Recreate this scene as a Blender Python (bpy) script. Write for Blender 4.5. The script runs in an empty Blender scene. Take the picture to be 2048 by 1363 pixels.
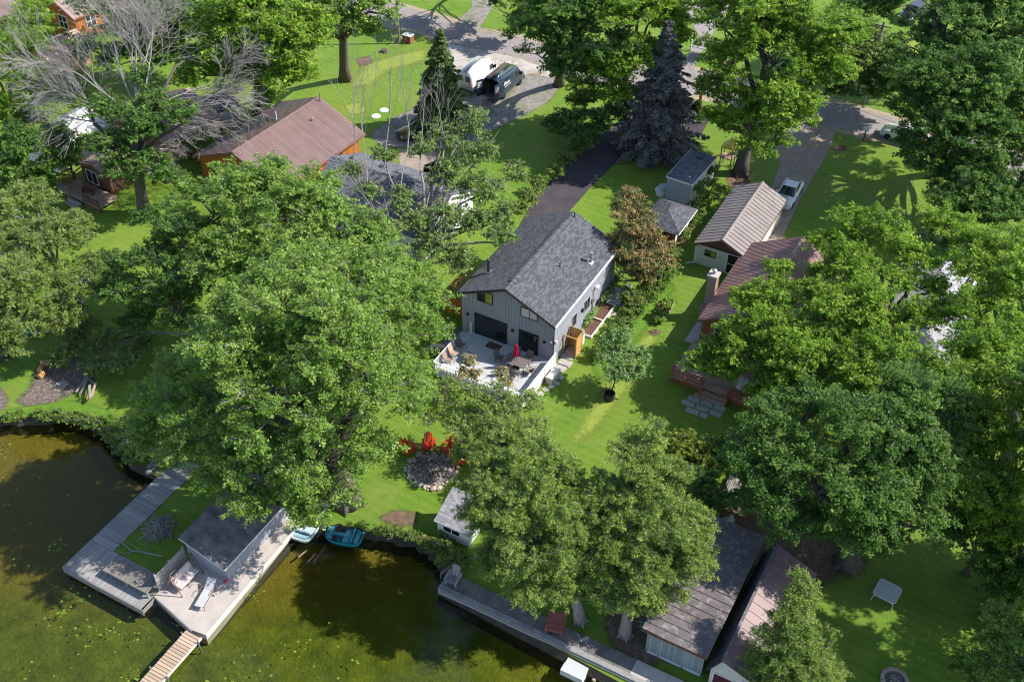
import bpy, bmesh, math, random
import numpy as np
from mathutils import Vector, Matrix

scene = bpy.context.scene
col = scene.collection
R = math.radians

# ------------------------------------------------------------------ camera
PITCH, ROLL, CAM_H, FPX = R(41.3), R(0.8), 60.0, 2240.0
IW, IH = 2048.0, 1363.0
FWD = Vector((0, math.cos(PITCH), -math.sin(PITCH)))
_r0 = Vector((1, 0, 0))
_u0 = _r0.cross(FWD)
RGT = math.cos(ROLL) * _r0 + math.sin(ROLL) * _u0
UPV = -math.sin(ROLL) * _r0 + math.cos(ROLL) * _u0
EYE = Vector((0, 0, CAM_H))
cam_d = bpy.data.cameras.new('camera')
cam = bpy.data.objects.new('camera', cam_d)
col.objects.link(cam)
m = Matrix((RGT, UPV, -FWD)).transposed().to_4x4()
m.translation = EYE
cam.matrix_world = m
cam_d.sensor_fit = 'HORIZONTAL'
cam_d.sensor_width = 36.0
cam_d.lens = 36.0 * FPX / IW
cam_d.clip_start = 0.5
cam_d.clip_end = 3000
scene.camera = cam

# ------------------------------------------------------------------ sky, sun, exposure
SUN_AZ, SUN_EL = 86.0, 43.0          # azimuth clockwise from +Y
world = bpy.data.worlds.new('World')
scene.world = world
world.use_nodes = True
wn = world.node_tree.nodes
wl = world.node_tree.links
wn.clear()
sky = wn.new('ShaderNodeTexSky')
sky.sky_type = 'NISHITA'
sky.sun_disc = False
sky.sun_elevation = R(SUN_EL)
sky.sun_rotation = R(SUN_AZ)
sky.altitude = 200
sky.air_density = 1.0
sky.dust_density = 0.6
bg = wn.new('ShaderNodeBackground')
bg.inputs['Strength'].default_value = 0.14
wo = wn.new('ShaderNodeOutputWorld')
wl.new(sky.outputs[0], bg.inputs[0])
wl.new(bg.outputs[0], wo.inputs[0])
sun_d = bpy.data.lights.new('sun', 'SUN')
sun_d.energy = 4.6
sun_d.angle = R(0.55)
sun_d.color = (1.0, 0.955, 0.88)
sun = bpy.data.objects.new('sun', sun_d)
col.objects.link(sun)
_sd = Vector((math.sin(R(SUN_AZ)) * math.cos(R(SUN_EL)), math.cos(R(SUN_AZ)) * math.cos(R(SUN_EL)), math.sin(R(SUN_EL))))
sun.rotation_euler = _sd.to_track_quat('Z', 'Y').to_euler()
sun.location = _sd * 200

scene.view_settings.view_transform = 'Standard'
scene.view_settings.look = 'None'
scene.view_settings.exposure = 0.72
scene.view_settings.gamma = 1.0
scene.view_settings.use_curve_mapping = False
scene.render.engine = 'CYCLES'
scene.cycles.transparent_max_bounces = 12
scene.cycles.max_bounces = 7
scene.cycles.diffuse_bounces = 3
scene.cycles.pixel_filter_type = 'BLACKMAN_HARRIS'
scene.cycles.filter_width = 1.05


# ------------------------------------------------------------------ helpers
def G(u, v, z=0.0):
    """point of the photographed place: where the sight line through (u, v) meets height z"""
    d = FWD + RGT * ((u - IW / 2) / FPX) + UPV * ((IH / 2 - v) / FPX)
    return EYE + d * ((z - EYE.z) / d.z)


def pxm(p):
    return FPX / (p - EYE).dot(FWD)


AZ = 28.3


def frame(p, az=AZ):
    """matrix of a local frame at p: x to the right, y away along azimuth az"""
    return Matrix.Translation(Vector((p[0], p[1], p[2] if len(p) > 2 else 0))) @ Matrix.Rotation(-R(az), 4, 'Z')


def tag(o, label=None, cat=None, group=None, kind=None):
    if label: o['label'] = label
    if cat: o['category'] = cat
    if group: o['group'] = group
    if kind: o['kind'] = kind
    return o


def thing(name, label, cat, mat4=None, group=None):
    o = bpy.data.objects.new(name, None)
    o.empty_display_size = 0.3
    col.objects.link(o)
    if mat4 is not None:
        o.matrix_world = mat4
    return tag(o, label, cat, group)


def mesh_np(name, co, quads=None, tris=None, attrs=None):
    """fast mesh from numpy arrays"""
    me = bpy.data.meshes.new(name)
    co = np.asarray(co, dtype=np.float32)
    nq = 0 if quads is None else len(quads)
    nt = 0 if tris is None else len(tris)
    me.vertices.add(len(co))
    me.vertices.foreach_set('co', co.ravel())
    li = []
    if nq: li.append(np.asarray(quads, dtype=np.int32).ravel())
    if nt: li.append(np.asarray(tris, dtype=np.int32).ravel())
    li = np.concatenate(li)
    me.loops.add(len(li))
    me.loops.foreach_set('vertex_index', li)
    me.polygons.add(nq + nt)
    st = np.concatenate([np.arange(nq) * 4, nq * 4 + np.arange(nt) * 3]).astype(np.int32)
    me.polygons.foreach_set('loop_start', st)
    if attrs:
        for k, v in attrs.items():
            a = me.attributes.new(k, 'FLOAT', 'FACE')
            a.data.foreach_set('value', np.asarray(v, dtype=np.float32))
    me.update(calc_edges=True)
    return me


def link(name, me, mat, parent=None, mat4=None, smooth=False):
    o = bpy.data.objects.new(name, me)
    col.objects.link(o)
    if mat is not None and len(me.materials) == 0:
        me.materials.append(mat)
    if parent is not None:
        o.parent = parent
    if mat4 is not None:
        o.matrix_local = mat4
    if smooth:
        me.polygons.foreach_set('use_smooth', [True] * len(me.polygons))
    return o


class MB:
    """collects boxes, prisms, tubes and lathes, then builds them as one mesh object"""
    def __init__(s):
        s.v = []; s.f = []

    def add(s, vs, fs, M=None):
        n = len(s.v)
        if M is not None:
            vs = [M @ Vector(v) for v in vs]
        s.v.extend([tuple(v) for v in vs])
        s.f.extend([tuple(i + n for i in f) for f in fs])
        return s

    def box(s, x0, x1, y0, y1, z0, z1, M=None, b=0.0):
        if b <= 0:
            vs = [(x, y, z) for z in (z0, z1) for y in (y0, y1) for x in (x0, x1)]
            fs = [(0, 2, 3, 1), (4, 5, 7, 6), (0, 1, 5, 4), (2, 6, 7, 3), (0, 4, 6, 2), (1, 3, 7, 5)]
            return s.add(vs, fs, M)
        # chamfered top and sides
        pts = [(x0 + b, y0), (x1 - b, y0), (x1, y0 + b), (x1, y1 - b), (x1 - b, y1), (x0 + b, y1), (x0, y1 - b), (x0, y0 + b)]
        ins = [(min(max(x, x0 + b), x1 - b), min(max(y, y0 + b), y1 - b)) for x, y in pts]
        vs = [(x, y, z0) for x, y in pts] + [(x, y, z1 - b) for x, y in pts] + [(x + (0 if abs(x - (x0 + x1) / 2) < 1e-6 else (b * .6 if x < (x0 + x1) / 2 else -b * .6)), y + (b * .6 if y < (y0 + y1) / 2 else -b * .6), z1) for x, y in pts]
        fs = [tuple(range(7, -1, -1)), tuple(range(16, 24))]
        for k in range(8):
            j = (k + 1) % 8
            fs += [(k, j, j + 8, k + 8), (k + 8, j + 8, j + 16, k + 16)]
        return s.add(vs, fs, M)

    def prism(s, poly, a0, a1, axis='y', M=None):
        """poly of 2D points extruded along an axis (x: poly is y,z; y: poly is x,z; z: poly is x,y)"""
        n = len(poly)
        def p(q, a):
            return (a, q[0], q[1]) if axis == 'x' else ((q[0], a, q[1]) if axis == 'y' else (q[0], q[1], a))
        vs = [p(q, a0) for q in poly] + [p(q, a1) for q in poly]
        fs = [tuple(range(n - 1, -1, -1)), tuple(range(n, 2 * n))] + [(k, (k + 1) % n, (k + 1) % n + n, k + n) for k in range(n)]
        return s.add(vs, fs, M)

    def tube(s, pts, rad, n=6, M=None, cap=True):
        pts = [Vector(p) for p in pts]
        if not hasattr(rad, '__len__'): rad = [rad] * len(pts)
        vs = []; fs = []
        prev = None
        for i, p in enumerate(pts):
            d = (pts[min(i + 1, len(pts) - 1)] - pts[max(i - 1, 0)])
            if d.length < 1e-9: d = Vector((0, 0, 1))
            d.normalize()
            a = d.orthogonal() if prev is None else (prev - d * prev.dot(d))
            if a.length < 1e-6: a = d.orthogonal()
            a.normalize(); prev = a
            b = d.cross(a)
            for k in range(n):
                t = 2 * math.pi * k / n
                vs.append(p + (a * math.cos(t) + b * math.sin(t)) * rad[i])
        for i in range(len(pts) - 1):
            for k in range(n):
                j = (k + 1) % n
                fs.append((i * n + k, i * n + j, (i + 1) * n + j, (i + 1) * n + k))
        if cap:
            fs.append(tuple(range(n - 1, -1, -1)))
            fs.append(tuple(range((len(pts) - 1) * n, len(pts) * n)))
        return s.add(vs, fs, M)

    def lathe(s, prof, n=16, M=None):
        """prof: (radius, z) pairs round the z axis"""
        vs = []; fs = []
        for r, z in prof:
            for k in range(n):
                t = 2 * math.pi * k / n
                vs.append((r * math.cos(t), r * math.sin(t), z))
        for i in range(len(prof) - 1):
            for k in range(n):
                j = (k + 1) % n
                fs.append((i * n + k, i * n + j, (i + 1) * n + j, (i + 1) * n + k))
        fs.append(tuple(range(n - 1, -1, -1)))
        fs.append(tuple(range((len(prof) - 1) * n, len(prof) * n)))
        return s.add(vs, fs, M)

    def mesh(s, name):
        me = bpy.data.meshes.new(name)
        me.from_pydata(s.v, [], s.f)
        me.update()
        return me

    def build(s, name, mat, parent=None, mat4=None, smooth=False, bevel=0.0):
        o = link(name, s.mesh(name), mat, parent, mat4, smooth)
        if bevel > 0:
            b = o.modifiers.new('bevel', 'BEVEL'); b.width = bevel; b.segments = 2; b.limit_method = 'ANGLE'
        return o


def box(name, mat, parent, x0, x1, y0, y1, z0, z1, b=0.0, M=None):
    return MB().box(x0, x1, y0, y1, z0, z1, M, b).build(name, mat, parent)


def copy_tree(o, parent=None):
    c = o.copy()
    col.objects.link(c)
    c.parent = parent
    for ch in list(o.children):
        copy_tree(ch, c)
    return c


# ------------------------------------------------------------------ materials
class NT:
    def __init__(s, name):
        s.m = bpy.data.materials.new(name)
        s.m.use_nodes = True
        s.n = s.m.node_tree.nodes; s.l = s.m.node_tree.links
        s.n.clear()
        s.out = s.n.new('ShaderNodeOutputMaterial')

    def new(s, t, **kw):
        n = s.n.new('ShaderNode' + t)
        for k, v in kw.items():
            if k.startswith('i_'):
                key = k[2:]
                key = int(key) if key.isdigit() else key.replace('_', ' ')
                if hasattr(v, 'is_linked') or isinstance(v, bpy.types.NodeSocket):
                    s.l.new(v, n.inputs[key])
                else:
                    n.inputs[key].default_value = v
            else:
                setattr(n, k, v)
        return n

    def pos(s, kind='Object'):
        return s.new('TexCoord').outputs[kind]

    def geo(s):
        return s.new('NewGeometry').outputs['Position']

    def noise(s, vec, scale, detail=4, rough=0.6):
        return s.new('TexNoise', i_Vector=vec, i_Scale=scale, i_Detail=detail, i_Roughness=rough).outputs['Fac']

    def ramp(s, fac, stops, interp='LINEAR'):
        n = s.new('ValToRGB', i_Fac=fac)
        e = n.color_ramp.elements
        n.color_ramp.interpolation = interp
        while len(e) < len(stops): e.new(0.5)
        for k, (p, c) in enumerate(stops):
            e[k].position = p
            e[k].color = (c[0], c[1], c[2], 1) if hasattr(c, '__len__') else (c, c, c, 1)
        return n.outputs['Color']

    def mix(s, fac, a, b, mode='MIX'):
        n = s.new('Mix', data_type='RGBA', blend_type=mode)
        for sock, val in ((n.inputs['Factor'], fac), (n.inputs[6], a), (n.inputs[7], b)):
            if isinstance(val, bpy.types.NodeSocket): s.l.new(val, sock)
            else: sock.default_value = val if not hasattr(val, '__len__') else (val[0], val[1], val[2], 1)
        return n.outputs[2]

    def math(s, op, a, b=0.0, clamp=False):
        n = s.new('Math', operation=op, use_clamp=clamp)
        for k, val in ((0, a), (1, b)):
            if isinstance(val, bpy.types.NodeSocket): s.l.new(val, n.inputs[k])
            else: n.inputs[k].default_value = val
        return n.outputs[0]

    def bump(s, h, strength=0.3, dist=0.02):
        return s.new('Bump', i_Height=h, i_Strength=strength, i_Distance=dist).outputs[0]

    def bsdf(s, color, rough=0.7, metal=0.0, normal=None, spec=0.5):
        kw = dict(i_Base_Color=color if isinstance(color, bpy.types.NodeSocket) else (color[0], color[1], color[2], 1), i_Roughness=rough, i_Metallic=metal)
        n = s.new('BsdfPrincipled', **kw)
        n.inputs['Specular IOR Level'].default_value = spec
        if normal is not None: s.l.new(normal, n.inputs['Normal'])
        return n.outputs[0]

    def done(s, shader):
        s.l.new(shader, s.out.inputs['Surface'])
        return s.m


def pmat(name, c1, c2=None, scale=3.0, rough=0.7, bump=0.0, metal=0.0, spec=0.4, detail=5, fine=40.0, stretch=None):
    """two-tone noisy surface with fine relief"""
    t = NT(name)
    v = t.pos()
    if stretch:
        v = t.new('Mapping', i_Vector=v, i_Scale=stretch).outputs[0]
    if c2 is None:
        c2 = tuple(x * 0.82 for x in c1)
    f = t.ramp(t.noise(v, scale, detail, 0.62), [(0.32, 0), (0.68, 1)])
    g = t.noise(v, fine, 3, 0.6)
    c = t.mix(f, c1, c2)
    c = t.mix(t.math('MULTIPLY', t.math('SUBTRACT', g, 0.35, True), 0.55), c, tuple(x * 0.55 for x in c2))
    nrm = t.bump(g, bump, 0.02) if bump else None
    return t.done(t.bsdf(c, rough, metal, nrm, spec))


def leaf_mat(name, stops, trans=0.36, rough=0.55, spec=0.2):
    t = NT(name)
    a = t.new('Attribute', attribute_name='tint').outputs['Fac']
    c = t.ramp(a, stops)
    n2 = t.noise(t.geo(), 0.35, 2, 0.5)
    c = t.mix(t.math('MULTIPLY', t.math('SUBTRACT', n2, 0.4, True), 0.6), c, stops[0][1])
    d = t.bsdf(c, rough, 0, None, spec)
    tr = t.new('BsdfTranslucent', i_Color=t.mix(1.0, c, (1.25, 1.35, 0.75), 'MULTIPLY')).outputs[0]
    return t.done(t.new('MixShader', i_0=trans, i_1=d, i_2=tr).outputs[0])


def plank_mat(name, c1, c2, rough=0.75, grain=(1.2, 14, 14), rnd=0.35):
    """weathered board: grain along local x, tone differs per object"""
    t = NT(name)
    oi = t.new('ObjectInfo').outputs['Random']
    v = t.new('Mapping', i_Vector=t.pos(), i_Scale=grain).outputs[0]
    v = t.new('VectorMath', operation='ADD', i_0=v, i_1=t.new('CombineXYZ', i_X=t.math('MULTIPLY', oi, 40)).outputs[0]).outputs[0]
    n = t.noise(v, 1.6, 5, 0.65)
    c = t.mix(t.ramp(n, [(0.3, 0), (0.7, 1)]), c1, c2)
    k = t.math('ADD', t.math('MULTIPLY', oi, rnd), 1 - rnd * 0.5)
    c = t.mix(1.0, c, t.new('CombineColor', i_0=k, i_1=k, i_2=k).outputs[0], 'MULTIPLY')
    return t.done(t.bsdf(c, rough, 0, t.bump(n, 0.25, 0.01), 0.3))


def shingle_mat(name, ca, cb, cc, w=0.34, h=0.14):
    """asphalt shingles in the local xy plane of the slope"""
    t = NT(name)
    v = t.pos()
    b = t.new('TexBrick', i_Vector=v, i_Color1=(0, 0, 0, 1), i_Color2=(1, 1, 1, 1), i_Mortar=(0.5, 0.5, 0.5, 1), i_Scale=1.0, i_Mortar_Size=0.006, i_Brick_Width=w, i_Row_Height=h, i_Bias=0.0)
    b.offset = 0.37; b.squash = 1.0
    n = t.noise(t.new('Mapping', i_Vector=v, i_Scale=(2.2, 5.0, 1)).outputs[0], 1.5, 3, 0.6)
    f = t.math('ADD', t.math('MULTIPLY', b.outputs['Color'], 0.95), t.math('MULTIPLY', n, 0.12))
    c = t.ramp(f, [(0.25, ca), (0.55, cb), (0.85, cc)])
    c = t.mix(b.outputs['Fac'], c, tuple(x * 0.45 for x in ca))
    gr = t.noise(v, 60, 2, 0.7)
    c = t.mix(t.math('MULTIPLY', gr, 0.25), c, tuple(x * 1.6 for x in cb))
    w2 = t.noise(v, 0.45, 3, 0.6)
    c = t.mix(t.math('MULTIPLY', t.math('SUBTRACT', w2, 0.45, True), 0.5), c, tuple(x * 1.25 for x in cc))
    return t.done(t.bsdf(c, 0.9, 0, t.bump(t.math('SUBTRACT', t.math('MULTIPLY', b.outputs['Color'], 0.4), b.outputs['Fac']), 0.5, 0.02), 0.2))


def metal_roof_mat(name, c1, c2, rough=0.42, dirt=None):
    t = NT(name)
    v = t.geo()
    oi = t.new('ObjectInfo').outputs['Random']
    n = t.noise(v, 0.8, 5, 0.65)
    c = t.mix(t.ramp(n, [(0.3, 0), (0.75, 1)]), c1, c2)
    k = t.math('ADD', t.math('MULTIPLY', oi, 0.16), 0.92)
    c = t.mix(1.0, c, t.new('CombineColor', i_0=k, i_1=k, i_2=k).outputs[0], 'MULTIPLY')
    if dirt:
        d = t.ramp(t.noise(v, 2.5, 6, 0.75), [(0.52, 0), (0.66, 1)])
        c = t.mix(t.math('MULTIPLY', d, 0.6), c, dirt)
    rr = t.math('ADD', t.math('MULTIPLY', n, 0.25), rough - 0.1)
    return t.done(t.bsdf(c, rr, 0.0, t.bump(n, 0.04, 0.05), 0.5))


M = {}
def lawn_mat():
    t = NT('lawn_grass')
    v = t.geo()
    big = t.noise(v, 0.09, 4, 0.6)
    mid = t.noise(v, 0.55, 5, 0.7)
    fine = t.noise(t.new('Mapping', i_Vector=v, i_Scale=(1, 1, 1)).outputs[0], 9.0, 5, 0.75)
    blade = t.noise(v, 42.0, 3, 0.8)
    c = t.ramp(mid, [(0.30, (0.085, 0.190, 0.013)), (0.5, (0.132, 0.248, 0.018)), (0.72, (0.195, 0.290, 0.032))])
    c = t.mix(t.math('MULTIPLY', t.ramp(big, [(0.42, 0), (0.66, 1)]), 0.65), c, (0.205, 0.290, 0.032))
    c = t.mix(t.math('MULTIPLY', t.ramp(fine, [(0.40, 0), (0.75, 1)]), 0.55), c, (0.070, 0.165, 0.012))
    c = t.mix(t.math('MULTIPLY', t.ramp(blade, [(0.50, 0), (0.8, 1)]), 0.5), c, (0.19, 0.25, 0.05))
    dry = t.ramp(t.noise(v, 0.23, 6, 0.72), [(0.62, 0), (0.74, 1)])
    c = t.mix(t.math('MULTIPLY', dry, 0.45), c, (0.22, 0.19, 0.07))
    rot = t.new('Mapping', i_Vector=v, i_Rotation=(0, 0, R(-58))).outputs[0]
    wv = t.new('TexWave', i_Vector=rot, i_Scale=0.42, i_Distortion=2.0, i_Detail=3.0).outputs['Fac']
    c = t.mix(t.math('MULTIPLY', t.ramp(wv, [(0.35, 0), (0.65, 1)]), 0.22), c, (0.24, 0.30, 0.05))
    cl = t.ramp(t.noise(v, 1.3, 6, 0.78), [(0.56, 0), (0.66, 1)])
    c = t.mix(t.math('MULTIPLY', cl, 0.5), c, (0.070, 0.160, 0.018))
    st = t.ramp(t.noise(v, 0.16, 5, 0.7), [(0.50, 0), (0.70, 1)])
    c = t.mix(t.math('MULTIPLY', st, 0.35), c, (0.27, 0.285, 0.075))
    sp = t.new('TexVoronoi', i_Vector=v, i_Scale=1.1)
    c = t.mix(t.ramp(sp.outputs['Distance'], [(0.045, 0.9), (0.06, 0)]), c, (0.42, 0.42, 0.26))
    h = t.math('ADD', t.math('MULTIPLY', fine, 1.0), t.math('MULTIPLY', blade, 0.8))
    return t.done(t.bsdf(c, 0.75, 0, t.bump(h, 0.8, 0.09), 0.2))


def feather(t, shader, sc=2.2, soft=0.2):
    """shader shown inside a sheet whose 'fe' value runs 0 at the rim to 1 inside; ragged rim"""
    fe = t.new('Attribute', attribute_name='fe').outputs['Fac']
    n = t.noise(t.geo(), sc, 6, 0.75)
    k = t.math('SUBTRACT', t.math('MULTIPLY', fe, 1.25), n)
    k = t.math('DIVIDE', t.math('ADD', k, soft), 2 * soft, True)
    tr = t.new('BsdfTransparent').outputs[0]
    return t.new('MixShader', i_0=k, i_1=tr, i_2=shader).outputs[0]


def ground_mat(name, stops, sc=1.2, rough=0.9, bump=0.5, fine=22.0, stain=None, fsc=2.2, stone=None):
    t = NT(name)
    v = t.geo()
    n = t.noise(v, sc, 6, 0.7)
    f = t.noise(v, fine, 4, 0.75)
    c = t.ramp(t.math('ADD', t.math('MULTIPLY', n, 0.7), t.math('MULTIPLY', f, 0.3)), stops)
    if stone:
        vo = t.new('TexVoronoi', i_Vector=v, i_Scale=7.0)
        c = t.mix(t.ramp(vo.outputs['Distance'], [(0.16, 0.8), (0.34, 0)]), c, stone)
    if stain:
        s = t.ramp(t.noise(v, 0.5, 6, 0.7), [(0.5, 0), (0.62, 1)])
        c = t.mix(t.math('MULTIPLY', s, 0.7), c, stain)
    return t.done(feather(t, t.bsdf(c, rough, 0, t.bump(t.math('ADD', n, f), bump, 0.04), 0.2), fsc))


def asphalt_mat(name, a, b, crack=True):
    t = NT(name)
    v = t.geo()
    n = t.noise(v, 0.5, 6, 0.65)
    f = t.noise(v, 30.0, 4, 0.8)
    c = t.mix(t.ramp(n, [(0.3, 0), (0.7, 1)]), a, b)
    c = t.mix(t.math('MULTIPLY', f, 0.35), c, tuple(x * 0.5 for x in a))
    if crack:
        w = t.new('TexVoronoi', feature='DISTANCE_TO_EDGE', i_Vector=t.new('VectorMath', operation='ADD', i_0=v, i_1=t.new('VectorMath', operation='SCALE', i_0=t.new('TexNoise', i_Vector=v, i_Scale=0.6, i_Detail=4).outputs['Color'], i_Scale=2.5).outputs[0]).outputs[0], i_Scale=0.22)
        c = t.mix(t.ramp(w.outputs['Distance'], [(0.004, 0.8), (0.012, 0)]), c, tuple(x * 0.3 for x in a))
    return t.done(feather(t, t.bsdf(c, 0.9, 0, t.bump(f, 0.4, 0.02), 0.2), 3.0))


M['lawn'] = lawn_mat()
M['road'] = asphalt_mat('worn_asphalt', (0.33, 0.285, 0.27), (0.265, 0.23, 0.22))
M['drive'] = asphalt_mat('dark_asphalt', (0.085, 0.075, 0.082), (0.055, 0.050, 0.056), False)
M['gravel'] = ground_mat('driveway_gravel', [(0.3, (0.13, 0.12, 0.105)), (0.5, (0.24, 0.215, 0.19)), (0.7, (0.36, 0.33, 0.30))], 1.6, stain=(0.12, 0.15, 0.05))
M['palegravel'] = ground_mat('wet_concrete_apron', [(0.3, (0.22, 0.20, 0.18)), (0.5, (0.42, 0.38, 0.34)), (0.7, (0.58, 0.54, 0.5))], 0.9, stain=(0.22, 0.12, 0.06))
M['dirtdrive'] = ground_mat('dirt_drive', [(0.3, (0.24, 0.195, 0.155)), (0.5, (0.31, 0.255, 0.215)), (0.72, (0.38, 0.32, 0.28))], 0.9, stain=(0.29, 0.22, 0.11))
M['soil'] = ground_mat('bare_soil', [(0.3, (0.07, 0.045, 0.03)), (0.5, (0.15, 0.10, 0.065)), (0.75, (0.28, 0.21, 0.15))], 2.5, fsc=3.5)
M['rubble'] = ground_mat('earth_and_stones', [(0.3, (0.06, 0.04, 0.035)), (0.5, (0.14, 0.105, 0.09)), (0.7, (0.30, 0.25, 0.22))], 3.5, stone=(0.42, 0.38, 0.35), fsc=3.5)
M['mud'] = ground_mat('shore_mud', [(0.3, (0.018, 0.012, 0.008)), (0.5, (0.035, 0.024, 0.014)), (0.7, (0.07, 0.045, 0.02))], 1.5, fsc=2.5, rough=0.6)
M['verge'] = ground_mat('dry_verge', [(0.3, (0.26, 0.215, 0.12)), (0.5, (0.34, 0.28, 0.18)), (0.7, (0.40, 0.36, 0.26))], 1.2, fsc=3.0)
M['drygrass'] = ground_mat('dry_grass', [(0.3, (0.16, 0.245, 0.025)), (0.5, (0.22, 0.28, 0.045)), (0.7, (0.29, 0.29, 0.08))], 2.0, fsc=2.4)
M['longgrass'] = ground_mat('rough_grass', [(0.3, (0.06, 0.14, 0.014)), (0.5, (0.10, 0.20, 0.020)), (0.7, (0.16, 0.25, 0.03))], 2.0, fsc=2.4)
M['patio'] = ground_mat('patio_sand', [(0.3, (0.10, 0.10, 0.10)), (0.5, (0.15, 0.15, 0.15)), (0.7, (0.2, 0.2, 0.2))], 1.5)
M['concrete'] = pmat('pale_concrete', (0.50, 0.44, 0.395), (0.40, 0.35, 0.315), 0.9, 0.9, 0.25, fine=14)
M['concrete_dark'] = pmat('mossy_concrete', (0.22, 0.20, 0.18), (0.10, 0.095, 0.085), 1.1, 0.92, 0.4, fine=12, detail=7)
M['slab'] = pmat('stone_slab', (0.42, 0.39, 0.34), (0.33, 0.31, 0.27), 2.0, 0.9, 0.3)
M['pinkslab'] = pmat('pink_paver', (0.42, 0.30, 0.25), (0.33, 0.26, 0.22), 2.0, 0.9, 0.3)
M['stone'] = pmat('field_stone', (0.56, 0.45, 0.38), (0.36, 0.29, 0.25), 2.2, 0.9, 0.4)
M['rock'] = pmat('grey_rock', (0.34, 0.33, 0.32), (0.20, 0.19, 0.18), 2.0, 0.9, 0.4)

M['siding'] = pmat('grey_siding_paint', (0.33, 0.343, 0.385), (0.30, 0.312, 0.352), 1.3, 0.65, 0.05, stretch=(1, 1, 0.25))
M['siding_gap'] = pmat('grey_siding_groove', (0.16, 0.165, 0.18), None, 2.0, 0.8)
M['white'] = pmat('white_paint', (0.80, 0.79, 0.77), (0.72, 0.71, 0.69), 1.6, 0.55, 0.03)
M['cream'] = pmat('cream_siding', (0.66, 0.62, 0.54), (0.58, 0.54, 0.47), 1.3, 0.65, 0.04)
M['deckpaint'] = plank_mat('grey_deck_paint', (0.50, 0.51, 0.50), (0.43, 0.44, 0.435), 0.55, rnd=0.12)
M['black'] = pmat('black_trim', (0.018, 0.018, 0.020), (0.028, 0.028, 0.03), 3, 0.45)
M['darkgrey'] = pmat('dark_grey_metal', (0.06, 0.06, 0.065), None, 3, 0.5)
M['shingle'] = shingle_mat('charcoal_shingles', (0.058, 0.060, 0.068), (0.084, 0.086, 0.097), (0.122, 0.124, 0.138))
M['shingle2'] = shingle_mat('grey_shingles', (0.085, 0.085, 0.097), (0.13, 0.13, 0.148), (0.19, 0.19, 0.21))
M['shingle_pale'] = shingle_mat('pale_grey_shingles', (0.22, 0.215, 0.23), (0.30, 0.29, 0.31), (0.38, 0.37, 0.39))
M['rolled'] = pmat('rolled_roofing', (0.235, 0.21, 0.205), (0.09, 0.088, 0.09), 1.3, 0.9, 0.3, fine=18)  # strong two-tone mottling stands in for sun dapples on the roofing
M['brown_roof'] = metal_roof_mat('brown_metal_roof', (0.190, 0.120, 0.112), (0.225, 0.150, 0.142))
M['rust_roof'] = metal_roof_mat('reddish_metal_roof', (0.235, 0.130, 0.115), (0.30, 0.19, 0.17))
M['taupe_roof'] = metal_roof_mat('taupe_metal_roof', (0.200, 0.165, 0.150), (0.265, 0.225, 0.210))
M['pink_roof'] = metal_roof_mat('weathered_pink_metal_roof', (0.30, 0.20, 0.175), (0.38, 0.27, 0.24))
M['old_roof'] = metal_roof_mat('stained_brown_metal_roof', (0.105, 0.084, 0.084), (0.135, 0.11, 0.11), 0.5, dirt=(0.36, 0.35, 0.36))
M['maroon'] = pmat('maroon_paint', (0.10, 0.022, 0.03), None, 2, 0.6)
M['fascia_rust'] = pmat('rust_brown_fascia', (0.28, 0.12, 0.07), None, 2, 0.6)
M['fascia_brown'] = pmat('dark_brown_wood', (0.10, 0.05, 0.035), (0.14, 0.07, 0.045), 2, 0.7)
M['orange_wood'] = plank_mat('orange_stained_boards', (0.50, 0.17, 0.035), (0.36, 0.11, 0.02), 0.6)
M['cedar_new'] = plank_mat('new_cedar_boards', (0.58, 0.33, 0.12), (0.47, 0.25, 0.08), 0.6)
M['tan_siding'] = pmat('tan_brown_siding', (0.36, 0.235, 0.145), (0.31, 0.2, 0.12), 1.5, 0.7)
M['grey_wood'] = plank_mat('weathered_grey_boards', (0.34, 0.32, 0.30), (0.22, 0.205, 0.195), 0.85)
M['pier_wood'] = plank_mat('tan_pier_boards', (0.50, 0.375, 0.27), (0.38, 0.28, 0.20), 0.8)
M['red_wood'] = plank_mat('faded_red_boards', (0.40, 0.075, 0.04), (0.26, 0.13, 0.10), 0.7)
M['dark_red_wood'] = plank_mat('worn_red_boards', (0.27, 0.06, 0.045), (0.20, 0.15, 0.14), 0.75)
M['brown_deck'] = plank_mat('reddish_brown_boards', (0.30, 0.11, 0.065), (0.22, 0.085, 0.05), 0.7)
M['worn_plank'] = plank_mat('worn_tan_boards', (0.46, 0.34, 0.26), (0.32, 0.2, 0.14), 0.8)
M['bark'] = pmat('tree_bark', (0.155, 0.130, 0.112), (0.075, 0.060, 0.050), 3.0, 0.95, 0.8, fine=16, stretch=(3, 3, 0.5))
M['bark_pale'] = pmat('pale_bark', (0.33, 0.30, 0.275), (0.19, 0.165, 0.15), 3.0, 0.95, 0.6, fine=14, stretch=(3, 3, 0.5))
M['deadwood'] = pmat('bleached_deadwood', (0.37, 0.34, 0.32), (0.23, 0.205, 0.19), 1.8, 0.9, 0.4)
M['fresh_wood'] = pmat('split_fresh_wood', (0.62, 0.33, 0.13), (0.45, 0.22, 0.08), 4.0, 0.8, 0.3)
M['pole_wood'] = pmat('utility_pole_wood', (0.25, 0.235, 0.215), (0.17, 0.155, 0.14), 3.0, 0.9, 0.4, stretch=(3, 3, 0.3))
M['tyre'] = pmat('tyre_rubber', (0.02, 0.02, 0.021), None, 5, 0.8)
M['rim'] = pmat('alloy_rim', (0.5, 0.5, 0.52), None, 5, 0.35, metal=0.8)
M['chrome'] = pmat('grey_metal', (0.45, 0.45, 0.46), None, 5, 0.4, metal=0.7)
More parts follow.
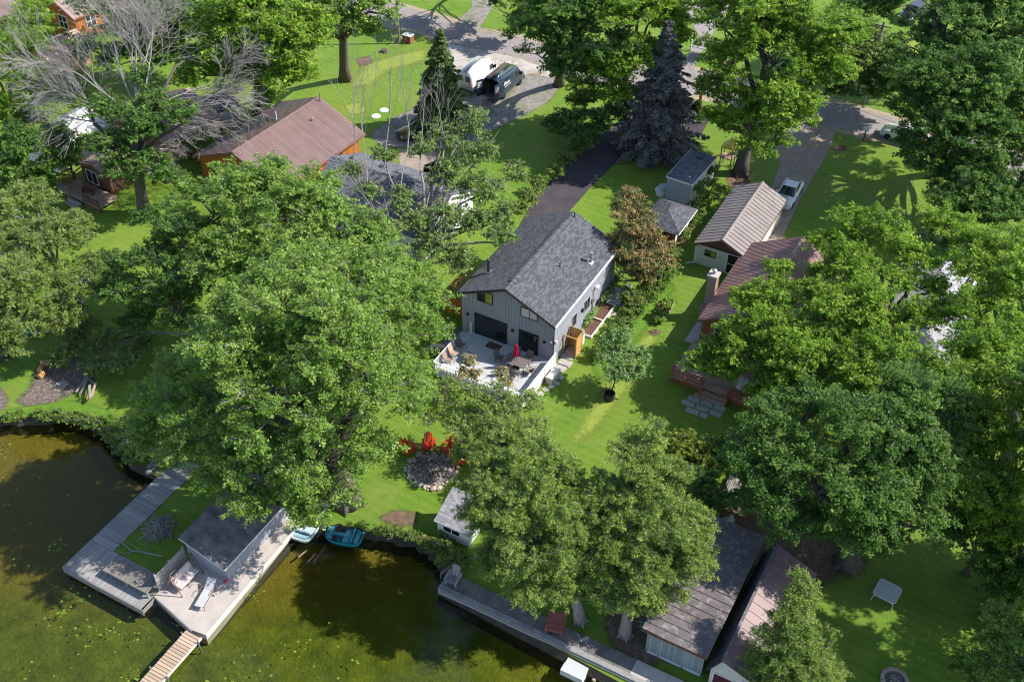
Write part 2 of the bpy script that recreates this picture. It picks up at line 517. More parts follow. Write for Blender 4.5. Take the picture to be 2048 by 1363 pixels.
M['red_plastic'] = pmat('red_plastic', (0.70, 0.035, 0.012), (0.62, 0.028, 0.01), 3, 0.45)
M['pink_fabric'] = pmat('raspberry_fabric', (0.62, 0.012, 0.075), (0.5, 0.01, 0.06), 4, 0.8)
M['sling'] = pmat('tan_sling_fabric', (0.33, 0.25, 0.20), (0.27, 0.20, 0.16), 5, 0.85)
M['greysling'] = pmat('pale_grey_sling', (0.50, 0.50, 0.50), (0.42, 0.42, 0.42), 4, 0.85)
M['bronze'] = pmat('bronze_metal', (0.07, 0.055, 0.05), None, 4, 0.5)
M['tabletop'] = pmat('brown_grey_tabletop', (0.17, 0.145, 0.14), (0.13, 0.11, 0.105), 3, 0.5)
M['cushion'] = pmat('pale_pink_cushion', (0.60, 0.51, 0.485), (0.5, 0.43, 0.41), 3, 0.9)
M['tan_plastic'] = pmat('tan_plastic', (0.50, 0.45, 0.37), None, 3, 0.6)
M['teal'] = pmat('teal_hull', (0.0, 0.165, 0.215), (0.02, 0.22, 0.27), 2.5, 0.3)
M['teal_pale'] = pmat('pale_teal_deck', (0.12, 0.40, 0.44), (0.03, 0.22, 0.27), 2.2, 0.45, detail=6)
M['boat_white'] = pmat('sun_bleached_boat_white', (0.66, 0.70, 0.70), (0.30, 0.43, 0.45), 1.9, 0.45, detail=6)
M['boat_blue'] = pmat('faded_blue_plastic', (0.28, 0.43, 0.50), None, 2, 0.5)
M['orange_plastic'] = pmat('orange_plastic', (0.80, 0.33, 0.01), (0.7, 0.26, 0.01), 3, 0.5)
M['blue_plastic'] = pmat('blue_plastic', (0.03, 0.22, 0.36), None, 3, 0.5)
M['yellow'] = pmat('yellow_plastic', (0.78, 0.58, 0.06), None, 3, 0.5)
M['green_lid'] = pmat('sage_green_lid', (0.20, 0.27, 0.235), None, 3, 0.6)
M['tealpipe'] = pmat('teal_pipe', (0.05, 0.30, 0.30), None, 3, 0.5)
M['greyblue'] = plank_mat('grey_blue_boards', (0.27, 0.31, 0.31), (0.22, 0.255, 0.255), 0.75)
M['mesh_top'] = pmat('pale_table_mesh', (0.52, 0.53, 0.52), (0.45, 0.46, 0.45), 3, 0.7)


def car_paint(name, c, rough=0.28):
    t = NT(name)
    n = t.new('BsdfPrincipled', i_Base_Color=(c[0], c[1], c[2], 1), i_Roughness=rough)
    n.inputs['Coat Weight'].default_value = 0.6
    n.inputs['Coat Roughness'].default_value = 0.06
    return t.done(n.outputs[0])


M['car_white'] = car_paint('white_car_paint', (0.72, 0.73, 0.74))
M['car_navy'] = car_paint('navy_van_paint', (0.008, 0.030, 0.048))
M['car_dark'] = car_paint('dark_car_paint', (0.05, 0.055, 0.06))
M['car_pale'] = car_paint('pale_blue_car_paint', (0.45, 0.5, 0.56))


def glass_mat(name, c=(0.012, 0.015, 0.018), rough=0.06):
    t = NT(name)
    n = t.new('BsdfPrincipled', i_Base_Color=(c[0], c[1], c[2], 1), i_Roughness=rough)
    n.inputs['Specular IOR Level'].default_value = 0.9
    return t.done(n.outputs[0])


M['glass'] = glass_mat('dark_window_glass')
M['glass_blind'] = glass_mat('window_with_blind', (0.42, 0.43, 0.43), 0.25)
M['glass_green'] = glass_mat('window_with_lime_blind', (0.22, 0.28, 0.03), 0.2)


def brick_mat():
    t = NT('chimney_brick')
    b = t.new('TexBrick', i_Vector=t.new('Mapping', i_Vector=t.pos(), i_Rotation=(R(90), 0, 0)).outputs[0], i_Color1=(0.23, 0.075, 0.05, 1), i_Color2=(0.32, 0.14, 0.10, 1), i_Mortar=(0.42, 0.36, 0.33, 1), i_Scale=1.0, i_Mortar_Size=0.02, i_Brick_Width=0.24, i_Row_Height=0.09)
    return t.done(t.bsdf(b.outputs['Color'], 0.9, 0, t.bump(b.outputs['Fac'], -0.4, 0.02), 0.2))


M['brick'] = brick_mat()

# leaves: tint 0..1 runs from older, darker leaves to young, pale ones
M['leaf_maple'] = leaf_mat('maple_leaves', [(0.0, (0.087, 0.173, 0.022)), (0.45, (0.154, 0.263, 0.038)), (0.8, (0.235, 0.353, 0.067)), (1.0, (0.367, 0.481, 0.128))])
M['leaf_bright'] = leaf_mat('bright_maple_leaves', [(0.0, (0.083, 0.167, 0.012)), (0.45, (0.151, 0.272, 0.020)), (0.8, (0.234, 0.362, 0.034)), (1.0, (0.363, 0.473, 0.065))])
M['leaf_dark'] = leaf_mat('dark_maple_leaves', [(0.0, (0.041, 0.103, 0.018)), (0.45, (0.076, 0.165, 0.026)), (0.8, (0.124, 0.231, 0.037)), (1.0, (0.235, 0.330, 0.062))])
M['leaf_poplar'] = leaf_mat('poplar_leaves', [(0.0, (0.085, 0.145, 0.031)), (0.45, (0.145, 0.229, 0.054)), (0.8, (0.217, 0.301, 0.088)), (1.0, (0.326, 0.399, 0.146))])
M['leaf_willow'] = leaf_mat('willow_leaves', [(0.0, (0.103, 0.156, 0.029)), (0.45, (0.163, 0.235, 0.048)), (0.8, (0.235, 0.308, 0.080)), (1.0, (0.338, 0.386, 0.127))])
M['leaf_cedar'] = leaf_mat('cedar_sprays', [(0.0, (0.070, 0.129, 0.021)), (0.4, (0.155, 0.244, 0.038)), (0.75, (0.247, 0.338, 0.063)), (1.0, (0.402, 0.439, 0.128))], 0.28)
M['leaf_rust'] = leaf_mat('browning_cedar_sprays', [(0.0, (0.100, 0.135, 0.035)), (0.45, (0.185, 0.215, 0.070)), (0.66, (0.28, 0.25, 0.11)), (0.80, (0.50, 0.22, 0.08)), (1.0, (0.58, 0.36, 0.19))], 0.28)
M['leaf_spruce'] = leaf_mat('spruce_needles', [(0.0, (0.045, 0.088, 0.022)), (0.5, (0.098, 0.156, 0.042)), (1.0, (0.200, 0.263, 0.083))], 0.2)
M['leaf_purple'] = leaf_mat('grey_brown_spruce_needles', [(0.0, (0.085, 0.085, 0.075)), (0.5, (0.150, 0.143, 0.130)), (1.0, (0.28, 0.255, 0.235))], 0.15)
M['leaf_sage'] = leaf_mat('sage_sapling_leaves', [(0.0, (0.108, 0.206, 0.053)), (0.5, (0.190, 0.317, 0.095)), (1.0, (0.347, 0.460, 0.177))])
M['leaf_weed'] = leaf_mat('weed_leaves', [(0.0, (0.063, 0.132, 0.016)), (0.5, (0.127, 0.218, 0.028)), (0.85, (0.196, 0.287, 0.046)), (1.0, (0.391, 0.276, 0.069))])
M['leaf_lime'] = leaf_mat('lime_shrub_leaves', [(0.0, (0.085, 0.140, 0.012)), (0.5, (0.155, 0.215, 0.020)), (1.0, (0.29, 0.31, 0.04))])
M['lily'] = leaf_mat('lily_pad_leaves', [(0.0, (0.10, 0.19, 0.02)), (0.6, (0.17, 0.28, 0.03)), (1.0, (0.26, 0.33, 0.05))], 0.1)
# ------------------------------------------------------------------ the setting: land, lake, road, drives
WATER_Z = -0.45
SHORE = [(-900, 850), (-200, 842), (0, 838), (60, 833), (150, 832), (205, 850), (238, 885), (268, 922), (318, 955),
         (168, 1112), (282, 1200), (322, 1194), (392, 1248), (403, 1250), (584, 1052), (612, 1050), (655, 1046), (705, 1052),
         (760, 1064), (835, 1078), (868, 1104), (890, 1132), (906, 1152), (885, 1172), (1230, 1358), (1330, 1412), (1420, 1462), (2100, 1800), (2600, 2100)]


def smooth_line(pts, n=4, jit=0.0, rng=None):
    out = []
    for i in range(len(pts) - 1):
        for k in range(n):
            f = k / n
            p = pts[i].lerp(pts[i + 1], f)
            if jit and k: p = p + Vector((rng.uniform(-jit, jit), rng.uniform(-jit, jit), 0))
            out.append(p)
    out.append(pts[-1])
    return out


rg = random.Random(3)
sh = [G(u, v) for u, v in SHORE]
nat = smooth_line(sh[:8], 5, 0.16, rg) + sh[8:15] + smooth_line(sh[15:23], 5, 0.14, rg) + sh[23:]
FAR = 900.0
outer = [Vector((FAR, -200, 0)), Vector((FAR, FAR, 0)), Vector((-FAR, FAR, 0)), Vector((-FAR, nat[0].y, 0))]
from mathutils.geometry import delaunay_2d_cdt
pts2 = [Vector((p.x, p.y)) for p in nat + outer]
cdt = delaunay_2d_cdt(pts2, [], [list(range(len(pts2)))], 1, 1e-5)
me = bpy.data.meshes.new('lawn')
me.from_pydata([(p.x, p.y, 0) for p in cdt[0]], [], [tuple(f) for f in cdt[2]])
me.update()
if me.polygons[0].normal.z < 0:
    me.flip_normals()
tag(link('lawn', me, M['lawn']), kind='structure')

# bank below the shoreline, sloping out under the water
bv = []; bf = []
for i, p in enumerate(nat):
    d = (nat[min(i + 1, len(nat) - 1)] - nat[max(i - 1, 0)]).normalized()
    o = Vector((d.y, -d.x, 0))
    w = 0.25 + rg.random() * 0.2
    bv += [(p.x, p.y, 0.0), (p.x + o.x * w, p.y + o.y * w, -0.40 + rg.uniform(-.05, .05)), (p.x + o.x * (w + .35), p.y + o.y * (w + .35), -1.15)]
for i in range(len(nat) - 1):
    a = i * 3
    bf += [(a, a + 1, a + 4, a + 3), (a + 1, a + 2, a + 5, a + 4)]
me = bpy.data.meshes.new('bank'); me.from_pydata(bv, [], bf); me.update()
t = NT('bank_mud')
n_ = t.noise(t.geo(), 1.6, 6, 0.7)
tag(link('bank', me, t.done(t.bsdf(t.ramp(n_, [(0.3, (0.014, 0.011, 0.007)), (0.55, (0.035, 0.027, 0.014)), (0.75, (0.05, 0.06, 0.015))]), 0.7, 0, t.bump(n_, 0.6, 0.1)))), kind='structure')


def bed_mat():
    t = NT('weedy_lake_bed')
    v = t.geo()
    big = t.noise(v, 0.10, 5, 0.65)
    mid = t.noise(v, 0.7, 6, 0.7)
    fin = t.noise(v, 5.0, 6, 0.75)
    vf = t.noise(v, 14.0, 4, 0.8)
    c = t.ramp(mid, [(0.28, (0.068, 0.084, 0.014)), (0.48, (0.132, 0.159, 0.019)), (0.7, (0.223, 0.243, 0.027))])
    # ochre silt close to the shore and along the wall, green weed further out
    x = t.new('SeparateXYZ', i_0=v)
    nb = t.math('ADD', t.math('MULTIPLY', t.math('SUBTRACT', big, 0.5), 14.0), x.outputs[1])
    k = t.math('DIVIDE', t.math('SUBTRACT', nb, 40.5), 5.0, True)
    c = t.mix(t.math('MULTIPLY', k, 0.8), c, t.ramp(fin, [(0.3, (0.101, 0.065, 0.014)), (0.5, (0.270, 0.176, 0.024)), (0.72, (0.540, 0.378, 0.068))]))
    yl = t.math('DIVIDE', t.math('SUBTRACT', x.outputs[0], -2.5), 6.0, True)
    c = t.mix(t.math('MULTIPLY', yl, 0.6), c, t.ramp(fin, [(0.3, (0.230, 0.203, 0.014)), (0.6, (0.405, 0.338, 0.024))]))
    c = t.mix(t.math('MULTIPLY', t.ramp(fin, [(0.44, 0), (0.66, 1)]), 0.55), c, (0.054, 0.070, 0.011))
    c = t.mix(t.math('MULTIPLY', t.ramp(vf, [(0.48, 0), (0.68, 1)]), 0.5), c, (0.047, 0.061, 0.011))
    dk = t.ramp(t.noise(v, 2.2, 6, 0.75), [(0.58, 0), (0.68, 1)])
    c = t.mix(t.math('MULTIPLY', dk, 0.55), c, (0.038, 0.049, 0.009))
    pale = t.ramp(t.noise(v, 1.1, 6, 0.75), [(0.60, 0), (0.72, 1)])
    c = t.mix(t.math('MULTIPLY', pale, 0.35), c, (0.351, 0.324, 0.081))
    return t.done(t.bsdf(c, 0.9, 0, t.bump(t.math('ADD', mid, fin), 0.9, 0.2), 0.1))


def sheet(name, pts, z, mat, kind='structure', **kw):
    me = bpy.data.meshes.new(name)
    me.from_pydata([(p[0], p[1], z) for p in pts], [], [tuple(range(len(pts)))])
    me.update()
    if me.polygons[0].normal.z < 0:
        me.flip_normals()
    return tag(link(name, me, mat), kind=kind, **kw)


# bed follows the shore a little further out: shallow silt, then weed
sheet('lake_bed', [(-FAR, -FAR), (FAR, -FAR), (FAR, 75), (-FAR, 75)], -1.12, bed_mat())


def water_mat():
    t = NT('lake_water')
    v = t.geo()
    n = t.noise(v, 3.0, 4, 0.6)
    nm = t.bump(n, 0.12, 0.03)
    fr = t.new('Fresnel', i_IOR=1.33, i_Normal=nm).outputs[0]
    tr = t.new('BsdfTransparent', i_Color=(0.88, 0.93, 0.82, 1)).outputs[0]
    gl = t.new('BsdfGlossy', i_Color=(1, 1, 1, 1), i_Roughness=0.05, i_Normal=nm).outputs[0]
    return t.done(t.new('MixShader', i_0=fr, i_1=tr, i_2=gl).outputs[0])


sheet('lake_water', [(-FAR, -FAR), (FAR, -FAR), (FAR, 75), (-FAR, 75)], WATER_Z, water_mat())


def patch(name, px, mat, z=0.004, inset=0.5, jit=0.12, sub=5, kind='structure', seed=1, label=None, cell=None):
    """ground sheet with a ragged rim (vertex value fe: 0 on the rim, 1 inside), built as a grid of small cells"""
    P = np.array([[p.x, p.y] for p in (G(u, v) for u, v in px)])
    lo = P.min(0) - 0.8; hi = P.max(0) + 0.8
    c = cell or max(0.22, min(0.5, inset * 0.4))
    xs = np.arange(lo[0], hi[0] + c, c); ys = np.arange(lo[1], hi[1] + c, c)
    X, Y = np.meshgrid(xs, ys)
    d = np.full(X.shape, 1e9); ins = np.zeros(X.shape, bool)
    n = len(P)
    for i in range(n):
        a, b = P[i], P[(i + 1) % n]
        ab = b - a
        t_ = np.clip(((X - a[0]) * ab[0] + (Y - a[1]) * ab[1]) / max(1e-9, ab @ ab), 0, 1)
        d = np.minimum(d, np.hypot(X - a[0] - t_ * ab[0], Y - a[1] - t_ * ab[1]))
        if a[1] != b[1]:
            cr = ((a[1] > Y) != (b[1] > Y)) & (X < (b[0] - a[0]) * (Y - a[1]) / (b[1] - a[1]) + a[0])
            ins ^= cr
    sd = np.where(ins, d, -d)
    fe = np.clip(sd / inset + 0.5, 0, 1)
    keep = (fe[:-1, :-1] + fe[1:, :-1] + fe[:-1, 1:] + fe[1:, 1:]) > 0
    idx = np.arange(X.size).reshape(X.shape)
    q = np.stack([idx[:-1, :-1], idx[:-1, 1:], idx[1:, 1:], idx[1:, :-1]], -1)[keep]
    used = np.unique(q)
    remap = np.full(X.size, -1); remap[used] = np.arange(len(used))
    co = np.stack([X.ravel()[used], Y.ravel()[used], np.full(len(used), z)], -1)
    me = mesh_np(name, co, remap[q])
    at = me.attributes.new('fe', 'FLOAT', 'POINT')
    at.data.foreach_set('value', fe.ravel()[used].astype(np.float32))
    return tag(link(name, me, mat), label, kind=kind)


# the street runs across the top of the picture
road_n = [(560, -62), (700, -22), (765, 2), (880, 35), (960, 62), (1040, 76), (1130, 104), (1260, 128), (1400, 142), (1480, 160), (1600, 186), (1700, 212), (1800, 240), (1900, 268), (2048, 312), (2200, 356)]
road_s = [(2200, 412), (2048, 362), (1900, 312), (1790, 283), (1700, 262), (1600, 236), (1500, 214), (1400, 190), (1250, 172), (1130, 148), (1040, 114), (960, 100), (900, 86), (840, 60), (770, 46), (690, 20), (540, -30)]
patch('road_verge', [(u, v - 7) for u, v in road_n] + [(u, v + 9) for u, v in road_s], M['verge'], 0.004, 0.7, 0.2, seed=2)
patch('road', road_n + road_s, M['road'], 0.008, 0.25, 0.08, seed=3)
patch('far_driveway', [(1352, 150), (1380, 105), (1398, 72), (1370, 20), (1362, -40), (1500, -40), (1440, 40), (1420, 78), (1398, 110), (1382, 148)], M['road'], 0.012, 0.25, 0.05, seed=4)
patch('side_lane', [(915, 42), (945, 15), (940, -30), (1000, -30), (985, 15), (960, 55), (1000, 66), (930, 52)], M['gravel'], 0.012, 0.4, 0.2, seed=5)
patch('apron', [(888, 86), (960, 100), (1040, 118), (1120, 146), (1110, 170), (1050, 190), (1010, 235), (950, 250), (920, 225), (900, 160), (880, 120)], M['palegravel'], 0.012, 0.9, 0.3, seed=6)
patch('gravel_drive', [(905, 200), (960, 165), (1060, 150), (1125, 160), (1100, 200), (1050, 230), (980, 262), (940, 290), (860, 300), (760, 290), (742, 268), (800, 230), (860, 205)], M['gravel'], 0.016, 0.9, 0.3, seed=7)
patch('asphalt_drive', [(1040, 450), (1062, 410), (1110, 352), (1165, 300), (1215, 262), (1262, 228), (1300, 196), (1345, 190), (1400, 205), (1420, 235), (1400, 272), (1330, 285), (1275, 292), (1225, 330), (1180, 375), (1140, 420), (1120, 450)], M['drive'], 0.012, 0.3, 0.08, seed=8)
patch('dirt_drive', [(1600, 230), (1672, 262), (1658, 300), (1632, 345), (1600, 400), (1566, 470), (1540, 520), (1500, 540), (1508, 470), (1540, 380), (1560, 330), (1545, 300), (1575, 262)], M['dirtdrive'], 0.012, 0.35, 0.1, seed=9)
patch('far_lawn_dirt', [(850, 330), (880, 318), (880, 345), (860, 356), (845, 348)], M['soil'], 0.008, 0.6, 0.2, seed=10)
patch('bare_ground', [(800, 300), (868, 300), (880, 330), (850, 360), (800, 350)], M['dirtdrive'], 0.008, 0.9, 0.3, seed=12)
patch('worn_lawn', [(712, 118), (738, 112), (745, 124), (722, 134)], M['soil'], 0.006, 0.7, 0.2, seed=13)
patch('dry_lawn', [(705, 170), (735, 130), (800, 110), (850, 100), (845, 120), (770, 140), (735, 170)], M['drygrass'], 0.005, 3.0, 0.4, seed=14)
patch('dry_lawn_strip', [(690, 210), (720, 205), (730, 225), (700, 228)], M['drygrass'], 0.005, 1.2, 0.3, seed=15)
patch('worn_spot', [(1296, 663), (1312, 658), (1322, 664), (1308, 672)], M['soil'], 0.006, 0.45, 0.1, seed=16)
patch('worn_spot_two', [(1664, 296), (1688, 290), (1692, 300), (1672, 304)], M['soil'], 0.006, 0.3, 0.08, seed=17)
patch('worn_track', [(1278, 690), (1300, 668), (1310, 674), (1262, 760), (1180, 860), (1150, 880), (1200, 800)], M['drygrass'], 0.005, 2.2, 0.3, seed=18)
patch('worn_spot_three', [(1412, 115), (1438, 112), (1436, 124), (1418, 126)], M['soil'], 0.006, 0.4, 0.1, seed=19)
patch('worn_spot_four', [(1445, 120), (1474, 121), (1470, 130), (1450, 128)], M['soil'], 0.006, 0.4, 0.1, seed=20)
patch('shore_soil', [(762, 1034), (790, 1022), (830, 1028), (832, 1044), (790, 1050)], M['soil'], 0.006, 1.2, 0.2, seed=21)
patch('shore_rubble', [(40, 800), (70, 770), (80, 735), (120, 712), (160, 722), (180, 760), (130, 790), (70, 815)], M['rubble'], 0.006, 1.8, 0.3, seed=22)
patch('shore_rubble_west', [(-80, 800), (0, 775), (14, 800), (0, 830), (-80, 835)], M['rubble'], 0.006, 0.9, 0.3, seed=23)
patch('shore_weeds', [(0, 822), (60, 812), (150, 800), (215, 822), (236, 870), (200, 848), (150, 830), (60, 831), (0, 836)], M['longgrass'], 0.008, 0.5, 0.15, seed=24)
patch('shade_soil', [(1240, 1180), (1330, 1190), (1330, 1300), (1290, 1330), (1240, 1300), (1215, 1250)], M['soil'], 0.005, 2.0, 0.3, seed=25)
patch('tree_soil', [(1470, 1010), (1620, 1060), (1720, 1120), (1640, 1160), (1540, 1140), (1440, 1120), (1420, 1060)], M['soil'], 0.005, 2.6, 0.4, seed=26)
patch('patio', [(880, 690), (925, 650), (955, 640), (950, 668), (905, 705), (880, 720), (862, 705)], M['patio'], 0.006, 0.3, 0.1, seed=27)
patch('property_line', [(1185, 715), (1240, 660), (1290, 610), (1330, 560), (1345, 575), (1300, 640), (1250, 700), (1200, 760)], M['longgrass'], 0.006, 1.6, 0.3, seed=28)
patch('stump_litter', [(1452, 356), (1470, 345), (1498, 352), (1496, 372), (1460, 374)], M['soil'], 0.008, 0.5, 0.2, seed=29)
patch('dry_bank', [(1880, 90), (1740, 70), (1700, 110), (1760, 150), (1850, 120)], M['drygrass'], 0.005, 5.0, 0.5, seed=30)
# ------------------------------------------------------------------ building parts
def gable_walls(root, mat, x0, x1, y0, y1, ze, zp, name='wall'):
    """closed body with gables on the two y sides, ridge along y"""
    xm = (x0 + x1) / 2
    return MB().prism([(x0, 0), (x1, 0), (x1, ze), (xm, zp), (x0, ze)], y0, y1, 'y').build(name, mat, root)


def slope_matrix(p_eave, along, up):
    """local frame of a roof slope: x along the eave, y up the slope, z out of the roof"""
    a = Vector(along).normalized(); u = Vector(up).normalized(); n = a.cross(u)
    mm = Matrix((a, u, n)).transposed().to_4x4(); mm.translation = Vector(p_eave)
    return mm


def shingle_slope(root, p0, along, up, L, S, mat, th=0.09, name='roof_slope', poly=None):
    mm = slope_matrix(p0, along, up)
    mb = MB().prism(poly or [(0, 0), (L, 0), (L, S), (0, S)], 0, th, 'z')
    return mb.build(name, mat, root, mm)


def metal_slope(root, p0, along, up, L, S, mat, n, rib=0.035, th=0.04, ribw=0.05, name='roof_panel'):
    """standing-seam roof: n panels, each a sheet with a raised seam, one shared mesh"""
    w = L / n
    prof = [(0.002, 0), (w - 0.002, 0), (w - 0.002, th), (ribw, th), (ribw * 0.7, th + rib), (ribw * 0.2, th + rib), (0.002, th)]
    me = MB().prism([(a, b) for a, b in prof], 0, S, 'y').mesh(name)
    mm = slope_matrix(p0, along, up)
    for k in range(n):
        link(name, me, mat, root, mm @ Matrix.Translation((k * w, 0, 0)))


def roof_gable_y(root, x0, x1, y0, y1, ze, zp, kind, mat, n=20, ov=0.3, ovf=0.35, fascia=None, ridge_mat=None, rib=0.035, ribw=0.05, th=0.05, xm=None):
    """two slopes, ridge along y; overhang ov at the eaves, ovf at the gables"""
    if xm is None: xm = (x0 + x1) / 2
    ya, yb = y0 - ovf, y1 + ovf
    L = yb - ya
    for s in (-1, 1):
        xe = x0 if s < 0 else x1
        half = abs(xm - xe)
        k = (zp - ze) / half
        xo = xe + s * ov
        zo = ze - k * ov
        up = Vector((-s * half, 0, zp - ze))
        S = (half + ov) * math.sqrt(1 + k * k)
        p = Vector((xo, yb if s < 0 else ya, zo + 0.02))
        al = Vector((0, -1, 0)) if s < 0 else Vector((0, 1, 0))
        if kind == 'shingle':
            shingle_slope(root, p, al, up, L, S, mat, th)
        else:
            metal_slope(root, p, al, up, L, S, mat, n, rib, th, ribw)
        if fascia:
            mb = MB()
            mb.box(xo - 0.02 if s > 0 else xo - 0.04, xo + 0.04 if s > 0 else xo + 0.02, ya, yb, zo - 0.16, zo + 0.015)
            mb.build('eave_fascia', fascia, root)
            for yy, dy in ((ya, -0.045), (yb, 0.045)):
                a = [(xo, zo - 0.15), (xo, zo + 0.01), (xm, zp + 0.01), (xm, zp - 0.15)]
                MB().prism(a, min(yy, yy + dy), max(yy, yy + dy), 'y').build('barge_board', fascia, root)
    c = ridge_mat or mat
    d = 0.16
    kk = (zp - ze) / abs(xm - x0)
    zt = zp + th + 0.035 + (rib if kind != 'shingle' else 0)
    MB().prism([(xm - d, zt - kk * d), (xm, zt), (xm + d, zt - kk * d), (xm + d, zt - kk * d + 0.02), (xm, zt + 0.025), (xm - d, zt - kk * d + 0.02)], ya - 0.01, yb + 0.01, 'y').build('ridge_cap', c, root)


def boards_front(root, mat, x0, x1, y, zfun0, zfun1, w=0.25, gap=0.02, th=0.025, name='siding_board'):
    """vertical boards on a wall facing -y; zfun give lower and upper ends"""
    n = max(1, round((x1 - x0) / w)); w = (x1 - x0) / n
    for k in range(n):
        a, b = x0 + k * w + gap / 2, x0 + (k + 1) * w - gap / 2
        MB().prism([(a, zfun0(a)), (b, zfun0(b)), (b, zfun1(b)), (a, zfun1(a))], y - th, y + 0.001, 'y').build(name, mat, root)


def boards_side(root, mat, x, y0, y1, z0, z1, w=0.25, gap=0.02, th=0.025, s=1, name='siding_board'):
    n = max(1, round((y1 - y0) / w)); w = (y1 - y0) / n
    me = MB().box(0 if s > 0 else -th, th if s > 0 else 0, gap / 2, w - gap / 2, z0, z1).mesh(name)
    for k in range(n):
        link(name, me, mat, root, Matrix.Translation((x, y0 + k * w, 0)))


def clap_front(root, mat, x0, x1, y, z0, z1, h=0.2, name='clapboard'):
    n = max(1, round((z1 - z0) / h)); h = (z1 - z0) / n
    me = MB().prism([(0, 0), (0, h - 0.004), (-0.008, h - 0.004), (-0.028, 0)], x0, x1, 'x').mesh(name)
    for k in range(n):
        link(name, me, mat, root, Matrix.Translation((0, y, z0 + k * h)))


def clap_side(root, mat, x, y0, y1, z0, z1, h=0.2, s=1, name='clapboard'):
    n = max(1, round((z1 - z0) / h)); h = (z1 - z0) / n
    me = MB().prism([(0, 0), (s * 0.028, 0), (s * 0.008, h - 0.004), (0, h - 0.004)], y0, y1, 'y').mesh(name)
    for k in range(n):
        link(name, me, mat, root, Matrix.Translation((x, 0, z0 + k * h)))


def window_at(root, mm, w, h, frame_mat, pane_mat, cols=2, rows=1, fw=0.06, name='window', proud=0.05, panes=None):
    """window in the local xz plane of mm (origin lower left, -y outwards)"""
    mb = MB()
    mb.box(-fw, 0, -proud, 0.02, -fw, h + fw).box(w, w + fw, -proud, 0.02, -fw, h + fw)
    mb.box(0, w, -proud, 0.02, -fw, 0).box(0, w, -proud, 0.02, h, h + fw)
    for c in range(1, cols):
        mb.box(w * c / cols - fw * .45, w * c / cols + fw * .45, -proud * .8, 0.02, 0, h)
    for r_ in range(1, rows):
        mb.box(0, w, -proud * .78, 0.02, h * r_ / rows - fw * .4, h * r_ / rows + fw * .4)
    f = mb.build(name, frame_mat, root, mm)
    k = 0
    for c in range(cols):
        for r_ in range(rows):
            pm = panes[k % len(panes)] if panes else pane_mat
            k += 1
            MB().box(w * c / cols + (fw * .45 if c else 0), w * (c + 1) / cols - (fw * .45 if c < cols - 1 else 0), -proud * .45, 0.0, h * r_ / rows + (fw * .4 if r_ else 0), h * (r_ + 1) / rows - (fw * .4 if r_ < rows - 1 else 0)).build('pane', pm, f)
    return f


def TR(x, y, z, rz=0.0):
    return Matrix.Translation((x, y, z)) @ Matrix.Rotation(R(rz), 4, 'Z')


SIDE = 90      # rz that turns a front window onto a wall facing +x

# ------------------------------------------------------------------ the grey house
H0 = G(1105.5, 729)
FH = frame(H0)
house = thing('grey_house', 'two-storey grey board-sided house with charcoal shingle roof and pale deck', 'house', FH)
W_, D_, ZE, ZP = 8.3, 11.2, 4.32, 6.22
gable_walls(house, M['siding_gap'], -W_, 0, 0, D_, ZE, ZP)
zg = lambda x: ZP - abs(x + W_ / 2) * (ZP - ZE) / (W_ / 2) - 0.03
boards_front(house, M['siding'], -W_, 0, 0, lambda x: 0.05, lambda x: 2.62, 0.255)
boards_front(house, M['siding'], -W_, 0, -0.012, lambda x: 2.70, zg, 0.255)
boards_side(house, M['siding'], 0, 0, D_, 0.05, 2.62, 0.255)
boards_side(house, M['siding'], 0.012, 0, D_, 2.70, ZE - 0.12, 0.255)
MB().box(-W_, 0.02, -0.055, 0.0, 2.60, 2.69).box(0, 0.055, 0.0, D_, 2.60, 2.72).build('belt_board', M['siding'], house)
MB().box(-W_ - 0.02, 0.04, -0.005, D_ + 0.02, 0.0, 0.12).build('foundation', M['concrete_dark'], house)
roof_gable_y(house, -W_, 0, 0, D_, ZE, ZP, 'shingle', M['shingle'], ov=0.18, ovf=0.38, fascia=M['black'])
# ridge vent strip lying on the two slopes
for s in (-1, 1):
    k = (ZP - ZE) / (W_ / 2)
    MB().prism([(-W_ / 2, ZP + 0.125), (-W_ / 2 + s * 0.32, ZP + 0.125 - k * 0.32), (-W_ / 2 + s * 0.32, ZP + 0.155 - k * 0.32), (-W_ / 2, ZP + 0.16)], 0.7, D_ - 0.7, 'y').build('ridge_vent', M['shingle'], house)
    MB().prism([(-W_ / 2 + s * 0.325, ZP + 0.12 - k * 0.32), (-W_ / 2 + s * 0.37, ZP + 0.12 - k * 0.37), (-W_ / 2 + s * 0.37, ZP + 0.14 - k * 0.37), (-W_ / 2 + s * 0.325, ZP + 0.14 - k * 0.32)], 0.7, D_ - 0.7, 'y').build('vent_slot', M['black'], house)
# gutter and downpipes
mb = MB().box(0.20, 0.31, -0.36, D_ + 0.36, ZE - 0.17, ZE - 0.05)
mb.build('gutter', M['white'], house)
MB().tube([(0.24, -0.30, ZE - 0.12), (0.05, -0.12, ZE - 0.4), (0.05, -0.12, 0.25), (0.16, -0.35, 0.08)], 0.045, 6).build('downpipe', M['black'], house)
MB().tube([(0.24, D_ - 0.2, ZE - 0.12), (0.09, D_ - 0.3, ZE - 0.45), (0.09, D_ - 0.3, 0.2)], 0.04, 6).build('downpipe', M['white'], house)
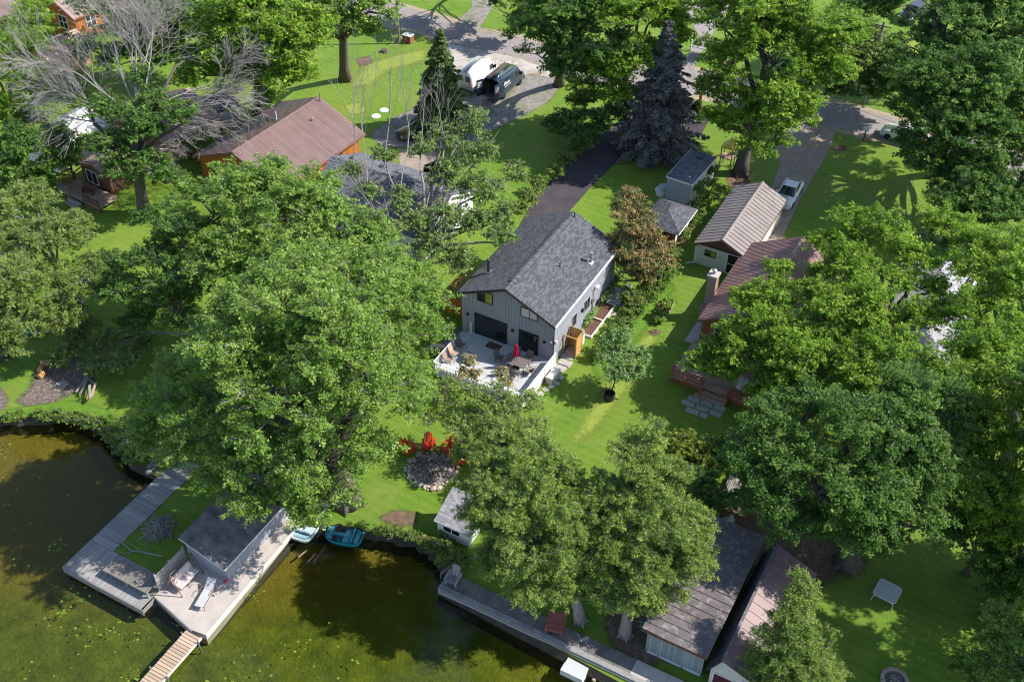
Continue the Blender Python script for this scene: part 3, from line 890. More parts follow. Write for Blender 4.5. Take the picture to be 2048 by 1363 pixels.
# openings on the front
window_at(house, TR(-7.02, -0.03, 0.44), 2.80, 2.02, M['black'], M['glass'], 3, 1, 0.08, 'sliding_door', 0.07)
window_at(house, TR(-2.98, -0.03, 0.42), 1.58, 1.98, M['black'], M['glass'], 2, 1, 0.08, 'sliding_door', 0.07)
window_at(house, TR(-2.88, -0.045, 3.95), 1.40, 0.84, M['black'], M['glass_blind'], 2, 1, 0.06)
window_at(house, TR(-6.78, -0.045, 3.98), 1.28, 1.0, M['black'], M['glass'], 2, 1, 0.06, panes=[M['glass'], M['glass_green']])
window_at(house, TR(0.03, 3.25, 1.45, SIDE), 0.62, 1.15, M['siding'], M['glass'], 1, 1, 0.05)
window_at(house, TR(0.03, 5.4, 1.5, SIDE), 0.9, 1.08, M['siding'], M['glass'], 2, 1, 0.05)
window_at(house, TR(0.03, 4.85, 1.95, SIDE), 0.14, 0.26, M['black'], M['glass'], 1, 1, 0.03, 'wall_lamp', 0.12)
for x in (-7.72, -0.78, -3.6):
    MB().lathe([(0.02, 0.1), (0.11, 0.06), (0.12, -0.08), (0.05, -0.14)], 10, TR(x, -0.14, 2.15)).box(x - .03, x + .03, -.13, -.03, 2.1, 2.26).build('wall_lamp', M['black'], house)
MB().box(-0.30, -0.12, -0.16, -0.03, 2.32, 2.46).box(0.03, 0.20, 0.1, 0.26, 2.2, 2.42).build('floodlight', M['white'], house)
# electric meter, conduit and air vent on the long side
MB().box(0.03, 0.2, 6.75, 7.05, 1.55, 1.95).tube([(0.1, 6.9, 0.1), (0.1, 6.9, 1.6)], 0.04, 6).tube([(0.1, 6.9, 1.95), (0.1, 6.9, 2.9)], 0.03, 6).build('electric_meter', M['chrome'], house)
MB().box(0.05, 0.4, 7.1, 7.5, 2.9, 2.98).box(0.03, 0.1, 7.1, 7.5, 2.7, 2.98).build('vent_hood', M['white'], house)
MB().lathe([(0.33, 0), (0.33, 0.06), (0.24, 0.09)], 18, TR(0.1, 8.05, 0.75) @ Matrix.Rotation(R(90), 4, 'Y')).build('hose_reel', M['black'], house)


def roof_z(x):
    return ZP - abs(x + W_ / 2) * (ZP - ZE) / (W_ / 2) + 0.1


def flue(root, x, y, h, r, mat, capr=None, base=True):
    z = roof_z(x)
    p = [(r, z - 0.1), (r, z + h)]
    if capr: p = [(r, z - 0.1), (r, z + h - 0.12), (capr, z + h - 0.1), (capr, z + h), (r * .5, z + h + 0.04)]
    f = MB().lathe(p, 12, TR(x, y, 0)).build('roof_flue', mat, root)
    if base:
        k = (ZP - ZE) / (W_ / 2) * (-1 if x > -W_ / 2 else 1)
        mm = Matrix.Translation((x, y, z + 0.005)) @ Matrix.Rotation(-math.atan(k), 4, 'Y')
        MB().box(-.26, .26, -.26, .26, 0, 0.02, mm).build('flashing', M['chrome'], f)


flue(house, -0.75, 7.8, 0.95, 0.11, M['chrome'], 0.17)
flue(house, -7.2, 2.4, 1.25, 0.13, M['darkgrey'], 0.17)
flue(house, -2.25, 5.2, 0.42, 0.05, M['black'], None, False)
flue(house, -3.85, 11.0, 0.42, 0.05, M['black'], None, False)

# ---- deck in front of the house
deck = thing('house_deck', 'pale grey painted deck with white railings in front of grey house', 'deck', FH)
DX0, DX1, DY, DZ = -7.65, 0.3, -5.6, 0.40
n = 52
w = (DX1 - DX0) / n
me = MB().box(0.004, w - 0.006, DY, -0.06, DZ - 0.035, DZ).mesh('deck_board')
me2 = MB().box(DY, -0.06, -0.0 + 0.004, w - 0.006, -0.035, 0).mesh('deck_board')
for k in range(n):
    link('deck_board', me2, M['deckpaint'], deck, Matrix.Translation((DX0 + (k + 1) * w, 0, DZ)) @ Matrix.Rotation(R(90), 4, 'Z'))
MB().box(DX0 + .02, DX1 - .02, DY + .02, DY + .07, 0.02, DZ - .04).box(DX0 + .02, DX0 + .07, DY + .08, -2.6, 0.02, DZ - .04).box(DX1 - .07, DX1 - .02, DY + .08, -.1, 0.02, DZ - .04).build('skirting', M['white'], deck)
for k, (a, b, zt) in enumerate(((-2.3, -0.15, 0.27), (-2.5, -0.15, 0.14))):
    box('step', M['deckpaint'], deck, DX0 - 0.32 * (k + 1), DX0 - 0.32 * k - 0.004, a, b, 0.0, zt)


def rail(root, p, q, zb, h, mat, sp=0.14, board=False, top=0.09):
    p = Vector((p[0], p[1], 0)); q = Vector((q[0], q[1], 0))
    L = (q - p).length
    ang = math.atan2(q.y - p.y, q.x - p.x)
    mm = Matrix.Translation((p.x, p.y, zb)) @ Matrix.Rotation(ang, 4, 'Z')
    MB().box(0, L, -top / 2, top / 2, h - 0.045, h).build('handrail', mat, root, mm)
    MB().box(0, L, -0.03, 0.03, 0.08, 0.13).build('bottom_rail', mat, root, mm)
    np_ = max(2, int(L / 1.8) + 1)
    pm = MB().box(-0.05, 0.05, -0.05, 0.05, 0, h + 0.02).mesh('rail_post')
    for k in range(np_):
        link('rail_post', pm, mat, root, mm @ Matrix.Translation((0.05 + (L - 0.1) * k / (np_ - 1), 0, 0)))
    ww = 0.055 if board else 0.02
    bme = MB().box(-ww, ww, -0.017, 0.017, 0.13, h - 0.045).mesh('baluster')
    nb = int(L / sp)
    for k in range(1, nb):
        link('baluster', bme, mat, root, mm @ Matrix.Translation((L * k / nb, 0, 0)))


rail(deck, (DX0 + .05, -2.55), (DX0 + .05, DY + .05), DZ, 0.95, M['white'], 0.13)
rail(deck, (DX0 + .05, DY + .05), (DX1 - .05, DY + .05), DZ, 0.95, M['white'], 0.13)
rail(deck, (DX1 - .05, DY + .05), (DX1 - .05, -0.1), DZ, 1.05, M['white'], 0.135, True)
box('newel_post', M['white'], deck, -7.42, -7.30, -0.3, -0.18, DZ, DZ + 1.15)
# white bench boards standing in for sunlit dapples along the front railing
for k in range(4):
    box('dapple_board', M['white'], deck, DX0 + .5, DX1 - .4, DY + .14 + k * 0.15, DY + .28 + k * 0.15, DZ + 0.40, DZ + 0.44)
MB().box(DX0 + .5, DX0 + .6, DY + .14, DY + .7, DZ, DZ + .4).box(-3.7, -3.6, DY + .14, DY + .7, DZ, DZ + .4).box(DX1 - .5, DX1 - .4, DY + .14, DY + .7, DZ, DZ + .4).build('dapple_board_leg', M['white'], deck)


def placed(mat4, parent_frame=FH):
    return parent_frame @ mat4


tag(MB().box(-0.6, 0.6, -0.38, 0.38, 0, 0.018, None, 0).build('doormat', M['fascia_brown'], None, FH @ TR(-4.95, -0.78, DZ + 0.003)), 'dark brown doormat lying before the wide sliding door', 'doormat')


def patio_chair(label, mm, fabric, group='sling chairs on the deck'):
    t = thing('patio_chair', label, 'chair', mm, group)
    MB().prism([(-0.26, 0.43), (0.24, 0.39), (0.24, 0.415), (-0.26, 0.455)], -0.25, 0.25, 'x').build('seat', fabric, t)
    MB().prism([(0.23, 0.39), (0.26, 0.39), (0.50, 1.02), (0.47, 1.03)], -0.25, 0.25, 'x').build('backrest', fabric, t)
    for s in (-1, 1):
        MB().tube([(s * .28, -0.33, 0), (s * .28, -0.27, 0.62), (s * .28, 0.30, 0.64)], 0.02, 5).build('arm', M['bronze'], t)
        MB().tube([(s * .28, -0.25, 0.44), (s * .28, 0.24, 0.40), (s * .28, 0.49, 1.03)], 0.018, 5).tube([(s * .28, 0.22, 0.4), (s * .28, 0.36, 0)], 0.018, 5).build('frame', M['bronze'], t)
    return t


patio_chair('tan sling chair nearest the front corner of the left deck railing', placed(TR(-6.95, -4.35, DZ, 90)), M['sling'])
patio_chair('orange-brown sling chair in the middle of the left deck railing', placed(TR(-7.0, -3.45, DZ, 84)), M['worn_plank'])
patio_chair('dark sling chair by the deck steps at the left railing', placed(TR(-7.05, -2.35, DZ, 75)), M['tabletop'])
tb = thing('side_table', 'low dark table between the sling chairs on the deck', 'table', placed(TR(-5.9, -3.2, DZ)))
MB().lathe([(0.45, 0.44), (0.47, 0.46), (0.45, 0.48)], 20).build('tabletop', M['tabletop'], tb)
for k in range(4):
    a = R(45 + 90 * k)
    MB().tube([(0.3 * math.cos(a), 0.3 * math.sin(a), 0.44), (0.4 * math.cos(a), 0.4 * math.sin(a), 0)], 0.018, 5).build('leg', M['bronze'], tb)
dt = thing('dining_table', 'dark grey rectangular patio table under the raspberry parasol', 'table', placed(TR(-2.15, -2.1, DZ, 0)))
MB().box(-0.95, 0.95, -0.52, 0.52, 0.70, 0.735, None, 0.02).build('tabletop', M['tabletop'], dt)
for sx in (-1, 1):
    for sy in (-1, 1):
        MB().tube([(sx * .82, sy * .42, 0.7), (sx * .88, sy * .46, 0)], 0.028, 6).build('leg', M['bronze'], dt)
pa = thing('parasol', 'closed raspberry red parasol standing in the patio table', 'parasol', placed(TR(-2.2, -2.05, DZ)))
MB().lathe([(0.02, 0.05), (0.02, 2.45)], 8).build('pole', M['bronze'], pa)
vs = []; fs = []
NN = 20
for i, (rr, zz) in enumerate([(0.10, 1.15), (0.17, 1.2), (0.16, 1.5), (0.13, 1.9), (0.10, 2.2), (0.05, 2.36), (0.02, 2.42)]):
    for k in range(NN):
        a = 2 * math.pi * k / NN
        q = rr * (1 + (0.32 if k % 2 else -0.18) * (1 if i < 5 else 0.2))
        vs.append((q * math.cos(a), q * math.sin(a), zz))
for i in range(6):
    for k in range(NN):
        j = (k + 1) % NN
        fs.append((i * NN + k, i * NN + j, (i + 1) * NN + j, (i + 1) * NN + k))
fs.append(tuple(range(NN - 1, -1, -1))); fs.append(tuple(range(6 * NN, 7 * NN)))
MB().add(vs, fs).build('canopy', M['pink_fabric'], pa)
MB().lathe([(0.25, 0), (0.25, 0.05), (0.06, 0.1)], 14).build('base', M['black'], pa)
for i, (x, y, a, lb) in enumerate(((-2.7, -1.3, 0, 'dark sling chair between the patio table and the house, near the wide door'), (-1.6, -1.25, 0, 'dark sling chair between the patio table and the narrow sliding door'), (-0.85, -2.15, -90, 'sling chair at the right end of the patio table by the white railing'), (-2.6, -3.0, 180, 'sling chair on the lake side of the patio table, left one'), (-1.6, -3.0, 178, 'sling chair on the lake side of the patio table, right one'), (-3.6, -2.1, 90, 'dark sling chair at the left end of the patio table'))):
    patio_chair(lb, placed(TR(x, y, DZ, a)), M['tabletop'] if i != 2 else M['sling'], 'chairs round the patio table')

bb = thing('deck_storage_box', 'tan plastic storage box on the grass against the white deck railing', 'box', placed(TR(0.45, -2.15, 0)))
MB().box(0, 0.62, 0, 1.35, 0, 0.56, None, 0.05).build('body', M['tan_plastic'], bb)
MB().prism([(-0.03, 0.56), (0.65, 0.56), (0.60, 0.66), (0.31, 0.70), (0.02, 0.66)], -0.03, 1.38, 'y').build('lid', M['cream'], bb)
gr = thing('barbecue', 'dark round-lidded barbecue beside the deck on the patio', 'barbecue', placed(TR(-8.35, -3.6, 0, 20)))
MB().prism([(-0.3, 0.85), (0.3, 0.85), (0.3, 1.0), (0.2, 1.17), (0, 1.24), (-0.2, 1.17), (-0.3, 1.0)], -0.45, 0.45, 'x').build('lid', M['darkgrey'], gr)
MB().box(-0.45, 0.45, -0.28, 0.28, 0.05, 0.85).build('cabinet', M['black'], gr)
MB().box(-0.85, -0.45, -0.25, 0.25, 0.82, 0.86).box(0.45, 0.85, -0.25, 0.25, 0.82, 0.86).build('side_shelf', M['chrome'], gr)

# ---- outdoor shower of new cedar
sw = thing('outdoor_shower', 'new orange cedar outdoor shower enclosure against the house wall', 'shower', placed(TR(0.08, 1.6, 0)))
me = MB().box(0, 1.1, -0.02, 0.02, 0, 0.12).mesh('slat')
for k in range(13):
    link('slat', me, M['cedar_new'], sw, Matrix.Translation((0.0, 1.08, 0.25 + k * 0.145)))
me = MB().box(0, 1.0, -0.016, 0.016, 0, 0.13).mesh('door_board')
for k in range(14):
    link('door_board', me, M['cedar_new'], sw, Matrix.Translation((1.12, 0.03, 0.06 + k * 0.136)) @ Matrix.Rotation(R(90), 4, 'Z'))
for x, y in ((0.04, 0), (1.12, 0), (1.12, 1.06), (0.04, 1.06)):
    box('post', M['cedar_new'], sw, x - .045, x + .045, y - .045, y + .045, 0, 2.02)
box('top_rail', M['cedar_new'], sw, 0.09, 1.07, -0.04, 0.04, 1.93, 2.0)
box('floor', M['worn_plank'], sw, 0.06, 1.08, 0.05, 1.0, 0.05, 0.12)
tk = thing('rain_tank', 'sage green lidded water tank behind the outdoor shower', 'tank', placed(TR(0.62, 3.35, 0)))
MB().lathe([(0.40, 0), (0.46, 0.1), (0.46, 1.15)], 20).build('body', M['white'], tk)
MB().lathe([(0.48, 1.14), (0.48, 1.2), (0.3, 1.27), (0.05, 1.29)], 20).build('lid', M['green_lid'], tk)
pl = thing('planter_border', 'pale timber edged flower bed along the long side of the house', 'planter', placed(TR(0.35, 4.5, 0)))
for (x0, x1, y0, y1) in ((0.85, 0.97, -0.2, 4.6), (0.0, 0.84, 2.1, 2.22), (0.0, 0.84, 4.5, 4.6), (0.0, 0.84, -0.2, -0.08)):
    box('timber', M['cream'], pl, x0, x1, y0, y1, 0, 0.22)
box('soil', M['fascia_brown'], pl, 0.0, 0.85, -0.1, 4.55, 0, 0.08)
porch = thing('side_porch', 'grey boarded side porch shaded beside the rear of the house', 'porch', placed(TR(0.05, 9.2, 0)))
me = MB().box(0.004, 1.5, 0.004, 0.136, 0.22, 0.26).mesh('porch_board')
for k in range(14):
    link('porch_board', me, M['deckpaint'], porch, Matrix.Translation((0, k * 0.14, 0)))
box('porch_base', M['grey_wood'], porch, 0.03, 1.45, 0.03, 1.92, 0, 0.21)
# wooden gate with pergola slats left of the house
gt = thing('wooden_gate', 'brown board gate and fence joining the left side of the house', 'gate', placed(TR(-W_ - 2.6, 1.5, 0)))
me = MB().box(0.004, 0.152, -0.02, 0.02, 0.05, 1.75).mesh('board')
for k in range(16):
    link('board', me, M['orange_wood'] if k % 3 == 0 else M['brown_deck'], gt, Matrix.Translation((k * 0.16, 0, 0)))
MB().box(0, 2.55, 0.025, 0.07, 0.4, 0.5).box(0, 2.55, 0.025, 0.07, 1.4, 1.5).build('rail', M['brown_deck'], gt)
pg = thing('pergola', 'small timber pergola with pale slats beside the house', 'pergola', placed(TR(-W_ - 2.5, 2.2, 0)))
for k in range(9):
    box('slat', M['cedar_new'], pg, 0.05 + k * 0.27, 0.12 + k * 0.27, 0, 1.4, 2.3, 2.42)
MB().box(0, 2.4, 0.05, 0.15, 2.16, 2.3).box(0, 2.4, 1.2, 1.3, 2.16, 2.3).build('beam', M['cedar_new'], pg)
for x, y in ((0.05, 0.1), (2.3, 0.1), (0.05, 1.25), (2.3, 1.25)):
    box('post', M['fascia_brown'], pg, x - .05, x + .05, y - .05, y + .05, 0, 2.16)

# stepping stones
path = thing('stepping_stones', 'trail of pale stepping stones from the shower round the deck box', 'path', None)
rr_ = random.Random(8)
for i, (u, v, s_) in enumerate([(1135, 712, .5), (1130, 726, .55), (1118, 735, .6), (1122, 755, .3), (1113, 767, .28), (1104, 773, .28), (1091, 779, .3), (1080, 787, .34), (1071, 797, .36), (1066, 806, .34), (1150, 704, .4), (1250, 585, .4), (1238, 598, .36), (1226, 610, .4), (1218, 620, .44), (1211, 630, .44), (1228, 628, .3), (1205, 637, .3), (1243, 610, .28), (1258, 572, .3)]):
    p = G(u, v)
    k = 7
    a0 = rr_.random() * 6
    poly = [(s_ * (0.85 + 0.3 * rr_.random()) * math.cos(a0 + 2 * math.pi * j / k), s_ * (0.85 + 0.3 * rr_.random()) * math.sin(a0 + 2 * math.pi * j / k) * 0.85) for j in range(k)]
    if i < 3 or 12 < i < 16:
        poly = [(-s_, -s_ * .7), (s_, -s_ * .7), (s_, s_ * .7), (-s_, s_ * .7)]
    MB().prism(poly, 0, 0.05, 'z').build('stone', M['slab'], path, frame(p))
sp = thing('patio_stones', 'dark round patio stones between the deck steps and the gate', 'patio', None)
for i in range(34):
    u = rr_.uniform(880, 945); v = rr_.uniform(650, 705)
    if v < 700 - (u - 878) * 0.75 or v > 722 - (u - 878) * 0.75: continue
    p = G(u, v); s_ = rr_.uniform(.22, .34)
    MB().prism([(s_ * (0.85 + 0.3 * rr_.random()) * math.cos(2 * math.pi * j / 8), s_ * (0.85 + 0.3 * rr_.random()) * math.sin(2 * math.pi * j / 8)) for j in range(8)], 0, 0.03, 'z').build('stone', M['rock'], sp, frame(p))
# ------------------------------------------------------------------ neighbouring buildings
# garage with taupe standing-seam roof
FG = frame(G(1389, 525))
gar = thing('metal_roof_garage', 'cream clapboard garage with taupe standing-seam metal roof beside the dirt drive', 'garage', FG)
gable_walls(gar, M['cream'], 0, 4.5, 0, 9.8, 2.3, 3.35)
clap_front(gar, M['cream'], 0, 4.5, 0, 0.1, 2.2)
clap_side(gar, M['cream'], 4.5, 0, 9.8, 0.1, 2.2)
MB().prism([(-0.02, 2.24), (4.52, 2.24), (2.25, 3.33)], -0.05, -0.002, 'y').build('gable_panel', M['fascia_brown'], gar)
MB().box(-0.05, 4.55, -0.075, -0.052, 2.14, 2.26).build('gable_trim', M['black'], gar)
for x in (-0.04, 4.46):
    box('corner_trim', M['white'], gar, x, x + 0.1, -0.045, 0.0, 0.05, 2.13)
roof_gable_y(gar, 0, 4.5, 0, 9.8, 2.3, 3.35, 'metal', M['taupe_roof'], 20, 0.22, 0.3, M['fascia_brown'], rib=0.05, ribw=0.07)
window_at(gar, TR(0.85, -0.03, 1.22), 0.9, 0.5, M['black'], M['glass'], 2, 1, 0.06, panes=[M['glass'], M['glass_green']])
window_at(gar, TR(2.9, -0.03, 0.1), 0.9, 1.95, M['white'], M['glass'], 1, 2, 0.09, 'screen_door')
MB().tube([(-0.18, -0.25, 2.2), (-0.06, -0.08, 2.0), (-0.06, -0.08, 0.12), (-0.6, -0.5, 0.06)], 0.05, 6).build('downpipe', M['white'], gar)

# long house with ribbed reddish roof and brick chimney
PH = G(1391, 646.7, 2.3)
FHH = frame((PH.x, PH.y, 0))
hh = thing('ribbed_roof_house', 'low house with reddish ribbed metal roof and brick chimney behind the red deck', 'house', FHH)
gable_walls(hh, M['fascia_brown'], 0.35, 8.6, 0.95, 11.8, 2.45, 4.62)
roof_gable_y(hh, 0.35, 8.6, 0.95, 11.8, 2.45, 4.62, 'metal', M['rust_roof'], 50, 0.35, 0.45, M['fascia_rust'], rib=0.035, ribw=0.07)
boards_front(hh, M['brown_deck'], 0.35, 8.6, 0.95, lambda x: 0.1, lambda x: 2.4, 0.3)
window_at(hh, TR(1.4, 0.92, 0.5), 1.8, 1.7, M['white'], M['glass'], 2, 1, 0.07, 'patio_door')
window_at(hh, TR(5.4, 0.92, 0.9), 1.5, 1.2, M['white'], M['glass'], 2, 1)
ch = MB().box(-0.62, 0.10, 3.6, 4.35, 0, 4.35).box(-0.8, 0.1, 3.45, 4.5, 0, 1.6).build('chimney', M['brick'], hh)
MB().box(-0.70, 0.18, 3.52, 4.43, 4.35, 4.55).build('chimney_cap', M['concrete'], ch)
MB().lathe([(0.13, 4.55), (0.13, 4.85), (0.2, 4.86), (0.2, 4.92), (0.04, 5.0)], 12, TR(-0.26, 3.98, 0)).build('flue_pot', M['chrome'], ch)
MB().tube([(0.05, 0.7, 2.2), (0.3, 0.9, 1.9), (0.3, 0.9, 0.1)], 0.045, 6).build('downpipe', M['fascia_rust'], hh)
box('plinth_path', M['concrete'], hh, -0.75, 0.3, 0.2, 9.5, 0.0, 0.04)

# red deck with railings in front of it
rd = thing('red_deck', 'weathered board deck with orange-red railings in front of ribbed roof house', 'deck', FHH)
me = MB().box(0, 7.5, 0.004, 0.138, -0.04, 0).mesh('deck_board')
for k in range(36):
    link('deck_board', me, M['worn_plank'], rd, Matrix.Translation((0.05, -4.75 + k * 0.145, 0.5)))
MB().box(0.1, 7.5, -4.72, -4.66, 0.05, 0.45).box(0.1, 0.16, -4.6, 0.4, 0.05, 0.45).box(7.45, 7.5, -4.6, 0.4, 0.05, 0.45).build('skirting', M['red_wood'], rd)


def rail_h(root, p, q, zb, h, mat, n=3):
    """railing of horizontal boards"""
    p = Vector((p[0], p[1], 0)); q = Vector((q[0], q[1], 0)); L = (q - p).length
    mm = Matrix.Translation((p.x, p.y, zb)) @ Matrix.Rotation(math.atan2(q.y - p.y, q.x - p.x), 4, 'Z')
    MB().box(-0.02, L + 0.02, -0.09, 0.09, h - 0.04, h).build('handrail', mat, root, mm)
    for k in range(n):
        MB().box(0, L, -0.02, 0.02, 0.12 + k * (h - 0.2) / n, 0.21 + k * (h - 0.2) / n).build('rail_board', mat, root, mm)
    np_ = max(2, int(L / 1.3) + 1)
    me = MB().box(-0.045, 0.045, -0.045, 0.045, -0.45, h - 0.04).mesh('rail_post')
    for k in range(np_):
        link('rail_post', me, mat, root, mm @ Matrix.Translation((0.05 + (L - .1) * k / (np_ - 1), 0.03, 0)))


rail_h(rd, (0.1, -4.7), (2.7, -4.7), 0.5, 0.85, M['red_wood'])
rail_h(rd, (4.9, -4.7), (7.5, -4.7), 0.5, 0.85, M['red_wood'])
rail_h(rd, (7.5, -4.7), (7.5, -1.5), 0.5, 0.85, M['red_wood'], 5)
rail_h(rd, (0.1, -4.7), (0.1, -3.9), 0.5, 0.85, M['red_wood'], 3)
for k in range(2):
    box('step', M['worn_plank'], rd, 2.8, 4.8, -5.05 - 0.3 * k, -4.76 - 0.3 * k, 0.0, 0.34 - 0.17 * k)
rail_h(rd, (2.75, -5.5), (2.75, -4.75), 0.35, 0.8, M['red_wood'], 1)
rail_h(rd, (4.85, -5.5), (4.85, -4.75), 0.35, 0.8, M['red_wood'], 1)
bs = thing('bistro_set_table', 'white patio table half hidden by leaves on the red deck', 'table', FHH @ TR(5.2, -3.3, 0.5))
MB().lathe([(0.55, 0.7), (0.57, 0.72), (0.55, 0.74)], 20).build('tabletop', M['white'], bs)
MB().lathe([(0.3, 0), (0.04, 0.06), (0.04, 0.7)], 10).build('pedestal', M['white'], bs)
pv = thing('paver_landing', 'pale rectangular stone pavers on the lawn before the red deck', 'paving', FHH)
for (x, y, w, d) in ((2.0, -6.35, 1.0, .6), (3.05, -6.3, 1.0, .6), (4.1, -6.3, .95, .62), (1.75, -6.98, 1.1, .56), (2.9, -6.95, 1.05, .58), (4.0, -6.98, 1.0, .62), (2.35, -7.6, 1.1, .56), (3.5, -7.58, .6, .55), (2.3, -5.75, .9, .5), (3.3, -5.72, 1.2, .5)):
    box('paver', M['slab'], pv, x, x + w - .05, y + 0.25, y + d + 0.2, 0.0, 0.05)

# pale shingle roof house half hidden by the maples
o_ = G(1800, 720, 3)
FI = frame((o_.x, o_.y, 0))
ih = thing('pale_roof_house', 'house with pale grey shingle roof showing through the right-hand maples', 'house', FI)
gable_walls(ih, M['white'], -2.8, 3.4, 0.4, 12.0, 3.0, 4.6)
roof_gable_y(ih, -2.8, 3.4, 0.4, 12.0, 3.0, 4.6, 'shingle', M['shingle_pale'], ov=0.35, ovf=0.4, fascia=M['white'])
window_at(ih, TR(-1.5, 0.38, 1.0), 1.4, 1.2, M['white'], M['glass'], 2, 1)
window_at(ih, TR(1.4, 0.38, 1.0), 1.2, 1.2, M['white'], M['glass'], 2, 1)

# brown metal roof cottage behind the big tree
PB = G(384, 312, 2.5)
FB = frame((PB.x, PB.y, 0), 32.3)
bh = thing('brown_roof_cottage', 'orange board cottage with brown ribbed metal roof beyond the big maple', 'house', FB)
gable_walls(bh, M['orange_wood'], 0.5, 10.6, 0.5, 11.9, 2.65, 4.75)
roof_gable_y(bh, 0.5, 10.6, 0.5, 11.9, 2.65, 4.75, 'metal', M['brown_roof'], 46, 0.5, 0.5, M['fascia_rust'], rib=0.03, ribw=0.06)
boards_side(bh, M['orange_wood'], 10.6, 0.5, 11.9, 0.1, 2.5, 0.3, 0.02, 0.025)
boards_front(bh, M['orange_wood'], 0.5, 10.6, 0.5, lambda x: 0.1, lambda x: 2.6, 0.3)
window_at(bh, TR(10.63, 8.2, 1.0, SIDE), 1.0, 1.0, M['fascia_brown'], M['glass'], 2, 1)
window_at(bh, TR(4.2, 0.47, 1.0), 1.6, 1.2, M['white'], M['glass'], 2, 1)


def bz(x):
    return 4.75 - abs(x - 5.55) * (4.75 - 2.65) / 5.05 + 0.08


for (x, y, h, r_, mt) in ((4.55, 7.2, 0.85, 0.06, 'white'), (7.2, 9.3, 0.35, 0.09, 'chrome'), (6.0, 12.0, 0.95, 0.06, 'pole_wood')):
    MB().lathe([(r_, bz(x) - 0.2), (r_, bz(x) + h), (r_ * .6, bz(x) + h + 0.03)], 8, TR(x, y, 0)).build('vent_pipe', M[mt], bh)

# grey shingle house to its right (ridge runs across)
PC = G(893, 388, 4.6)
FC = frame((PC.x, PC.y, 0), 118.3)
chs = thing('white_gable_house', 'white-walled house with grey shingle roof behind the sparse poplar', 'house', FC)
gable_walls(chs, M['white'], -4.2, 4.2, -12.0, 0.2, 2.7, 4.6)
roof_gable_y(chs, -4.2, 4.2, -12.0, 0.2, 2.7, 4.6, 'shingle', M['shingle2'], ov=0.4, ovf=0.35, fascia=M['white'])
window_at(chs, TR(-0.8, 0.23, 1.1, 180), 1.2, 1.1, M['white'], M['glass'], 2, 1)
for (x, y) in ((-1.6, -3.2), (-1.6, -8.0), (-1.2, -11.0)):
    z = 4.6 - abs(x) * 1.9 / 4.2 + 0.1
    MB().box(x - .18, x + .18, y - .18, y + .18, z - 0.1, z + 0.16).build('roof_vent', M['darkgrey'], chs)

# tan house with weathered pink roof on the left
PD = G(332, 292, 2.5)
FD = frame((PD.x, PD.y, 0), 33)
dh = thing('pink_roof_house', 'tan-sided house with weathered pink metal roof under the half-dead tree', 'house', FD)
gable_walls(dh, M['tan_siding'], -7.6, -0.3, 0.3, 7.0, 2.55, 4.2)
clap_side(dh, M['tan_siding'], -0.3, 0.3, 7.0, 0.1, 2.4, 0.22)
roof_gable_y(dh, -7.6, -0.3, 0.3, 7.0, 2.55, 4.2, 'metal', M['pink_roof'], 24, 0.3, 0.3, M['fascia_rust'], rib=0.03, ribw=0.08)
window_at(dh, TR(-0.27, 3.6, 1.0, SIDE), 1.5, 1.1, M['white'], M['glass'], 2, 1)
MB().box(-0.28, -0.1, 2.0, 2.3, 1.95, 2.1).build('wall_lamp', M['white'], dh)
dp = thing('dark_porch', 'dark shingled porch roof on posts with pale boarded parapet behind the tan house', 'porch', FD @ TR(-3.4, 7.4, 0))
MB().prism([(0, 2.7), (3.0, 2.35), (3.0, 2.5), (0, 2.85)], 0, 3.2, 'y').build('roof', M['shingle'], dp)
for x, y in ((2.8, 0.2), (2.8, 2.9), (0.2, 2.9)):
    box('post', M['fascia_brown'], dp, x - .06, x + .06, y - .06, y + .06, 0, 2.36)
box('parapet', M['grey_wood'], dp, 2.9, 3.0, 0.3, 3.0, 0.3, 1.1)
box('floor', M['grey_wood'], dp, 0, 3.0, 0, 3.2, 0.0, 0.3)
# small cottage with sunlit pinkish roof and a shaded deck
sc_ = thing('pinkish_roof_cottage', 'small cottage with sunlit pale pink roof behind the dark-railed deck', 'cottage', FD @ TR(-4.9, -6.7, 0))
gable_walls(sc_, M['fascia_brown'], 0.2, 3.9, 0.2, 2.9, 2.3, 2.9)
roof_gable_y(sc_, 0.2, 3.9, 0.2, 2.9, 2.3, 2.9, 'metal', M['pink_roof'], 7, 0.2, 0.2, M['fascia_rust'])
window_at(sc_, TR(0.9, 0.17, 0.6), 1.4, 1.3, M['white'], M['glass'], 2, 1)
dd = thing('dark_railed_deck', 'shaded grey-brown deck with dark red rails and steps before the pink-roof cottage', 'deck', FD @ TR(-5.2, -9.2, 0))
me = MB().box(0, 5.6, 0.004, 0.138, 0.46, 0.5).mesh('deck_board')
for k in range(16):
    link('deck_board', me, M['worn_plank'], dd, Matrix.Translation((0, 0.1 + k * 0.145, 0)))
rail_h(dd, (0.0, 0.1), (0.0, 2.2), 0.5, 0.8, M['brown_deck'])
rail_h(dd, (3.4, 0.1), (5.6, 0.1), 0.5, 0.8, M['fascia_brown'])
rail_h(dd, (0.0, 0.1), (1.3, 0.1), 0.5, 0.8, M['grey_wood'])
MB().box(0.03, 5.55, 0.12, 0.18, 0, 0.45).build('skirting', M['fascia_brown'], dd)
for k in range(2):
    box('step', M['grey_wood'], dd, 1.5, 3.2, -0.3 - 0.3 * k, -0.01 - 0.3 * k, 0, 0.33 - .16 * k)
bn_ = thing('deck_bench', 'dark wooden bench standing on the shaded deck by the pink-roof cottage', 'bench', FD @ TR(-2.4, -7.9, 0.5, 10))
box('seat', M['fascia_brown'], bn_, -0.7, 0.7, -0.25, 0.2, 0.4, 0.45)
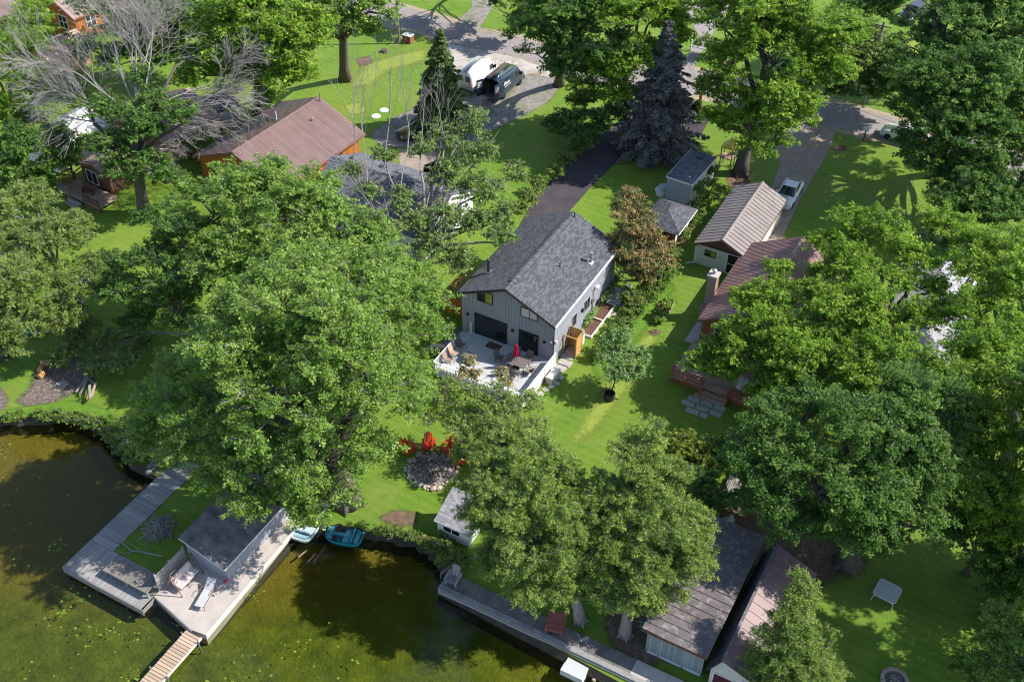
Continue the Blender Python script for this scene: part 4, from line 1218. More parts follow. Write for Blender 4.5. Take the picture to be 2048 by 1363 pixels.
box('backrest', M['fascia_brown'], bn_, -0.7, 0.7, 0.2, 0.25, 0.45, 0.95)
for x in (-0.6, 0.6):
    box('leg', M['fascia_brown'], bn_, x - .04, x + .04, -0.22, 0.2, 0, 0.4)

# white building at the left edge
wb = thing('white_wall_cottage', 'white-walled low cottage with pale roof at the left edge behind trees', 'cottage', frame(G(58, 318), 33))
gable_walls(wb, M['white'], 0, 4.4, 0, 6.5, 2.4, 3.5)
roof_gable_y(wb, 0, 4.4, 0, 6.5, 2.4, 3.5, 'metal', M['white'], 14, 0.3, 0.3, M['white'])
window_at(wb, TR(4.42, 2.0, 1.0, SIDE), 1.1, 0.9, M['darkgrey'], M['glass'], 2, 1)
# houses at the top left corner
oh = thing('orange_log_house', 'orange-brown wooden house with white windows in the top left corner', 'house', frame(G(112, 66), 33))
gable_walls(oh, M['orange_wood'], -3.0, 4.2, 0, 7.0, 3.2, 5.0)
boards_front(oh, M['orange_wood'], -3.0, 4.2, 0, lambda x: 0.1, lambda x: 3.1, 0.35)
boards_side(oh, M['orange_wood'], 4.2, 0, 7.0, 0.1, 3.1, 0.35)
roof_gable_y(oh, -3.0, 4.2, 0, 7.0, 3.2, 5.0, 'metal', M['pink_roof'], 16, 0.4, 0.4, M['fascia_rust'])
window_at(oh, TR(-1.7, -0.03, 1.2), 1.1, 1.3, M['white'], M['glass'], 2, 2, 0.09)
window_at(oh, TR(1.4, -0.03, 1.2), 1.3, 1.5, M['white'], M['glass'], 2, 2, 0.09)
window_at(oh, TR(4.23, 1.5, 1.2, SIDE), 1.2, 1.4, M['white'], M['glass'], 2, 2, 0.09)
M['peach'] = metal_roof_mat('peach_metal_roof', (0.50, 0.33, 0.23), (0.58, 0.40, 0.29), 0.6)  # pale peach is the roof's own colour
ph = thing('peach_roof_shed', 'building with pale peach roof below the orange wooden house', 'shed', frame(G(62, 140), 33))
gable_walls(ph, M['tan_siding'], 0, 4.2, 0, 5.2, 2.3, 3.2)
roof_gable_y(ph, 0, 4.2, 0, 5.2, 2.3, 3.2, 'metal', M['peach'], 9, 0.3, 0.3, M['tan_siding'])
window_at(ph, TR(1.2, -0.03, 0.9), 1.2, 1.0, M['white'], M['glass'], 2, 1)
br = thing('corner_brown_house', 'house with plain brown metal roof cut by the top left corner', 'house', frame(G(-30, 70), 33))
gable_walls(br, M['fascia_brown'], -4.5, 2.6, 0, 8, 2.6, 4.4)
roof_gable_y(br, -4.5, 2.6, 0, 8, 2.6, 4.4, 'metal', M['brown_roof'], 24, 0.4, 0.4, M['fascia_brown'])
window_at(br, TR(2.63, 2.0, 1.0, SIDE), 1.1, 1.0, M['white'], M['glass'], 2, 1)

# grey enclosed trailer-like shed and the small hip-roofed shed
tr = thing('grey_box_shed', 'tall flat-topped grey box shed dappled with shade behind the hip-roofed shed', 'shed', frame(G(1329, 398), 31))
box('wall', M['siding'], tr, 0, 2.55, 0, 5.4, 0.12, 2.55)
mb = MB().prism([(-0.06, 2.55), (2.61, 2.52), (2.61, 2.60), (1.27, 2.68), (-0.06, 2.62)], -0.08, 5.48, 'y')
mb.build('roof', M['shingle2'], tr)
MB().box(-0.09, -0.062, -0.09, 5.5, 2.46, 2.64).box(2.612, 2.64, -0.09, 5.5, 2.44, 2.62).box(-0.06, 2.61, -0.11, -0.082, 2.44, 2.6).build('roof_trim', M['white'], tr)
me = MB().box(0, 0.02, 0.006, 0.354, 0.12, 2.5).mesh('side_panel')
for k in range(15):
    link('side_panel', me, M['white'], tr, Matrix.Translation((2.55, k * 0.36, 0)))
MB().box(1.05, 1.5, 4.2, 4.6, 2.6, 2.82).build('roof_vent', M['black'], tr)
for y in (1.6, 3.6):
    for x in (0.2, 2.35):
        MB().lathe([(0.3, 0), (0.3, 0.2)], 14, TR(x - .1, y, 0.3) @ Matrix.Rotation(R(90), 4, 'Y')).build('wheel', M['tyre'], tr)
hs = thing('hip_roof_shed', 'small white shed with charcoal hip roof beside the browning cedar', 'shed', FG @ TR(-5.55, 0.35, 0))
box('wall', M['white'], hs, 0.35, 3.25, 0.45, 4.0, 0, 2.2)
box('front_wall', M['brown_deck'], hs, 0.38, 3.22, 0.40, 0.449, 0.05, 2.15)
sv = [(0, 0, 2.15), (3.65, 0, 2.15), (3.65, 4.4, 2.15), (0, 4.4, 2.15), (1.82, 1.7, 3.05), (1.82, 2.8, 3.05)]
for f_, nm in (((0, 1, 4), 'roof_slope'), ((1, 2, 5, 4), 'roof_slope'), ((2, 3, 5), 'roof_slope'), ((3, 0, 4, 5), 'roof_slope')):
    P_ = [Vector(sv[i]) for i in f_]
    al = (P_[1] - P_[0]).normalized()
    nrm = (P_[1] - P_[0]).cross(P_[2] - P_[0]).normalized()
    up = nrm.cross(al)
    mm = slope_matrix(P_[0], al, up)
    iv = mm.inverted()
    MB().prism([((iv @ p).x, (iv @ p).y) for p in P_], 0, 0.07, 'z').build(nm, M['shingle'], hs, mm)
MB().box(-0.02, 3.67, -0.03, 0.0, 2.04, 2.16).box(3.655, 3.69, 0.0, 4.42, 2.04, 2.16).box(-0.04, -0.005, 0, 4.42, 2.04, 2.16).build('eave_fascia', M['white'], hs)
pp = thing('plastic_tub', 'pale plastic tubs piled beside the grey box shed', 'tub', frame(G(1322, 388), 20))
MB().lathe([(0.5, 0), (0.6, 0.5), (0.62, 0.52), (0.5, 0.45), (0.1, 0.42)], 16).build('tub', M['white'], pp)
MB().lathe([(0.4, 0.52), (0.46, 0.9), (0.4, 0.92)], 14, TR(0.1, 0.1, 0)).build('upper_tub', M['mesh_top'], pp)
# ------------------------------------------------------------------ boathouses, docks, sea wall
FL = frame(G(458, 1161))
bl = thing('flat_roof_boathouse', 'grey boathouse with dark rolled roof sloping to the concrete pad', 'boathouse', FL)
MB().prism([(-3.2, 0), (0, 0), (0, 1.5), (-3.2, 2.45)], 0, 7.2, 'y').build('wall', M['siding_gap'], bl)
boards_front(bl, M['siding'], -3.2, 0, 0, lambda x: 0.05, lambda x: 1.5 - x * 0.95 / 3.2 - 0.02, 0.28)
boards_side(bl, M['siding'], 0, 0, 7.2, 0.05, 1.42, 0.28)
MB().prism([(-3.45, 2.53), (0.12, 1.47), (0.12, 1.55), (-3.45, 2.61)], -0.25, 7.4, 'y').build('roof', M['rolled'], bl)
MB().prism([(-3.45, 2.44), (0.12, 1.38), (0.12, 1.468), (-3.45, 2.528)], -0.25, -0.2, 'y').box(0.09, 0.13, -0.19, 7.4, 1.34, 1.465).build('fascia', M['white'], bl)

pad = thing('concrete_pad', 'pale concrete dock pad beside the flat-roofed boathouse', 'dock', FL)
MB().prism([(-3.35, -3.3), (0.45, -4.1), (1.42, -3.95), (1.1, 6.2), (0.04, 6.2), (0.04, -0.03), (-3.3, -0.03)], -1.0, 0.1, 'z').build('slab', M['concrete'], pad)
MB().prism([(1.43, -3.97), (1.50, -3.96), (1.18, 6.2), (1.11, 6.2)], -0.25, 0.14, 'z').build('edge_board', M['cream'], pad)
MB().prism([(-3.37, -3.36), (0.45, -4.18), (0.45, -4.11), (-3.36, -3.31)], -0.5, 0.09, 'z').build('edge_beam', M['grey_wood'], pad)

ld = thing('l_shaped_dock', 'weathered grey L-shaped plank dock along the left of the boathouse', 'dock', FL)
me = MB().box(0, 1.9, 0.004, 0.136, -0.04, 0).mesh('plank')
n = int((9.5 + 1.9) / 0.14)
for k in range(n):
    link('plank', me, M['grey_wood'], ld, Matrix.Translation((-10.15 + (0.05 * (k % 3 == 0)), -1.88 + k * 0.14, 0.06)))
me = MB().box(0, 2.55, 0.004, 0.136, -0.04, 0).mesh('plank')
for k in range(int(6.85 / 0.14)):
    link('plank', me, M['grey_wood'], ld, Matrix.Translation((-10.15 + (k + 1) * 0.14, -4.45, 0.06)) @ Matrix.Rotation(R(90), 4, 'Z'))
MB().box(-10.16, -3.25, -4.52, -4.46, -0.5, 0.05).box(-10.22, -10.16, -4.5, 9.5, -0.5, 0.05).box(-3.3, -3.24, -4.45, -1.9, -0.3, 0.04).build('edge_beam', M['grey_wood'], ld)
for x, y in ((-10.1, -4.4), (-7.5, -4.4), (-4.9, -4.4), (-10.1, -1.5), (-10.1, 1.5), (-10.1, 4.5)):
    MB().lathe([(0.09, -1.3), (0.09, 0.0)], 8, TR(x, y, 0)).build('pile', M['grey_wood'], ld)

pier = thing('plank_pier', 'narrow tan plank pier running out from the concrete pad', 'pier', FL)
me = MB().box(0.0, 1.15, 0.01, 0.20, 0.0, 0.04).mesh('plank')
rr_ = random.Random(4)
for k in range(46):
    link('plank', me, M['pier_wood'], pier, Matrix.Translation((0.12 + rr_.uniform(-.012, .012), -4.25 - (k + 1) * 0.225, 0.02 + rr_.uniform(-.004, .004))))
MB().box(0.16, 0.24, -14.6, -4.2, -0.14, 0.018).box(1.14, 1.22, -14.6, -4.2, -0.14, 0.018).build('stringer', M['grey_wood'], pier)
MB().box(1.282, 1.33, -14.6, -4.2, -0.12, 0.06).build('edge_board', M['cream'], pier)
for y in (-4.6, -7.4, -10.4, -13.4):
    for x in (0.08, 1.40):
        MB().lathe([(0.05, -1.3), (0.05, 0.25)], 8, TR(x, y, 0)).build('pile', M['chrome'], pier)

M['old_wood'] = plank_mat('dark_weathered_slats', (0.25, 0.225, 0.20), (0.15, 0.135, 0.12), 0.85)
st = thing('slatted_platform', 'low weathered slatted platform standing on the grey dock', 'table', FL @ TR(-7.3, -3.65, 0.06))
me = MB().box(0, 1.2, 0.012, 0.128, 0.56, 0.6).mesh('slat')
for k in range(27):
    link('slat', me, M['old_wood'], st, Matrix.Translation(((k + 1) * 0.14, 0, 0)) @ Matrix.Rotation(R(90), 4, 'Z'))
for x in (0.1, 1.9, 3.7):
    for y in (0.1, 1.1):
        box('leg', M['grey_wood'], st, x - .05, x + .05, y - .05, y + .05, 0, 0.56)
MB().box(0.02, 3.8, 0.03, 0.08, 0.44, 0.555).box(0.02, 3.8, 1.1, 1.15, 0.44, 0.555).build('apron', M['grey_wood'], st)

sw_ = thing('swing_seat', 'rusty framed swing seat with pale cushions and slatted screen behind', 'swing', FL @ TR(-2.35, -1.45, 0.1, 90))
# local x along the seat, -y is the front
for s in (-1, 1):
    MB().tube([(s * 1.05, -0.65, 0), (s * 1.0, 0.0, 1.85), (s * 1.05, 0.65, 0)], 0.035, 6).build('side_frame', M['bronze'] if s > 0 else M['fascia_rust'], sw_)
MB().tube([(-1.0, 0, 1.85), (1.0, 0, 1.85)], 0.035, 6).build('top_bar', M['bronze'], sw_)
MB().box(-0.85, 0.85, -0.48, 0.12, 0.42, 0.56, None, 0.04).build('seat_cushion', M['cushion'], sw_)
MB().prism([(0.10, 0.52), (0.24, 0.54), (0.36, 1.0), (0.24, 1.02)], -0.85, 0.85, 'x').build('back_cushion', M['cushion'], sw_)
MB().tube([(-0.88, -0.5, 0.4), (0.88, -0.5, 0.4)], 0.02, 5).tube([(-0.88, 0.15, 0.4), (0.88, 0.15, 0.4)], 0.02, 5).tube([(-0.92, 0.0, 0.5), (-0.98, 0, 1.82)], 0.012, 4).tube([(0.92, 0.0, 0.5), (0.98, 0, 1.82)], 0.012, 4).build('hanger', M['bronze'], sw_)
sc = thing('slatted_screen', 'grey slatted wooden screen behind the swing seat', 'screen', FL @ TR(-3.28, -2.9, 0.06))
me = MB().box(-0.015, 0.015, 0, 2.7, 0, 0.085).mesh('slat')
for k in range(15):
    link('slat', me, M['grey_wood'], sc, Matrix.Translation((0, 0, 0.1 + k * 0.105)))
for y in (0.05, 1.35, 2.65):
    box('post', M['grey_wood'], sc, -0.09, -0.016, y - .045, y + .045, 0, 1.75)
lg = thing('sun_lounger', 'pale grey sling sun lounger on the sunny concrete pad', 'lounger', FL @ TR(-0.35, -1.75, 0.1, 14))
MB().prism([(-1.0, 0.36), (0.35, 0.34), (0.35, 0.37), (-1.0, 0.39)], -0.3, 0.3, 'x').build('seat', M['greysling'], lg)
MB().prism([(0.36, 0.34), (1.05, 0.68), (1.03, 0.71), (0.36, 0.37)], -0.3, 0.3, 'x').build('backrest', M['greysling'], lg)
for s in (-1, 1):
    MB().tube([(s * .32, -1.02, 0.36), (s * .32, 0.36, 0.34), (s * .32, 1.06, 0.69)], 0.02, 5).build('side_rail', M['bronze'], lg)
    MB().tube([(s * .33, -0.9, 0.35), (s * .34, -0.98, 0)], 0.018, 5).tube([(s * .33, 0.45, 0.36), (s * .36, 0.6, 0)], 0.018, 5).build('leg', M['bronze'], lg)
    MB().tube([(s * .33, -0.05, 0.35), (s * .40, 0.0, 0.58), (s * .40, 0.4, 0.56), (s * .35, 0.5, 0.42)], 0.018, 5).build('arm', M['fascia_rust'], lg)
tag(MB().lathe([(0.04, 0.1), (0.09, 0.14), (0.10, 0.28), (0.05, 0.36), (0.02, 0.40)], 10).build('dock_bottle', M['pink_fabric'], None, FL @ TR(-0.05, -0.25, 0.0)), 'small pink bottle by the boathouse corner', 'bottle')
tag(MB().box(0, 0.5, 0, 0.62, 0, 0.25, None, 0.03).box(0.05, 0.45, 0.05, 0.57, 0.25, 0.27).build('cooler_box', M['white'], None, FL @ TR(-3.95, -2.85, 0.06, 20)), 'small white box between the slatted platform and the swing', 'box')

# sea wall on the right
FS = frame(G(885, 1172))
sea = thing('sea_wall', 'low grey concrete sea wall with mossy walkway along the right bank', 'wall', FS)
for k in range(9):
    box('walk_slab', M['concrete_dark'] if k < 6 else M['concrete'], sea, 0.1 + k * 2.2, 0.1 + (k + 1) * 2.2 - 0.02, -0.02, 1.08, -0.5, 0.2 + 0.004 * (k % 2))
box('kerb', M['rock'], sea, -0.12, 19.9, -0.38, -0.025, -1.2, 0.24)
box('end_wall', M['rock'], sea, -0.12, 0.095, -0.02, 1.2, -1.2, 0.22)
box('fender_beam', M['grey_wood'], sea, 0.2, 19.9, -0.46, -0.385, -0.1, 0.12)
tag(MB().tube([(-0.6, 0.8, 0.05), (-0.35, 1.6, 0.12), (-0.1, 2.6, 0.2)], 0.06, 6).tube([(-0.62, 0.78, 0.05), (-0.62, 0.78, -0.9)], 0.05, 6).build('mooring_rail', M['deadwood'], None, FS), 'pale bent mooring rail at the end of the sea wall', 'rail')
fl = thing('float_platform', 'pale float and step moored against the sea wall at the bottom edge', 'float', FS @ TR(9.45, -1.75, 0))
box('float', M['mesh_top'], fl, 0, 1.5, 0.0, 0.62, -0.5, 0.02, 0.02)
box('step', M['mesh_top'], fl, 0.0, 1.45, 0.66, 1.3, -0.5, -0.12, 0.02)
st2 = random.Random(9)
wr = thing('wall_rocks', 'tan rocks in the water at the foot of the sea wall beside the float', 'rocks', FS)
for k in range(8):
    rbm = MB()
    s_ = st2.uniform(.12, .25)
    rbm.lathe([(s_ * .6, -0.1), (s_, 0.05), (s_ * .7, s_ * .8), (s_ * .1, s_)], 7)
    rbm.build('rock', M['stone'], wr, TR(11.3 + st2.uniform(0, 1.6), -0.9 + st2.uniform(-.3, .3), -0.6, st2.uniform(0, 90)))


def adirondack(name, label, mm, mat, group):
    t = thing(name, label, 'chair', mm, group)
    me = MB().prism([(-0.50, 0.36), (0.16, 0.20), (0.16, 0.225), (-0.50, 0.385)], 0, 0.088, 'x').mesh('seat_slat')
    for k in range(5):
        link('seat_slat', me, mat, t, Matrix.Translation((-0.25 + k * 0.1, 0, 0)))
    for k in range(5):
        h = 0.98 - 0.035 * (k - 2) ** 2
        x0 = -0.235 + k * 0.094
        sp_ = (k - 2) * 0.012
        MB().add([(x0, 0.14, 0.2), (x0 + 0.086, 0.14, 0.2), (x0 + 0.086, 0.17, 0.2), (x0, 0.17, 0.2), (x0 + sp_ - .004, 0.42, h), (x0 + 0.09 + sp_, 0.42, h), (x0 + 0.09 + sp_, 0.45, h), (x0 + sp_ - .004, 0.45, h)], [(0, 3, 2, 1), (4, 5, 6, 7), (0, 1, 5, 4), (1, 2, 6, 5), (2, 3, 7, 6), (3, 0, 4, 7)]).build('back_slat', mat, t)
    for s in (-1, 1):
        MB().box(s * .36 - .07, s * .36 + .07, -0.52, 0.30, 0.52, 0.545, None, 0).build('arm', mat, t)
        MB().box(s * .31 - .02, s * .31 + .02, -0.47, -0.36, 0, 0.52).build('front_leg', mat, t)
        MB().prism([(-0.46, 0.26), (-0.46, 0.36), (0.42, 0.10), (0.52, 0.0), (0.36, 0.0)], s * .27 - .02, s * .27 + .02, 'x').build('side_rail', mat, t)
        MB().prism([(0.24, 0.2), (0.29, 0.2), (0.32, 0.54), (0.27, 0.54)], s * .29 - .02, s * .29 + .02, 'x').build('rear_post', mat, t)
    return t


adirondack('adirondack_chair', 'weathered grey wooden Adirondack chair on the sea wall walkway', frame(G(908, 1160, 0.2), 0) @ Matrix.Translation((0, 0, 0.2 - 0.2)) @ Matrix.Rotation(R(-22), 4, 'Z') @ Matrix.Scale(1.12, 4), M['grey_wood'], None)
FP = G(862, 940)
for (u, v, lb) in ((814, 902, 'bright red Adirondack chair left of the stone fire pit'), (858, 894, 'bright red Adirondack chair at the back of the stone fire pit'), (899, 901, 'bright red Adirondack chair behind right of the stone fire pit'), (922, 924, 'bright red Adirondack chair right of the stone fire pit, nearest the cedar')):
    p = G(u, v)
    d = FP - p
    a = math.degrees(math.atan2(d.x, -d.y))
    adirondack('adirondack_chair', lb, frame((p.x, p.y, 0), 0) @ Matrix.Rotation(R(a), 4, 'Z') @ Matrix.Scale(1.16, 4), M['red_plastic'], 'red chairs round the fire pit')


def rock_mesh(r_, rg_, flat=0.6):
    bm_ = bmesh.new()
    bmesh.ops.create_icosphere(bm_, subdivisions=1, radius=1)
    for v in bm_.verts:
        v.co = Vector((v.co.x * (0.8 + .4 * rg_.random()), v.co.y * (0.7 + .4 * rg_.random()), v.co.z * flat * (0.7 + .5 * rg_.random()))) * r_
    m_ = bpy.data.meshes.new('stone'); bm_.to_mesh(m_); bm_.free()
    return m_


rk = random.Random(21)
rocks = [rock_mesh(1.0, rk) for _ in range(8)]
fp = thing('fire_pit', 'ring of pale field stones round ash and charred wood on the lawn', 'fire pit', frame((FP.x, FP.y, 0), 0) @ Matrix.Scale(1.16, 4))
for ring, (rr, nn) in enumerate(((1.45, 40), (1.25, 34), (1.6, 30))):
    for k in range(nn):
        a = 2 * math.pi * (k + rk.random() * .7) / nn
        s_ = rk.uniform(.08, .17)
        link('stone', rocks[rk.randrange(8)], None, fp, Matrix.Translation(((rr + rk.uniform(-.12, .12)) * math.cos(a), (rr + rk.uniform(-.12, .12)) * 0.95 * math.sin(a), s_ * .45)) @ Matrix.Rotation(rk.random() * 6, 4, 'Z') @ Matrix.Scale(s_, 4))
for x, y in ((0.25, -1.55), (0.6, -1.5)):
    link('stone', rocks[1], None, fp, Matrix.Translation((x, y, 0.1)) @ Matrix.Scale(.24, 4))
for m_ in rocks:
    m_.materials.clear(); m_.materials.append(M['stone'])
M['ash'] = pmat('grey_ash', (0.30, 0.29, 0.26), (0.09, 0.09, 0.075), 6, 0.95, 0.6, fine=20)
MB().lathe([(1.3, 0.0), (1.25, 0.05), (0.7, 0.09), (0.05, 0.12)], 24).build('ash_bed', M['ash'], fp)
for k in range(70):
    a = rk.random() * 6.28; q = rk.random() ** .5 * 1.05
    x, y = q * math.cos(a), q * math.sin(a); b = rk.random() * 3.14; L = rk.uniform(.12, .4)
    MB().tube([(x - L * math.cos(b), y - L * math.sin(b), .1 + rk.random() * .1), (x + L * math.cos(b), y + L * math.sin(b), .1 + rk.random() * .16)], rk.uniform(.015, .04), 5).build('charred_stick' if k % 3 == 0 else 'pale_stick', M['bark'] if k % 3 == 0 else (M['deadwood'] if k % 3 == 1 else M['worn_plank']), fp)

# grey shed on the bank
FK = frame(G(876, 1066))
ks = thing('bank_shed', 'small pale grey shed with two windows on the bank under the cedar', 'shed', FK)
MB().prism([(0, 0.05), (2.1, 0.05), (2.1, 2.25), (0, 1.45)], 0, 2.45, 'x').build('wall', M['mesh_top'], ks)
clap_front(ks, M['cream'], 0, 2.45, 0, 0.08, 1.42, 0.2)
MB().prism([(-0.22, 1.40), (2.3, 2.36), (2.3, 2.44), (-0.22, 1.48)], -0.15, 2.6, 'x').build('roof', M['shingle_pale'], ks)
window_at(ks, TR(0.5, -0.03, 0.75), 1.25, 0.45, M['white'], M['glass'], 2, 1, 0.06)
for x in (0.1, 2.4):
    box('post', M['pier_wood'], ks, x - .05, x + .05, -0.06, 0.04 - 0.05, -0.5, 0.07)

# boathouse with ribbed roof at the bottom
FR = frame(G(1288, 1298))
rb = thing('ribbed_roof_boathouse', 'boathouse with stained brown ribbed metal roof and grey-blue front boards', 'boathouse', FR)
box('wall', M['darkgrey'], rb, 0.05, 3.75, 0.05, 9.6, 0, 2.4)
boards_front(rb, M['greyblue'], 0.05, 3.75, 0.05, lambda x: 0.02, lambda x: 2.4, 0.18, 0.012)
metal_slope(rb, (-0.2, 9.9, 2.72), (0, -1, 0), (1, 0, -0.045), 10.35, 4.2, M['old_roof'], 17, 0.05, 0.04, 0.09)
MB().box(-0.2, 4.0, -0.47, -0.43, 2.45, 2.68).build('fascia', M['fascia_brown'], rb)
box('door_track', M['white'], rb, 0.2, 3.7, -0.08, 0.02, 0.0, 0.1)
rp = thing('launch_ramp', 'dark stained concrete launching ramp with rusty rails before the boathouse', 'ramp', FR)
MB().prism([(0.0, 0.03), (-3.6, -0.9), (-3.6, -1.3), (0.0, -0.6)], -0.1, 3.9, 'x').build('slab', M['concrete_dark'], rp)
for x in (0.9, 2.5):
    MB().prism([(0.0, 0.04), (0.0, 0.12), (-3.6, -0.80), (-3.6, -0.88)], x, x + 0.07, 'x').build('rail', M['fascia_rust'], rp)

M['pink_old'] = metal_roof_mat('faded_maroon_metal_roof', (0.19, 0.115, 0.115), (0.25, 0.165, 0.16), 0.5, dirt=(0.1, 0.08, 0.08))
F2 = frame(G(1420, 1363))
r2 = thing('gable_boathouse', 'narrow gable boathouse with reddish-brown roof and pale front at the bottom edge', 'boathouse', F2)
MB().prism([(-0.1, 0), (3.1, 0), (3.1, 1.95), (0.5, 3.0), (-0.1, 1.8)], -0.1, 9.2, 'y').build('wall', M['darkgrey'], r2)
clap_front(r2, M['cream'], -0.1, 3.1, -0.1, 0.05, 1.78, 0.18)
MB().prism([(-0.12, 1.78), (3.12, 1.9), (0.5, 2.98)], -0.16, -0.11, 'y').build('gable_panel', M['cream'], r2)
metal_slope(r2, (-0.28, 9.45, 1.45), (0, -1, 0), (0.78, 0, 1.57), 9.8, 1.76, M['darkgrey'], 14, 0.03, 0.03)  # left slope dark grey, not maroon: its shaded side put into the colour
metal_slope(r2, (3.35, -0.35, 1.86), (0, 1, 0), (-2.85, 0, 1.16), 9.8, 3.08, M['pink_old'], 14, 0.03, 0.03)
MB().box(0.42, 0.60, -0.36, 9.46, 3.05, 3.10).build('ridge_cap', M['old_roof'], r2)
window_at(r2, TR(0.15, -0.14, 0.05), 1.4, 1.3, M['white'], M['maroon'], 1, 1, 0.08, 'front_door')
window_at(r2, TR(1.9, -0.14, 0.9), 0.9, 0.8, M['white'], M['glass'], 1, 1, 0.07)

# weathered red picnic bench, pipes, wire reel and table
pbn = thing('red_bench', 'worn red slatted bench table on the bank under the leaning cedar', 'bench', frame(G(1112, 1252), 14))
me = MB().box(0, 1.2, 0.006, 0.17, 0.6, 0.64).mesh('slat')
for k in range(9):
    link('slat', me, M['dark_red_wood'] if k % 3 else M['red_wood'], pbn, Matrix.Translation((-0.6, -0.85 + k * 0.178, 0)))
for x in (-0.5, 0.5):
    for y in (-0.7, 0.6):
        box('leg', M['dark_red_wood'], pbn, x - .05, x + .05, y - .05, y + .05, 0, 0.6)
rk_ = thing('pipe_rack', 'teal pipe rack behind the straight cedar trunk', 'rack', frame(G(1280, 1262), 20))
for x in (0, 0.35):
    for y in (0, 1.0):
        MB().tube([(x, y, 0), (x, y, 1.3)], 0.04, 6).build('pipe', M['tealpipe'], rk_)
for z in (0.5, 1.0):
    MB().tube([(-0.2, 0, z), (1.1, 0.1, z)], 0.04, 6).tube([(-0.2, 1.0, z), (1.1, 1.0, z)], 0.04, 6).build('crossbar', M['tealpipe'], rk_)
lp = thing('log_round', 'pile of pale split log pieces on the grass by the sea wall', 'logs', frame(G(1163, 1284), 20))
for k, (x, y, z, a) in enumerate(((0, 0, .12, 20), (.3, .12, .12, 80), (-.2, .22, .12, 140), (.1, .1, .32, 50), (.42, -.1, .1, 10), (-.15, -.2, .1, 100))):
    MB().tube([(-.28, 0, 0), (.28, 0, 0)], .11, 7, TR(x, y, z, a)).build('log', M['deadwood'] if k % 2 else M['pinkslab'], lp)
tt = thing('mesh_table', 'square pale mesh-top garden table on the shaded lawn at lower right', 'table', frame(G(1770, 1195), 35))
MB().prism([(-.72, -.6), (-.6, -.72), (.6, -.72), (.72, -.6), (.72, .6), (.6, .72), (-.6, .72), (-.72, .6)], 0.70, 0.72, 'z').build('tabletop', M['mesh_top'], tt)
MB().tube([(-.74, -.6, .72), (-.6, -.74, .72), (.6, -.74, .72), (.74, -.6, .72), (.74, .6, .72), (.6, .74, .72), (-.6, .74, .72), (-.74, .6, .72), (-.74, -.6, .72)], .022, 5).build('rim', M['white'], tt)
for sx in (-1, 1):
    for sy in (-1, 1):
        MB().tube([(sx * .35, sy * .35, .69), (sx * .62, sy * .62, .5), (sx * .72, sy * .72, 0)], .022, 5).build('leg', M['white'], tt)
ch_ = adirondack('garden_chair', 'white plastic chair under the dark tree behind the ribbed roof boathouse', frame(G(1452, 1054), 60) , M['mesh_top'], None)
pit = thing('brick_fire_ring', 'dark ring of stacked blocks at the bottom edge of the right lawn', 'fire ring', frame(G(1788, 1362), 0))
me = MB().box(-.2, .2, -.12, .12, 0, .25).mesh('block')
for k in range(11):
    a = 2 * math.pi * k / 11
    link('block', me, M['concrete_dark'] if k % 3 else M['pinkslab'], pit, Matrix.Translation((.72 * math.cos(a), .72 * math.sin(a), 0.02 * (k % 2))) @ Matrix.Rotation(a + math.pi / 2, 4, 'Z'))
MB().lathe([(.6, 0.01), (.3, .08), (.02, .1)], 12).build('ash', M['ash'], pit)
for k in range(7):
    a = k * .9
    MB().tube([(-.35 * math.cos(a), -.35 * math.sin(a), .12 + .03 * k), (.35 * math.cos(a), .35 * math.sin(a), .16 + .02 * k)], .035, 5).build('stick', M['bark_pale'], pit)
bd = thing('old_bench', 'grey weathered dock bench under the trees above the ribbed boathouse', 'bench', frame(G(1462, 985), 24))
for k in range(4):
    box('slat', M['grey_wood'], bd, -0.5 + k * .26, -0.27 + k * .26, -1.2, 1.2, .38, .42)
for y in (-1, 1):
    box('leg', M['grey_wood'], bd, -.45, .5, y - .05, y + .05, 0, .37)
bd2 = copy_tree(bd); bd2.matrix_world = frame(G(1485, 935), 22)
bd2['label'] = 'second grey weathered bench higher up under the trees, further from the boathouse'
bd['group'] = bd2['group'] = 'old grey benches'
# ------------------------------------------------------------------ vehicles
def loft(stations, close=True):
    """stations: lists of (x, z) half-section points at y; mirrored to a closed ring"""
    mb = MB(); vs = []; fs = []
    n = None
    for y, half in stations:
        ring = [(x, y, z) for x, z in half] + [(-x, y, z) for x, z in reversed(half)]
        n = len(ring); vs += ring
    k = len(stations)
    for i in range(k - 1):
        for j in range(n):
            q = (j + 1) % n
            fs.append((i * n + j, i * n + q, (i + 1) * n + q, (i + 1) * n + j))
    fs.append(tuple(range(n - 1, -1, -1))); fs.append(tuple(range((k - 1) * n, k * n)))
    return mb.add(vs, fs)


def wheel(root, x, y, r=0.34, w=0.22, s=1):
    mm = Matrix.Translation((x, y, r)) @ Matrix.Rotation(R(90), 4, 'Y')
    t = MB().lathe([(r * .55, -w / 2), (r * .93, -w / 2), (r, -w * .3), (r, w * .3), (r * .93, w / 2), (r * .55, w / 2)], 20).build('wheel', M['tyre'], root, mm, True)
    mb = MB().lathe([(r * .60, s * w * .36), (r * .62, s * w * .44), (r * .2, s * w * .46), (r * .1, s * w * .50)], 20)
    mb.build('rim', M['rim'], t)


